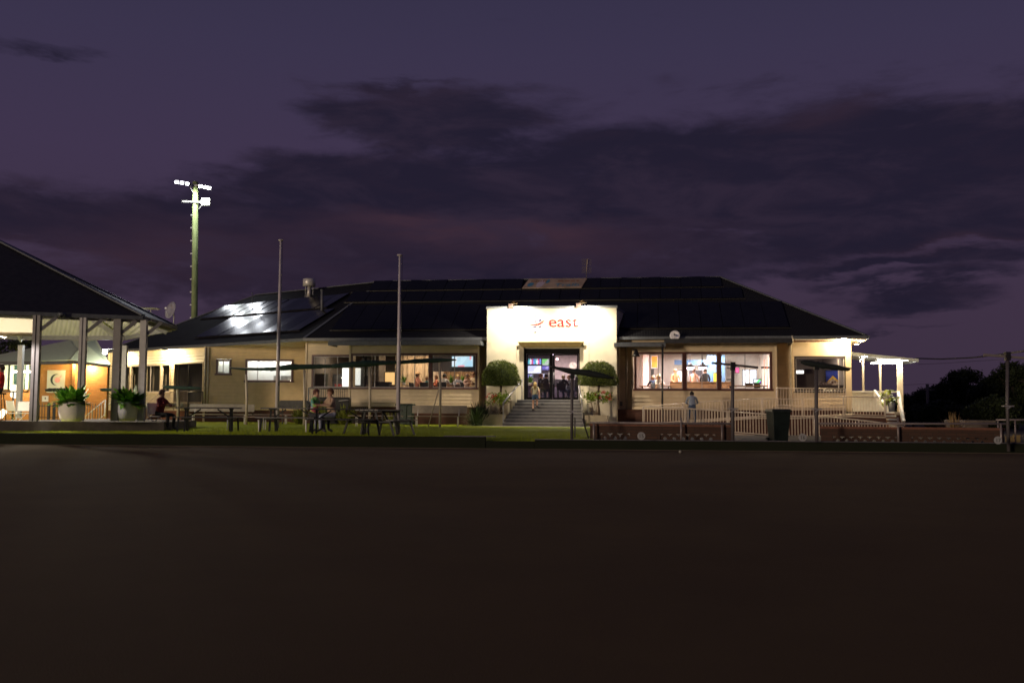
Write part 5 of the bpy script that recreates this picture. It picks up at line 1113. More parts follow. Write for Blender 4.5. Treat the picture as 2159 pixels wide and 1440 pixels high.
def person(label, loc, rz, kind='sit', top=whitec, bottom=jeans, hair=(.05, .03, .02), sleeve=True, shorts=False, longhair=False, hat=None, sk=skinm, sc=1.0, group=None, fat=1.0):
    J = {k: Vector(v) for k, v in POSE(kind).items()}
    rad = lambda k: RAD.get(k, RAD.get(k[:-1], .05))*(fat if k[:3] in ('pel', 'wai', 'che') else 1)
    names = list(J); idx = {k: i for i, k in enumerate(names)}; V = [J[k] for k in names]; E = [(idx[a], idx[b_]) for a, b_ in BON]; Rr = [rad(k) for k in names]; tg = list(names)
    # hands: a palm and five fingers of unequal length, the thumb from the side
    for n, s in (('L', 1), ('R', -1)):
        w, e = J['wr'+n], J['el'+n]; d = (w-e).normalized(); side = d.cross(Vector((0, 0, 1))).normalized() if abs(d.z) < .9 else Vector((0, 1, 0)).cross(d).normalized(); nrm = side.cross(d)
        pi_ = len(V); V.append(w+d*.07); Rr.append(.027); tg.append('hand'); E.append((idx['wr'+n], pi_))
        for f in range(4):
            o = (f-1.5)*.021; L_ = (.058, .070, .075, .062)[f]; a = w+d*.095+side*o; c = a+d*L_*.6-nrm*.012; g_ = c+d*L_*.4-nrm*.028; k = len(V); V += [a, c, g_]; Rr += [.0095, .0085, .0075]; tg += ['hand']*3; E += [(pi_, k), (k, k+1), (k+1, k+2)]
        k = len(V); th = -side*s; V += [w+d*.045+th*.035, w+d*.075+th*.052-nrm*.012]; Rr += [.011, .009]; tg += ['hand']*2; E += [(pi_, k), (k, k+1)]
    # nose, chin, ears
    h = J['head']; hi = idx['head']
    me = bpy.data.meshes.new('person'); me.from_pydata([tuple(v) for v in V], E, []); o = bpy.data.objects.new('tmp', me); COL.objects.link(o)
    md = o.modifiers.new('skin', 'SKIN'); md.use_smooth_shade = True
    for i, sv in enumerate(me.skin_vertices[0].data): sv.radius = (Rr[i]*(1.18 if tg[i] in ('pelvis', 'waist', 'chest') else 1), Rr[i]*(.82 if tg[i] in ('pelvis', 'waist', 'chest') else 1)); sv.use_root = (i == 0)
    o.modifiers.new('sub', 'SUBSURF').levels = 1; o.modifiers['sub'].render_levels = 1
    m2 = bpy.data.meshes.new_from_object(o.evaluated_get(bpy.context.evaluated_depsgraph_get())); bpy.data.objects.remove(o)
    for v in m2.vertices:       # shape the face: nose, brow, chin
        p = v.co-h
        if p.length < .16 and p.z > -.10:
            if abs(p.x) < .03 and p.y < -.05 and -.05 < p.z < .02: v.co.y -= .022
            if p.y < -.03 and p.z < -.05: v.co.y -= .012; v.co.z -= .01
            v.co.x = h.x+p.x*.88
    t_ = empty('person', (0, 0, 0), label, 'person', group); m2.name = 'body'
    b_ = bpy.data.objects.new('body', m2); COL.objects.link(b_); b_.parent = t_; ORG[b_.name] = Vector((0, 0, 0))
    m2.materials.clear()
    for m in (sk, top, bottom, shoe): m2.materials.append(m)
    segs = [(J[a], J[c], a, c) for a, c in BON]
    def which(p):
        best = None
        for a, c, na, nc in segs:
            ab = c-a; t = max(0, min(1, (p-a).dot(ab)/ab.length_squared)); d = (p-(a+ab*t)).length-(rad(na)*(1-t)+rad(nc)*t)
            if best is None or d < best[0]: best = (d, na, nc, t)
        _, a, c, t = best
        if a in ('neck', 'head') or c == 'crown' or (c == 'neck' and t > .35): return 0
        if c[:2] == 'wr': return (1 if t < .92 else 0) if sleeve else 0
        if c[:2] == 'el': return 1 if sleeve or t < .55 else 0
        if a[:2] == 'an': return 3
        if c[:2] == 'an': return (0 if shorts else 2) if t < .9 else 3
        if c[:2] == 'kn': return 2 if (not shorts or t < .6) else 0
        if c[:3] == 'hip' or (a == 'pelvis' and t < .45): return 2
        return 1
    for f in m2.polygons: f.material_index = which(f.center); f.use_smooth = True
    # hair: a cap with volume over the skull, open at the face
    hm = mat('hair_%.2f_%.2f' % hair[:2], hair, .7, .3, 30, bump=.5, bscale=60); b = MB(); n = 16; c = h+Vector((0, .015, .025)); V = []; F = []
    for i in range(7):
        th_ = math.pi*.5*i/6*1.35
        for k in range(n):
            a = 2*math.pi*k/n; fy = -math.cos(a) if False else math.sin(a); rr_ = .112*math.sin(th_); zz_ = .125*math.cos(th_)
            if fy < -.2 and i > 3: zz_ = max(zz_, .03); rr_ = min(rr_, .105)
            V.append(tuple(c+Vector((rr_*math.cos(a)*.88, rr_*math.sin(a)*1.05, zz_))))
        if i:
            for k in range(n): F.append(((i-1)*n+k, (i-1)*n+(k+1) % n, i*n+(k+1) % n, i*n+k))
    b.add(V, F, True)
    if longhair: b.tube([c+Vector((0, .06, .05)), c+Vector((0, .10, -.08)), c+Vector((0, .11, -.22)), c+Vector((0, .10, -.32))], [.09, .095, .085, .03], 10)
    b.build('hair', hm, t_)
    if hat: b = MB(); b.lathe(c+Vector((0, 0, .05)), ((.20, 0), (.205, .012), (.115, .02), (.105, .10), (.05, .125)), 18); b.build('hat', hat, t_)
    for s in (-1, 1):
        b = MB(); b.lathe((h.x+s*.032, h.y-.083, h.z+.012), ((.004, -.009), (.011, 0), (.004, .009)), 8); b.build('eye', EYE, t_)
        b = MB(); b.lathe((h.x+s*.083, h.y+.01, h.z-.03), ((.006, 0), (.016, .02), (.018, .045), (.006, .06)), 8, .6, 1); b.build('ear', sk, t_)
    t_.location = loc; t_.rotation_euler = (0, 0, rz); t_.scale = (sc,)*3; return t_
def kidchair(loc, rz, label, m, sc=1.0): return chair('dining_chair', loc, rz, m, label, black, sc)
# outdoors
tie = mat('cloth_tiedye', (.10, .35, .30), .85, .1, 5)
q = NT(tie.node_tree); v = q.new('ShaderNodeTexVoronoi'); v.inputs['Scale'].default_value = 5.5; tcx = q.new('ShaderNodeTexCoord'); q.l.new(tcx.outputs['Object'], v.inputs['Vector']); r = q.new('ShaderNodeValToRGB'); r.color_ramp.interpolation = 'EASE'
sp_ = q.new('ShaderNodeSeparateColor'); q.l.new(v.outputs['Color'], sp_.inputs[0]); q.l.new(sp_.outputs[0], r.inputs[0]); r.color_ramp.elements[0].color = (.10, .30, .30, 1); r.color_ramp.elements[1].color = (.30, .08, .32, 1)
for p_, c_ in ((.25, (.10, .40, .15, 1)), (.45, (.45, .60, .06, 1)), (.65, (.25, .28, .45, 1)), (.85, (.55, .12, .18, 1))): e = r.color_ramp.elements.new(p_); e.color = c_
q.l.new(r.outputs[0], q.n['Principled BSDF'].inputs['Base Color'])
c = P(662, 905, 30.9); person('person in a multicoloured tie-dye shirt seated at the picnic table', (c.x, c.y, gz(c.x, c.y)), R(60), 'sit_table', tie, darkc_, (.10, .03, .02), sc=1.02)
c = P(699, 905, 30.9); person('person in a loose tan top and pale jeans seated facing the tie-dye shirt', (c.x, c.y, gz(c.x, c.y)), R(-52), 'sit_table', cloth('tan', (.46, .32, .22), .2, 6), cloth('pale_denim', (.28, .30, .40)), (.16, .07, .03), sc=1.04, fat=1.15)
c = P(1458, 903, 44.3); u, v, _ = F0.loc(c); pp_ = F0.W(U(1459, RPv['B']-.55), RPv['B']-.55, .32)
person('person in a blue-grey hoodie and jeans leaning on the ramp railing, back turned', pp_, ANG+math.pi, 'lean', cloth('bluegrey', (.22, .26, .34)), jeans, (.012, .01, .01), sc=1.0)
pc = F0.W(U(1129, -1.0), -1.12, .352+(top_-.352)*5/8-.12); person('child with long blond hair and blue shorts walking up the entrance steps', pc+Vector((0, 0, .02)), ANG+math.pi+.1, 'climb', cloth('khaki', (.40, .36, .24)), cloth('blue_shorts', (.06, .12, .22)), (.42, .28, .10), sleeve=False, shorts=True, longhair=True, sc=.80)
c = P(335, 893, 31.8); chz = gz(c.x, c.y); cq = chair('folding_chair', (c.x, c.y, chz), R(68), mat('chair_white', (.72, .70, .70), .5), 'white folding chair with silver legs beside the left picnic table')
person('person with auburn hair and red sleeves seated on the white folding chair', (c.x+.02, c.y, chz), R(68), 'sit_table', cloth('maroon', (.20, .02, .03)), darkc_, (.12, .05, .035))
c = P(-2, 886, 31.0); person('person in a red top and dark skirt on a high stool at the left edge', (c.x, c.y, DZ), R(-60), 'stool', cloth('red', (.55, .02, .02)), darkc_, (.03, .02, .02), sleeve=True, shorts=True, sc=1.0)
t_ = empty('bar_stool', (c.x, c.y, DZ), 'high dark stool under the person in red at the left edge', 'stool'); b = MB(); b.lathe((c.x, c.y, DZ+.80), ((.17, 0), (.18, .03), (.17, .05)), 16); b.build('seat', black, t_); 
for k in range(4): b = MB(); a = .785+k*1.571; b.tube([(c.x+.10*math.cos(a), c.y+.10*math.sin(a), DZ+.80), (c.x+.2*math.cos(a), c.y+.2*math.sin(a), DZ)], .014, 6); b.build('leg', black, t_)
# indoors
def sitter(px, v, rz, label, **kw):
    u = U(px, v); q = F0.W(u, v, FLOOR); dn = cloth('dc', (.03, .03, .035))
    kidchair(q, ANG+rz+0.0, 'dark chair under the '+label.split(' seated')[0], dn); return person(label, q, ANG+rz, kw.pop('kind', 'sit_table'), **kw)
sitter(878, 2.4, R(75), 'diner with a straw hat and salmon top seated before the pale curtain', top=cloth('salmon', (.60, .25, .16)), hat=mat('straw', (.50, .30, .14), .8), sc=1.05)
sitter(899, 2.3, R(170), 'diner in teal seated with back to the window, right of the straw hat', top=cloth('teal', (.04, .18, .18)), hair=(.2, .1, .04), sc=.9)
sitter(922, 2.6, R(-60), 'diner in orange seated left of the white shirt', top=cloth('orange', (.55, .16, .08)), hair=(.15, .06, .02), sc=.95)
sitter(936, 2.0, R(170), 'diner in a white shirt with dark hair seated under the television', top=whitec, hair=(.015, .012, .012), fat=1.1)
sitter(965, 3.0, R(20), 'blond diner in grey seated between the two green plants', top=cloth('grey', (.3, .3, .33)), hair=(.45, .30, .12), longhair=True)
sitter(984, 2.2, R(40), 'diner in a pale pink top seated left of the cream shirt', top=cloth('pink', (.60, .40, .34)), hair=(.10, .05, .03))
sitter(1000, 2.4, R(-30), 'diner in a cream shirt with arm raised seated at the right window edge', top=cloth('cream', (.62, .50, .34)), hair=(.25, .12, .05), sc=1.08)
sitter(1139, 3.2, R(60), 'seated person with red hair behind the left glass door', top=darkc_, hair=(.16, .05, .02), sc=1.05)
sitter(1151, 2.6, R(175), 'dark clothed person seated with back to the left door', top=darkc_, hair=(.02, .015, .012), sc=1.03)
sitter(1187, 3.0, R(165), 'blond person seated with back to the right door', top=darkc_, hair=(.5, .34, .18))
sitter(1199, 3.6, R(20), 'person with fair hair seated beyond the blond one', top=cloth('grey', (.3, .3, .33)), hair=(.30, .18, .10))
sitter(1214, 2.4, R(100), 'tall person seated at the right edge of the doorway', top=cloth('dark_grey', (.08, .08, .09)), hair=(.28, .20, .14), sc=1.12)
for (px, rz, top, hair, lab) in ((1424, 20, cloth('apricot', (.60, .30, .16)), (.4, .25, .1), 'person in apricot at the left end of the wooden counter'), (1463, 150, cloth('pinkish', (.60, .36, .28)), (.10, .05, .03), 'person with raised arm at the wooden counter'), (1487, 185, darkc_, (.06, .03, .02), 'person in a black shirt seated at the wooden counter, back to us')):
    q = F0.W(U(px, 4.0 if px != 1487 else 3.6), 4.0 if px != 1487 else 3.6, FLOOR-.06); person(lab, q, ANG+R(rz), 'stool', top, jeans, hair, sc=.98)
    t_ = empty('bar_stool', q, 'stool under the '+lab, 'stool'); b = MB(); b.lathe((q.x, q.y, q.z+.78), ((.17, 0), (.17, .05)), 14); b.build('seat', black, t_); b = MB(); b.tube([(q.x, q.y, q.z), (q.x, q.y, q.z+.78)], .025); b.build('stem', galv, t_)
sitter(1378, 3.0, R(200), 'person in black and blue seated below the orange picture', top=cloth('black_blue', (.03, .05, .12)), hair=(.3, .25, .2), sc=.98)
sitter(1388, 2.4, R(30), 'person in a white top seated right of the orange picture', top=whitec, hair=(.6, .5, .35), longhair=True, sc=1.0)
# dining tables under the windows
def dining(px, v, label, l=1.6):
    u = U(px, v); t_ = empty('dining_table', F0.W(u, v, FLOOR), label, 'table'); b = MB(F0); b.box(u-l/2, u+l/2, v-.4, v+.4, FLOOR+.71, FLOOR+.75); b.build('tabletop', mat('table_wood', (.20, .11, .06), .4), t_)
    for s in (-1, 1): b = MB(F0); b.tube([(u+s*(l/2-.15), v, FLOOR), (u+s*(l/2-.15), v, FLOOR+.71)], .04); b.build('leg', black, t_)
dining(890, 3.2, 'dining table before the pale curtain'); dining(950, 3.0, 'dining table under the television'); dining(808, 3.0, 'dining table in the dark part of the room'); dining(1150, 3.6, 'table just inside the entrance doors'); dining(1382, 3.3, 'table at the left end of the right bay'); dining(1575, 2.2, 'table in front of the fridge in the right bay', 1.9)
# fittings inside, each on its own plane
def pboard(name, cat, px0, py0, px1, py1, v, m, label, th=.04, frame=None):
    (u0, z1), (u1, z0) = F0.L(px0, py0, v), F0.L(px1, py1, v); t_ = empty(name, F0.W((u0+u1)/2, v, z0), label, cat); b = MB(F0); b.box(u0, u1, v, v+th, z0, z1); b.build('panel', m, t_)
    b = MB(F0); f = .03
    for q in ((u0-f, u1+f, z1, z1+f), (u0-f, u1+f, z0-f, z0), (u0-f, u0, z0, z1), (u1, u1+f, z0, z1)): b.box(q[0], q[1], v-.01, v+th+.01, q[2], q[3])
    b.build('frame', frame or black, t_); return t_
def fold(px0, px1, v, z0, z1, m, label, name='curtain'):
    u0, u1 = U(px0, v), U(px1, v); t_ = empty(name, F0.W((u0+u1)/2, v, z0), label, 'curtain'); n = int((u1-u0)/.05); b = MB(F0); pts = []
    for i in range(n+1): x = u0+(u1-u0)*i/n; y = v+.05*math.sin(i*1.15)+.02*math.sin(i*.37); pts += [(x, y, z0), (x, y, z1)]
    b.add(pts, [(2*i, 2*i+2, 2*i+3, 2*i+1) for i in range(n)], True); b.build('cloth', m, t_); b = MB(F0); b.tube([(u0, v-.02, z1+.02), (u1, v-.02, z1+.02)], .02); b.build('rail', black, t_)
tanc = mat('tan_curtain', (.56, .42, .27), .8, .08, 3)
fold(833, 908, 6.5, FLOOR, 4.2, tanc, 'pale tan curtain behind the hat wearer'); fold(910, 935, 6.0, FLOOR, 4.2, mat('cream_curtain', (.70, .56, .42), .8), 'cream curtain left of the timber wall'); fold(935, 1015, 6.4, FLOOR, 4.2, mat('brown_slats', (.34, .21, .11), .7), 'brown slatted blind behind the diners', 'slatted_blind')
def blk(name, cat, px0, py0, px1, py1, v0, v1, m, label):
    (u0, z1), (u1, z0) = F0.L(px0, py0, v0), F0.L(px1, py1, v0); t_ = empty(name, F0.W((u0+u1)/2, v0, z0), label, cat); b = MB(F0); b.box(u0, u1, v0, v1, z0, z1); b.build('body', m, t_, .01)
    b = MB(F0); b.box(u0-.02, u1+.02, v0-.02, v1+.02, z1, z1+.03); b.build('top', m, t_); return t_
dkb = mat('dark_bulkhead', (.035, .03, .03), .6)
blk('bulkhead', 'bulkhead', 908, 742, 1014, 783, 3.95, 4.3, dkb, 'dark bulkhead carrying the television')
pboard('television', 'television', 953, 751.5, 997, 773, 3.7, screenm('tv_pale', ((.45, .75, .95), (.6, .85, 1), (.8, .9, 1), (.5, .75, .9), (.9, .35, .45), (.6, .85, .98)), 1.0, 3.2), 'bright pale blue television high in the left bay')
blk('column', 'column', 762, 745, 768, 822, 3.0, 3.3, black, 'thin black column left of the dark partition'); blk('partition', 'partition', 768, 745, 783, 822, 3.2, 3.3, mat('partition_grey', (.06, .055, .055), .5), 'dark grey partition behind the third shade'); blk('partition', 'partition', 799, 744, 811, 822, 4.6, 4.7, mat('partition_tan', (.26, .20, .16), .6), 'tan partition left of the yellow board')
pboard('notice_board', 'board', 812, 785, 832, 811, 4.5, glow('yellow_board', (.80, .50, .20), .9), 'glowing yellow board in the left bay'); pboard('glowing_panel', 'light', 722, 776, 737, 818, 2.7, glow('white_panel', (1, .97, .9), 1.6), 'bright white panel behind the balcony window, its light put in as glow'); pboard('glowing_panel', 'light', 745, 776, 760, 812, 3.6, glow('white_panel2', (.85, .85, .8), .75), 'white door left of the black column, its brightness put in as glow')  # the two white panels emit: light falling on them put into the material
blk('cabinet', 'cabinet', 665, 789, 686, 822, 2.6, 3.0, mat('olive_block', (.13, .12, .07), .6), 'olive block standing in for an unclear figure behind the balcony window'); blk('cabinet', 'cabinet', 701, 790, 718, 822, 2.6, 3.0, black, 'black block standing in for an unclear figure behind the balcony window'); blk('tablecloth', 'tablecloth', 706, 811, 718, 815, 2.2, 2.5, mat('red_cloth', (.6, .04, .03), .6), 'red cloth on the sill behind the balcony window'); blk('armchair', 'armchair', 785, 806, 820, 816, 2.2, 2.8, darkc_, 'black sofa back in the dark part of the left bay')  # olive and black blocks stand in for unclear dark figures
# doorway
pboard('television', 'television', 1113, 771, 1141, 787, 9.5, screenm('tv_lilac', ((.8, .8, 1), (.65, .65, 1), (.9, .9, 1), (.75, .7, 1)), 1.3, 2), 'big lilac-white screen behind the left door')
pboard('television', 'television', 1143, 757, 1157, 770, 9.5, screenm('tv_green', ((.1, .55, .08), (.2, .7, .15), (.5, .6, .5), (.1, .5, .1)), 1.0, 2.5), 'green sports screen behind the left door'); pboard('television', 'television', 1143, 772, 1157, 780, 9.4, screenm('tv_purple', ((.15, .12, .6), (.4, .35, .8), (.1, .1, .4)), 1.1, 4), 'purple screen below the green sports screen')
pboard('television', 'television', 1110, 789, 1124, 796, 9.3, screenm('tv_blue', ((.3, .28, .8), (.5, .45, .9)), .9, 4), 'small violet screen low on the left behind the door'); pboard('television', 'television', 1141, 788, 1153, 795, 9.3, screenm('tv_pale2', ((.6, .6, .9), (.5, .5, .8)), .9, 4), 'small pale screen below the purple screen')
for k in range(9):
    px = 1112+k*3.4; u, z = F0.L(px, 769, 9.6); col = ((.2, .3, .8), (.1, .5, .5), (.8, .8, .9), (.6, .1, .2))[k % 4]; t_ = empty('bottle', F0.W(u, 9.6, z), ['tall', 'short', 'slim', 'squat', 'blue', 'clear', 'teal', 'red', 'round'][k]+' glowing bottle on the bar shelf, number %d from the left' % (k+1), 'bottle', 'bottles on the bar shelf'); b = MB(F0); b.lathe((u, 9.6, z), ((.05, 0), (.05, .2+.03*(k % 3)), (.02, .27+.03*(k % 3)), (.02, .36)), 8); b.build('glass', glow('bottle%d' % (k % 4), col, .9), t_)  # bottle glass emits: the shelf lighting is put into its colour
blk('bar_shelf', 'shelf', 1110, 769, 1143, 771, 9.4, 9.7, dkb, 'shelf of glowing bottles behind the left door'); blk('bar_counter', 'counter', 1104, 797, 1226, 812, 8.6, 9.2, mat('bar_front', (.12, .10, .12), .5), 'bar counter behind the diners in the entrance hall')
pboard('exit_sign', 'sign', 1214, 789, 1222, 795, 6.0, glow('exit_green', (.05, .8, .25), 1.4), 'small glowing green sign at the right of the doorway', .03)
u, z = F0.L(1208, 771, 6.5); t_ = empty('wall_clock', F0.W(u, 6.5, z), 'round pale clock on the back wall of the entrance hall', 'clock'); b = MB(F0); b.prism([(u+.2*math.cos(k*.393), z+.2*math.sin(k*.393)) for k in range(16)], 6.45, 6.5); b.build('face', mat('clock_face', (.6, .48, .40), .5), t_); b = MB(F0); b.box(u-.01, u+.01, 6.43, 6.45, z, z+.15); b.box(u, u+.1, 6.43, 6.449, z-.01, z+.01); b.build('hands', black, t_)
pboard('spot_sign', 'light', 1172.5, 755, 1177, 759, 5.0, glow('pinkspot', (1, .6, .6), 3), 'small pinkish light on the ceiling behind the right door', .03)
blk('hall_partition', 'partition', 1170, 748, 1226, 800, 7.0, 7.1, mat('hall_mauve', (.34, .26, .26), .6), 'mauve partition wall behind the right door')
# right bay: kitchen bar and lounge
blk('pillar', 'pillar', 1355, 742, 1368, 822, 5.5, 5.8, paint_w, 'white pillar between the orange wall and the orange picture'); pboard('picture', 'picture', 1374, 751, 1386, 775, 6.0, mat('orange_picture', (.75, .36, .03), .5, .25, 4), 'tall orange framed picture in the right bay', frame=white)
blk('cupboard', 'cupboard', 1372, 779, 1379, 812, 5.9, 6.2, black, 'black cupboard below the orange picture')
pboard('blue_panel', 'wall panel', 1423, 760, 1440, 768, 7.0, bluew, 'blue wall strip above the whiteboard', frame=bluew); pboard('blue_panel', 'wall panel', 1446, 760, 1494, 768, 7.1, bluew, 'blue wall strip above the menu screens', frame=bluew); pboard('blue_panel', 'wall panel', 1492, 750, 1528, 822, 7.2, bluew, 'tall blue wall at the right end of the kitchen', frame=bluew)
pboard('whiteboard', 'board', 1424, 781, 1440, 812, 6.8, white, 'whiteboard left of the first mullion in the right bay')
pboard('menu_screen', 'screen', 1453, 781, 1481, 793, 6.5, mat('menu_dark', (.05, .05, .055), .4), 'dark grey menu board over the counter', frame=galv)
pboard('notice', 'notice', 1504, 786, 1512, 806, 6.6, mat('yellow_notice', (.65, .55, .05), .5, .3, 6), 'yellow poster on the blue kitchen wall', frame=MT['blue_wall']); pboard('poster', 'poster', 1550, 775, 1558, 786, 6.9, mat('pink_poster', (.50, .08, .28), .5, .5, 8), 'small magenta poster on the cream lounge wall')
blk('wooden_counter', 'counter', 1413, 806, 1541, 826, 3.1, 3.4, mat('counter_wood', (.30, .17, .09), .5, .15, 3, stretch=(.4, 1, 6)), 'brown wooden counter across the middle of the right bay')
pboard('fridge', 'fridge', 1566, 780, 1595, 813, 7.0, glow('fridge_glow', (.75, .85, 1), .75), 'tall glass-doored fridge glowing pale blue'); b = MB(F0); (u, z0), (_, z1) = F0.L(1580.5, 813, 6.95), F0.L(1580.5, 780, 6.95); b.box(u-.03, u+.03, 6.94, 6.99, z0, z1); b.build('door_frame', galv, bpy.data.objects['fridge'])
pboard('gaming_screen', 'screen', 1589, 800, 1604, 808, 2.6, screenm('gaming', ((.3, .1, .8), (.8, .8, 1), (.1, .8, .2), (.9, .3, .9)), 1.6, 5), 'small colourful gaming screen near the right end of the bay')
blk('office_chair', 'chair', 1571, 809, 1588, 816, 2.3, 2.6, black, 'black chair back left of the gaming screen'); blk('office_chair', 'chair', 1590, 808, 1603, 818, 2.2, 2.5, black, 'black chair back under the gaming screen')
blk('shelf', 'shelf', 1533, 776, 1546, 777, 7.0, 7.3, black, 'upper thin black shelf on the lounge wall'); blk('shelf', 'shelf', 1533, 800, 1546, 801, 7.0, 7.3, black, 'lower thin black shelf on the lounge wall')
for px, lab in ((1612, 'left'), (1618, 'right')): u0, z0 = F0.L(px, 820, 3.5); _, z1 = F0.L(px, 758, 3.5); t_ = empty('pool_cue', F0.W(u0, 3.5, FLOOR), 'thin red-brown pool cue on the rack, %s one' % lab, 'pool cue', 'cues on the rack'); b = MB(F0); b.tube([(u0, 3.5, FLOOR), (u0, 3.5, z1)], [.02, .012]); b.build('shaft', mat('cue_wood', (.35, .08, .04), .4), t_)
blk('cue_rack', 'rack', 1605, 774, 1623, 777, 3.52, 3.6, black, 'black rack holding two pool cues')
for px, lab in ((1455, 'left'), (1481.5, 'right')):
    u, z = F0.L(px, 774, 4.4); t_ = empty('pendant_lamp', F0.W(u, 4.4, CEIL), 'black cone pendant lamp glowing pink over the counter, %s one' % lab, 'lamp', 'pendant lamps over the counter'); b = MB(F0); b.lathe((u, 4.4, z), ((.24, 0), (.06, .22), (.03, .26)), 16); b.tube([(u, 4.4, z+.2), (u, 4.4, CEIL)], .01); b.build('shade', black, t_)
    b = MB(F0); b.lathe((u, 4.4, z-.11), ((.14, 0), (.20, .05), (.20, .1)), 16); b.build('bulb', glow('pink_lamp', (1, .72, .9), 7), t_); lamp('POINT', 'light', F0.W(u, 4.4, z-.25), 18, (1, .8, .9), t_, .12)
# corner room
pboard('poster', 'poster', 1741, 781, 1768, 812, 3.2, mat('blue_poster', (.03, .06, .42), .4, .3, 2), 'blue poster with a yellow peak in the right corner room')
pz_ = bpy.data.objects['poster.001']; b = MB(F0); q = [F0.L(*k, 3.18) for k in ((1743, 806), (1756, 792), (1768, 803), (1768, 811), (1748, 811))]; b.prism(q, 3.17, 3.185); b.build('yellow_peak', mat('poster_yellow', (.80, .50, .04), .5, .1), pz_)
b = MB(F0); q = [F0.L(*k, 3.16) for k in ((1728, 804), (1745, 806), (1756, 797), (1768, 806), (1768, 813), (1730, 813))]; b.prism(q, 3.155, 3.165); b.build('red_lettering_band', mat('poster_red', (.50, .05, .02), .5, .9, 9, col2=(.75, .6, .5)), pz_)
pboard('window_screen', 'screen', 1677, 781, 1695, 789, 5.5, glow('white_screen', (1, .98, .95), 1.8), 'white lit screen at the left of the right corner room')
blk('cabinet', 'cabinet', 1676, 789, 1722, 832, 1.9, 2.4, mat('dark_brown', (.03, .018, .015), .6), 'dark cabinet filling the lower left of the corner window'); blk('cabinet', 'cabinet', 1697, 779, 1722, 832, 2.5, 2.9, mat('dark_brown', (.03, .018, .015), .6), 'taller dark cabinet behind the low one in the corner window'); blk('counter', 'counter', 1724, 813, 1790, 832, 1.9, 2.4, mat('dark_brown', (.03, .018, .015), .6), 'dark counter below the blue poster')
for k, px in enumerate((1738, 1745, 1752, 1761)): u, z = F0.L(px, 827, 1.35); t_ = empty('cup', F0.W(u, 1.35, z), ['first', 'second', 'third', 'last'][k]+' white cup from the left on the corner window sill', 'cup', 'cups on the sill'); b = MB(F0); b.lathe((u, 1.35, z), ((.035, 0), (.05, .11), (.045, .11)), 10); b.build('bowl', white, t_)
for px, v, lab, s in ((852, 3.0, 'spiky green pot plant before the pale curtain', .5), (950, 3.6, 'left green pot plant under the television', .5), (975, 3.8, 'right green pot plant under the television', .45), (1117, 3.4, 'leafy plant just inside the left glass door', .55)): PLANTS_IN = globals().setdefault('PLANTS_IN', []); PLANTS_IN.append((px, v, lab, s))

# ================================================================== PLANTS
def leafm(name, c, c2=None): return mat('leaf_'+name, c, .5, .3, 14, col2=c2, spec=.3)
def leaf_(b, p, d, n, L_, w, curl=.3, seg=3):
    "one bent leaf blade starting at p along d, face normal n"
    d = d.normalized(); s = d.cross(n).normalized(); V = []; F = []; q = p.copy(); dd = d.copy()
    for i in range(seg+1):
        t = i/seg; ww = w*math.sin(math.pi*(.12+.86*t))*.5; V += [tuple(q-s*ww), tuple(q+s*ww)]; dd = (dd-Vector((0, 0, curl/seg))).normalized(); q = q+dd*(L_/seg)
        if i: k = 2*i; F.append((k-2, k-1, k+1, k))
    b.add(V, F, True)
def rosette(b, c, n, L_, w, rg, lo=.3, hi=1.3, curl=.6, rad=.05):
    for i in range(n):
        a = rg.uniform(0, 6.283); e = rg.uniform(lo, hi); d = Vector((math.cos(a)*math.cos(e), math.sin(a)*math.cos(e), math.sin(e)))
        leaf_(b, c+Vector((math.cos(a), math.sin(a), 0))*rad*rg.random(), d, Vector((math.cos(a+1.57), math.sin(a+1.57), 0)).cross(d), L_*rg.uniform(.65, 1.1), w*rg.uniform(.8, 1.2), curl*rg.uniform(.5, 1.4))
birdl = leafm('nest', (.08, .22, .02), (.20, .42, .05)); soil = mat('soil', (.03, .02, .015), .95)
potw = mat('white_pot', (.85, .80, .80), .5, .05)
for i, (px, D, lab) in enumerate(((151, 29.4, 'white round pot of glossy bird-nest leaves, left of the two'), (267, 30.9, 'white round pot of glossy bird-nest leaves, right of the two, between the posts'))):
    c = P(px, 886, D); z = DZ; k = D/FPX; t_ = empty('potted_plant', (c.x, c.y, z), lab, 'pot plant', 'white pots on the pavilion edge'); b = MB(); r = 26.5*k if i == 0 else 23*k
    hh = P(px, 848, D).z-z; b.lathe((c.x, c.y, z), ((r*.72, 0), (r*.9, hh*.18), (r*1.0, hh*.5), (r*.98, hh*.86), (r*.93, hh), (r*.86, hh), (r*.84, hh*.9)), 28); b.build('pot', potw, t_)
    b = MB(); b.lathe((c.x, c.y, z+hh*.85), ((r*.84, 0), (r*.5, .03)), 16); b.build('soil', soil, t_); b = MB(); rg = random.Random(i); rosette(b, Vector((c.x, c.y, z+hh*.86)), 130, .60, .21, rg, .35, 1.5, .7, r*.65); b.build('leaves', birdl, t_)
for px, v, lab, s in PLANTS_IN:
    u = U(px, v); z = FLOOR+.76; t_ = empty('potted_plant', F0.W(u, v, z), lab, 'pot plant'); b = MB(F0); b.lathe((u, v, z), ((.07, 0), (.10, .14), (.09, .14)), 14); b.build('pot', white, t_); b = MB(); rosette(b, F0.W(u, v, z+.12), 40, s, .05, random.Random(px), .4, 1.4, .6); b.build('leaves', birdl, t_)
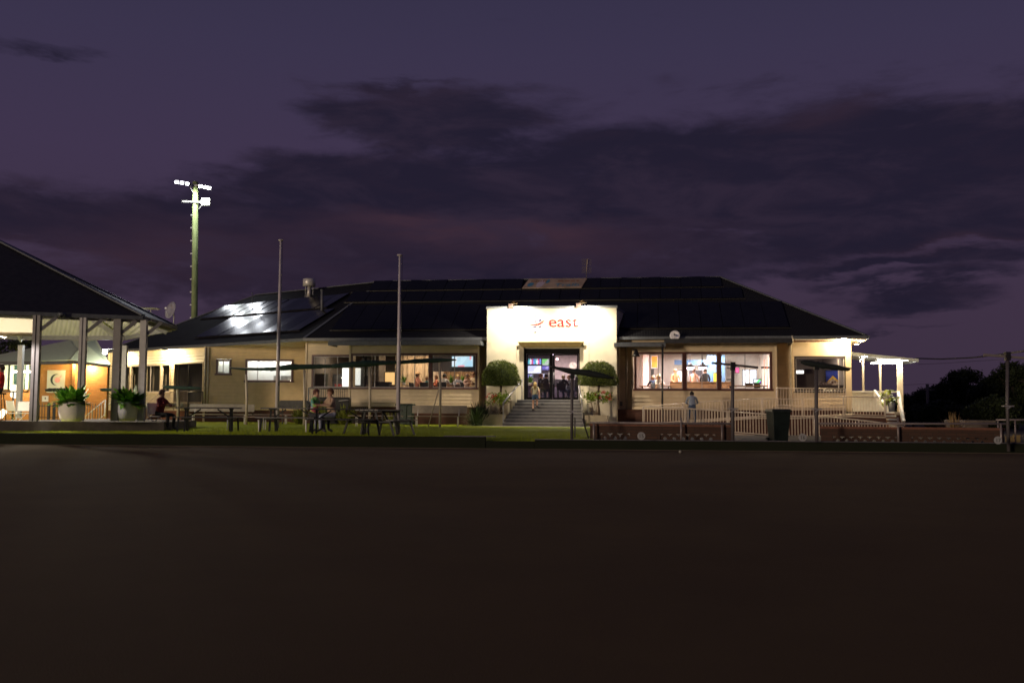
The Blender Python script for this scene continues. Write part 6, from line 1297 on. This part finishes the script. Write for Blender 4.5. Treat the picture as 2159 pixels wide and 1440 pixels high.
# clipped mushroom topiaries beside the steps
topl = leafm('box', (.08, .12, .02), (.18, .22, .04))
def topiary(pxa, pxb, py0, py1, v, lab, sd):
    u0, z1 = F0.L(pxa, py0, v); u1, z0 = F0.L(pxb, py1, v); uc = (u0+u1)/2; r = (u1-u0)/2; h = z1-z0; rg = random.Random(sd)
    t_ = empty('topiary', F0.W(uc, v, .8), lab, 'topiary', 'clipped domes beside the entrance'); b = MB(F0); V = []; 
    b.lathe((uc, v, z0), [(r*.93*math.cos(a)**.7 if a < 1.5 else .02, h*.95*math.sin(a)) for a in [k*math.pi/16 for k in range(8)]]+[(.03, h*.95)], 26); core = b
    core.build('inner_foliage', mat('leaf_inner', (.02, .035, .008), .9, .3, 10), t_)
    b = MB(F0)
    for i in range(10500):
        a = rg.uniform(0, 6.283); e = math.asin(rg.random()**.8) if rg.random() > .12 else 0; ce = math.cos(e)**.72; lump = 1+.035*math.sin(5*a+sd)+.035*math.sin(9*e+3*a)+.025*math.sin(13*a+7*e)+(rg.random() < .05)*.05
        if e == 0: k = rg.random()**.5; p = Vector((uc+r*k*math.cos(a), v+r*k*math.sin(a), z0+rg.uniform(-.03, .02)))
        else: p = Vector((uc+r*ce*lump*math.cos(a), v+r*ce*lump*math.sin(a), z0+h*math.sin(e)*lump))
        n = Vector((math.cos(a)*math.cos(e), math.sin(a)*math.cos(e), math.sin(e)+.3)).normalized(); d = (n+Vector((rg.uniform(-.9, .9), rg.uniform(-.9, .9), rg.uniform(-.5, .9)))).normalized()
        s = d.cross(n).normalized()*.014; L_ = rg.uniform(.04, .10); b.add([tuple(p-s), tuple(p+s), tuple(p+d*L_)], [(0, 1, 2)])
    b.build('foliage', topl, t_)
    b = MB(F0); b.tube([(uc+.05, v+.05, .85), (uc, v, 1.4), (uc+.03, v, z0+.1)], [.06, .05, .05], 8); b.build('trunk', mat('bark', (.08, .055, .04), .9, .3, 12), t_); return uc
topiary(1017, 1094, 763.5, 812, -.9, 'clipped green dome left of the entrance steps', 1); topiary(1221, 1302, 765.5, 812, -.9, 'clipped green dome right of the entrance steps, partly behind the furled shade', 5)
plm = mat('planter_render', (.50, .43, .31), .7, .08, 4, bump=.3)
gl = leafm('geranium', (.10, .20, .02), (.28, .36, .03)); redf = mat('petal', (.50, .01, .015), .6)
def planter(pa, pb, y0, y1, v, lab, depth=.9):
    u0, z1 = F0.L(pa, y0, v); u1, _ = F0.L(pb, y0, v); t_ = empty('planter', F0.W((u0+u1)/2, v, .3), lab, 'planter', 'rendered planters beside the steps'); b = MB(F0); b.box(u0, u1, v, v+depth, .22, z1-.04)
    b.build('box', plm, t_, .01); b = MB(F0); b.box(u0-.02, u1+.02, v-.02, v+.04, z1-.04, z1); b.box(u0-.02, u0+.06, v+.04, v+depth, z1-.04, z1); b.box(u1-.06, u1+.02, v+.04, v+depth, z1-.04, z1); b.build('rim', plm, t_); b = MB(F0); b.box(u0+.06, u1-.06, v+.04, v+depth-.01, z1-.039, z1-.02); b.build('soil', soil, t_); return z1
zp = planter(1017, 1059, 873, 898, -2.0, 'low rendered planter left of the entrance steps', 1.2); planter(1025, 1071, 843.5, 875, -.75, 'taller rendered planter behind the low one, left of the steps', .7)
zp2 = planter(1233, 1280, 875, 905, -2.0, 'low rendered planter right of the entrance steps', 1.2)
def geranium(pc, y0, y1, spread, v, lab, sd, side=0):
    u, z = F0.L(pc, y0, v); _, zt = F0.L(pc, y1, v); rg = random.Random(sd); t_ = empty('geranium', F0.W(u, v, z), lab, 'flowering shrub', 'red geraniums in the planters'); b = MB(F0)
    for k in range(9): a = rg.uniform(-.9, .9); b.tube([(u+rg.uniform(-.08, .08), v+rg.uniform(-.1, .1), z-.05), (u+a*.35, v+rg.uniform(-.15, .15), z+.25), (u+a*.6, v+rg.uniform(-.2, .2), zt-.15)], [.018, .013, .008], 5)
    b.build('stems', mat('woody_stem', (.30, .22, .15), .8), t_); b = MB()
    cl = [(u+rg.uniform(-spread, spread), v+rg.uniform(-.25, .25), zt+rg.uniform(-.22, .12)) for k in range(13)]
    for (x, y, zz_) in cl:
        for k in range(26): p = F0.W(x+rg.gauss(0, .10), y+rg.gauss(0, .10), zz_+rg.gauss(0, .09)); d = Vector((rg.uniform(-1, 1), rg.uniform(-1, .4), rg.uniform(-.2, 1))); leaf_(b, p, d, Vector((rg.uniform(-1, 1), -1, .5)), .09, .08, .2, 2)
    b.build('leaves', gl, t_)
    for k in range(9 if side else 7):
        b = MB(); x = u+(rg.uniform(-spread*1.1, 0) if side == 0 else rg.uniform(-spread*.3, spread*1.4)); q = F0.W(x, v-.25, zt+rg.uniform(-.15, .22))
        for m_ in range(16): leaf_(b, q+Vector((rg.gauss(0, .03), rg.gauss(0, .03), rg.gauss(0, .03))), Vector((rg.uniform(-1, 1), rg.uniform(-1, 0), rg.uniform(-1, 1))), Vector((0, -1, .2)), .035, .03, .1, 2)
        b.build('flower', redf, t_)
geranium(1048, 874, 840, .42, -1.7, 'red geranium with pale bare stems in the left planter', 3); geranium(1258, 876, 836, .55, -1.7, 'bushy red geranium in the right planter', 8, 1)
# strappy plants and shrubs against the brick
strap = leafm('strap', (.04, .08, .025), (.12, .17, .06))
def tuft(px, py, D, L_, n, lab, m=strap, w=.035, lo=.5, hi=1.45, curl=1.0, sd=0, z=None, name='tufted_plant'):
    c = P(px, py, D); z0 = gz(c.x, c.y) if z is None else z; t_ = empty(name, (c.x, c.y, z0), lab, 'plant'); b = MB(); rosette(b, Vector((c.x, c.y, z0)), n, L_, w, random.Random(sd+int(px)), lo, hi, curl, .15); b.build('leaves', m, t_); b = MB(); b.lathe((c.x, c.y, z0-.02), ((.08, 0), (.05, .1), (.01, .14)), 8); b.build('base', soil, t_)
tuft(1002, 897, 45.2, .95, 160, 'arching strappy plant left of the low planter'); tuft(1012, 893, 46.2, 1.1, 200, 'dark shrub behind the strappy plant, left of the entrance', leafm('dark', (.012, .022, .012)), .06, .8, 1.5, .2)
yl = leafm('yellowgreen', (.10, .14, .02), (.24, .25, .04))
for px, D, L_, lab in ((630, 46.5, .95, 'yellow-green leafy plant left of the tie-dye shirt'), (678, 46.0, 1.0, 'dark leafy plant between the two seated people'), (722, 46.5, .95, 'yellow-green strappy plant right of the tan top'), (735, 46.2, .8, 'small yellow-green plant at the corner of the left bay'), (826, 47.0, .7, 'low green plant under the left bay behind the flagpole')): tuft(px, 897, D, L_, 70, lab, yl, .08, .7, 1.5, .5)
# plant in a grey tub on the verandah steps; cordyline beyond the wall
c = P(1880, 868, 46.5); z = P(1880, 868, 46.5).z; t_ = empty('potted_plant', (c.x, c.y, z), 'grey tapered tub with broad pale-green leaves on the verandah steps', 'pot plant'); b = MB(); hh = P(1880, 849, 46.5).z-z; b.lathe((c.x, c.y, z-.0), ((.12, 0), (.19, hh), (.16, hh)), 16); b.build('tub', mat('tub_grey', (.16, .17, .19), .5), t_)
b = MB(); rg = random.Random(5); q = Vector((c.x-.12, c.y, z+hh))
for k in range(60): a = rg.uniform(0, 6.28); p = q+Vector((rg.gauss(-.08, .2), rg.gauss(0, .15), rg.uniform(-.05, .62))); leaf_(b, p, Vector((math.cos(a), math.sin(a), rg.uniform(-.9, .3))), Vector((0, -.5, 1)), .24, .15, .5, 3)
b.build('leaves', leafm('pale', (.22, .30, .06), (.34, .40, .10)), t_)
b = MB(); [b.tube([q-Vector((0, 0, .1)), q+Vector((rg.gauss(-.1, .15), 0, .55))], .008, 4) for k in range(9)]; b.build('stems', mat('woody_stem', (.3, .2, .1), .8), t_)
tuft(2012, 893, 31.0, .62, 120, 'spiky cordyline beyond the right brick wall', mat('leaf_cordyline', (.22, .12, .06), .5, .4, 9, col2=(.40, .28, .12)), .025, .2, 1.55, .25, z=.42, name='cordyline')
c = P(2012, 893, 31.0); o = bpy.data.objects['cordyline']; b = MB(); b.tube([(c.x, c.y, .02), (c.x, c.y, .5)], .05); b.build('trunk', mat('woody_stem', (.3, .2, .1), .8), o)

# ================================================================== TREES
barkd = mat('tree_bark', (.04, .032, .026), .9, .3, 6, bump=.5); treel = leafm('tree', (.014, .022, .009), (.035, .046, .018))
def tree(px, ytop, D, halfw, lab, sd, n=60, leaves=120, zb=0.0, ybase=None):
    "uneven crown: leaf clumps spread round a set of limbs"
    rg = random.Random(sd); c = P(px, 880, D); top = P(px, ytop, D).z; w = halfw*D/FPX; t_ = empty('tree', (c.x, c.y, zb), lab, 'tree', 'dark trees beyond the club'); b = MB(); H = top-zb
    b.tube([(c.x, c.y, zb-.1), (c.x+rg.uniform(-.2, .2), c.y, zb+H*.3), (c.x+rg.uniform(-.4, .4), c.y, zb+H*.62)], [H*.035, H*.028, H*.015], 8); cl = []
    for k in range(n):
        a = rg.uniform(0, 6.283); r = rg.random()**.55; zz_ = rg.uniform(.20, 1.0); ww = w*(.55+.45*math.sin(math.pi*min(1, (zz_-.1)*1.05)))*(1-.35*max(0, zz_-.75)/.25); cl.append((Vector((c.x+ww*r*math.cos(a), c.y+ww*r*math.sin(a)*.8, zb+H*(zz_-.04-.10*r*(zz_ > .8)))), rg.uniform(.12, .26)*w))
    for k in range(0, n, 4): p = cl[k][0]; s = Vector((c.x, c.y, zb+H*.35)); b.tube([s, s.lerp(p, .5)+Vector((0, 0, .1*H)), p], [H*.014, H*.009, H*.004], 5)
    b.build('trunk', barkd, t_); b = MB(); ls = max(.18, w*.085)
    for p, r in cl:
        for k in range(leaves):
            d = Vector((rg.gauss(0, 1), rg.gauss(0, 1), rg.gauss(0, .8))).normalized()*r*rg.random()**.4; q = p+d; a = Vector((rg.uniform(-1, 1), rg.uniform(-1, 1), rg.uniform(-1, .6))).normalized()*ls; s = a.cross(Vector((rg.uniform(-1, 1), rg.uniform(-1, 1), 1))).normalized()*ls*.32
            b.add([tuple(q), tuple(q+a*.5+s), tuple(q+a), tuple(q+a*.5-s)], [(0, 1, 2, 3)])
    b.build('crown', treel, t_)
for i, (px, yt, D, hw, lab) in enumerate(((1925, 828, 92, 42, 'low dark tree just right of the verandah'), (1968, 808, 84, 50, 'dark tree behind the small timber pole'), (2040, 768, 80, 62, 'tallest rounded dark tree behind the cordyline'), (2090, 792, 76, 48, 'dark tree left of the right-hand shade post'), (2140, 752, 70, 60, 'big dark tree behind the right-hand shade post'), (2200, 738, 66, 60, 'dark tree cut by the right edge of the picture'), (1895, 850, 100, 40, 'small far tree seen behind the verandah steps'))): tree(px, yt, D, hw, lab, 20+i, 120, 130)
tree(30, 700, 60, 90, 'dark tree mass behind the green roof at the left', 50, 70, 90); tree(-50, 690, 62, 90, 'dark tree at the left edge behind the pavilion', 51, 60, 90); tree(1990, 846, 66, 60, 'low dark shrub tree filling below the crowns', 61, 110, 120); tree(2095, 838, 60, 60, 'low dark shrub tree near the right fence', 62, 110, 120)
tree(325, 663, 66, 16, 'small dark treetop between the antenna and the dish', 70, 30, 60)
# small timber power pole and wires
a, c = P(1955, 810, 72), P(1957, 900, 72); t_ = empty('power_pole', (c.x, c.y, 0), 'small grey timber power pole before the dark trees', 'power pole'); b = MB(); b.tube([(c.x, c.y, 0), a], .11, 8); b.build('pole', mat('grey_timber', (.16, .14, .13), .8, .2, 3), t_); b = MB(); b.bar(a+Vector((-.5, 0, -.4)), a+Vector((.5, 0, -.4)), .09); b.build('crossarm', MT['grey_timber'], t_)
for k, (pts, lab) in enumerate((([(1931, 755.5, 52), (1985, 757, 50), (2050, 754, 46), (2120, 746, 42), (2200, 734, 38)], 'thick overhead cable leaving the verandah roof'), ([(1935, 768, 70), (1990, 766, 70), (2060, 761, 68), (2130, 757, 66)], 'thin upper wire toward the right edge'), ([(1900, 812, 90), (1955, 809, 72), (2060, 812, 80)], 'thin wire on the small power pole'))):
    q = [P(*p) for p in pts]; t_ = tag(MB().tube(q, .035 if k == 0 else .012, 6).build('overhead_wire', black), lab, 'wire')
# pale trailer and boxes beyond the right wall
c = P(2068, 893, 34); t_ = empty('trailer', (c.x, c.y, .05), 'low pale covered trailer beyond the right brick wall', 'trailer'); (x0, x1) = P(2033, 890, 34).x, P(2100, 890, 34).x; z1, z0 = P(2068, 886, 34).z, P(2068, 893, 34).z
pt = mat('trailer_cream', (.16, .13, .10), .5); b = MB(); b.box(x0, x1, c.y, c.y+1.6, z0, z1); b.build('lid', pt, t_, .02); b = MB(); b.box(x0+.02, x1-.25, c.y+.03, c.y+1.5, z0-.16, z0-.03); b.build('body', pt, t_, .01); b = MB(); b.box(x0+.1, x1-.3, c.y+.1, c.y+1.4, .15, z0-.18); b.build('chassis', black, t_)
for i, (px, w) in enumerate(((2133, 10), (2148, 8))): a = P(px, 925, 34); t_ = empty('crate', (a.x, a.y, .05), ['yellow box behind the right shade post', 'smaller yellow box at the right edge behind the fence'][i], 'box'); k = w/2*34/FPX; b = MB(); b.box(a.x-k, a.x+k, a.y, a.y+.3, .05, P(px, 921-i*3, 34).z); b.build('box', mat('crate_yellow', (.42, .30, .12), .6), t_, .01); b = MB(); b.box(a.x-k-.01, a.x+k+.01, a.y-.01, a.y+.31, P(px, 921-i*3, 34).z, P(px, 921-i*3, 34).z+.02); b.build('lid', mat('crate_lid', (.3, .22, .1), .6), t_)
# litter of the place: small pale jack on the green
c = P(1434, 949, 24.2); b = MB(); b.lathe((c.x, c.y, 0), [(.035*math.sin(math.pi*k/8)+.0005, .035-.035*math.cos(math.pi*k/8)) for k in range(9)], 12); tag(b.build('jack_ball', mat('jack_white', (.3, .29, .25), .5)), 'small pale ball lying on the bowling green', 'ball')
# ================================================================== LIGHTS
WARM = (1.0, .76, .42); NEUT = (1.0, .92, .80); COOL = (.88, .92, 1.0); PINK = (1.0, .80, .86)
# portico goosenecks
for k, px in enumerate((1079, 1221)):
    x, z = F0.L(px, 648, -.05); z = pz+.11
    t_ = empty('spotlight', F0.W(x, -.0, z), ['bronze gooseneck floodlight on the left of the entrance parapet', 'bronze gooseneck floodlight on the right of the entrance parapet'][k], 'floodlight', 'floodlights on the entrance parapet')
    b = MB(F0); b.box(x-.1, x+.1, -.02, .14, z, z+.05); b.tube([(x, .05, z+.04), (x, .05, z+.14), (x+.12, -.5, z+.2), (x+.3, -1.15, z+.12)], .025); b.build('arm', mat('bronze', (.25, .16, .06), .35, .1, metal=.6), t_)
    b = MB(F0); b.box(x-.12, x+.1, -.32, -.05, z-.10, z+.10); b.build('gear_box', mat('dark_bronze', (.06, .03, .02), .5), t_)
    b = MB(F0); b.lathe((x+.3, -1.2, z-.0), ((.04, .12), (.09, .10), (.13, .0)), 14); b.build('shade', MT['bronze'], t_)
    lamp('SPOT', 'bulb', F0.W(x+.3, -1.2, z-.04), 760, (1.0, .87, .66), t_, .08, aim=F0.W(x-.05, .4, z-2.6), spot=165, blend=.7)
# eave lamps
def fitting(name, p, col, label, w, mcol=None, size=.12, drop=.08, shape='box'):
    t_ = empty(name, p, label, 'light'); b = MB(); 
    if shape == 'box': b.box(p.x-size, p.x+size, p.y-size*.6, p.y+size*.6, p.z-drop, p.z)
    else: b.lathe((p.x, p.y, p.z-drop), ((size*.4, 0), (size, drop*.4), (size*.9, drop)), 12)
    b.build('housing', black if shape == 'box' else white, t_)
    b = MB(); b.box(p.x-size*.85, p.x+size*.85, p.y-size*.5, p.y+size*.5, p.z-drop-.02, p.z-drop-.002); b.build('diffuser', glow('glow_'+name+label[:6], col, w), t_)
    return t_
p = FB.W(UB(363)-.1, -.45, EZ-.16); t_ = fitting('eave_light', p, WARM, 'lit eave light above the sliding door of the left wing', 30)
lamp('POINT', 'bulb', p-Vector((0, 0, .18)), 620, WARM, t_, .08)
p = FB.W(UB(262), -.5, EZ-.16); t_ = fitting('eave_light', p, WARM, 'lit eave light over the windows at the far end of the left wing', 30)
lamp('POINT', 'bulb', p-Vector((0, 0, .18)), 420, WARM, t_, .08)
# corner flood of the right wing
p = P(1775, 712, 46.1); t_ = fitting('corner_floodlight', Vector(p), WARM, 'blazing warm floodlight under the eave at the right corner', 60, size=.1)
lamp('POINT', 'bulb', p-Vector((.0, .12, .14)), 420, WARM, t_, .08)
p = P(1806, 722, 47.2); t_ = fitting('corner_floodlight', Vector(p), WARM, 'second warm light tucked under the right corner soffit', 60, size=.1)
lamp('POINT', 'bulb', p-Vector((0, .05, .16)), 120, WARM, t_, .08)
# verandah fluorescents
for (px, py, l, lab) in ((1883, 757, .75, 'long white fluorescent tube under the verandah roof'), (1868, 765, .75, 'fluorescent tube hanging behind the verandah screens'), ):
    v = VV-.25 if py < 760 else VV+.9
    u, z = F0.L(px, py, v); z = min(z, vtop(u)-.02 if py < 760 else z); t_ = empty('fluorescent_light', F0.W(u, v, z), lab, 'light')
    b = MB(F0); b.box(u-l, u+l, v-.06, v+.06, z, z+.04); b.build('batten', white, t_); b = MB(F0); b.box(u-l+.03, u+l-.03, v-.05, v+.05, z-.045, z-.002); b.build('tube', glow('tube_glow', (1, .97, .9), 22), t_)
    lamp('AREA', 'light', F0.W(u, v, z-.08), 70 if py < 760 else 35, (1, .90, .70), t_, 1.3, rot=(0, 0, 0), sy=.1)
u, z = F0.L(1823, 748, VV-.3); t_ = fitting('bulkhead_light', F0.W(u, VV-.3, z), (1, .97, .95), 'round bulkhead light at the inner end of the verandah', 60, shape='r', size=.13)
lamp('POINT', 'bulb', F0.W(u, VV-.35, z-.25), 35, (1, .92, .8), t_, .1)
# rooms
def ceil_light(u, v, z, w, l, e, col, label, name='ceiling_light', gs=8.0, vis=True, turn=False):
    t_ = empty(name, F0.W(u, v, z), label, 'light'); b = MB(F0); b.box(u-l/2-.02, u+l/2+.02, v-w/2-.02, v+w/2+.02, z-.03, z+.02); b.build('tray', white, t_)
    b = MB(F0); b.box(u-l/2, u+l/2, v-w/2, v+w/2, z-.05, z-.032); b.build('diffuser', glow('panel_%s' % label[:12], col, gs), t_)
    lamp('AREA', 'light', F0.W(u, v, z-.07), e, col, t_, l, rot=(0, 0, ANG), sy=w); return t_
g = 'recessed ceiling lights'
ceil_light(U(1430, 4.2), 4.2, CEIL-.03, .3, 1.5, 280, PINK, 'long pinkish fluorescent over the kitchen counter, left of the pendants', gs=6)
ceil_light(U(1395, 2.6), 2.6, CEIL-.03, .6, .6, 190, (1, .86, .72), 'square light over the left end of the bar room')
ceil_light(U(1570, 2.8), 2.8, CEIL-.03, .6, .6, 280, (1, .80, .64), 'square warm light over the lounge beside the fridge')
ceil_light(U(1500, 6.5), 6.5, CEIL-.03, .6, 1.2, 200, NEUT, 'light over the back of the kitchen')
ceil_light(U(780, 3.5), 3.5, CEIL-.05, .3, .3, 12, WARM, 'small downlight over the left dining tables')
ceil_light(U(873, 5.5), 5.5, CEIL-.05, .3, .9, 45, (1, .78, .55), 'warm downlight in front of the pale curtains')
ceil_light(U(960, 5.0), 5.0, CEIL-.05, .3, .6, 40, (1, .76, .55), 'warm downlight over the diners under the television')
ceil_light(U(955, 2.2), 2.2, CEIL-.05, .3, .6, 42, (1, .80, .62), 'warm downlight just inside the glass over the diners')  # lamp added close to the window to brighten the diners
ceil_light(U(870, 2.2), 2.2, CEIL-.05, .3, .4, 26, (1, .80, .62), 'warm downlight just inside the glass over the straw hat')  # another added lamp, brightening the diner in the hat
ceil_light(U(722, 4.0), 4.0, CEIL-.05, .5, .5, 22, NEUT, 'bright square light in the room behind the balcony')
ceil_light(U(1130, 4.5), 4.5, 4.30, .3, .3, 190, (1, .86, .86), 'small downlight just inside the left door')
ceil_light(U(1196, 4.5), 4.5, 4.30, .3, .3, 230, (1, .86, .88), 'small downlight just inside the right door')
ceil_light(U(1165, 9.0), 9.0, 4.30, .3, .3, 60, (.9, .7, 1.0), 'purple tinged downlight over the bar')
ceil_light(U(1690, 4), 4.0, 4.22, .4, .4, 22, (1, .85, .75), 'small square light in the right corner room')
ceil_light(U(1755, 3), 3.0, 4.22, .3, .3, 14, (1, .85, .75), 'small light above the poster in the right corner room')
t_ = empty('strip_light', FA.W(UA(470), .17, 4.15), 'strip light inside the small square window room', 'light'); b = MB(FA); b.box(UA(470)-.4, UA(470)+.4, .13, .21, 4.13, 4.17); b.build('batten', white, t_)
lamp('AREA', 'light', FA.W(UA(470), .17, 4.1), 24, (.92, 1, .98), t_, .8, sy=.1, rot=(0, 0, 0))
t_ = empty('strip_light', FA.W(UA(568), .17, 4.15), 'strip light inside the wide bathroom window', 'light'); b = MB(FA); b.box(UA(568)-1.2, UA(568)+1.2, .13, .21, 4.13, 4.17); b.build('batten', white, t_); lamp('AREA', 'light', FA.W(UA(568), .17, 4.1), 170, (1, 1, .96), t_, 2.4, sy=.12, rot=(0, 0, 0))
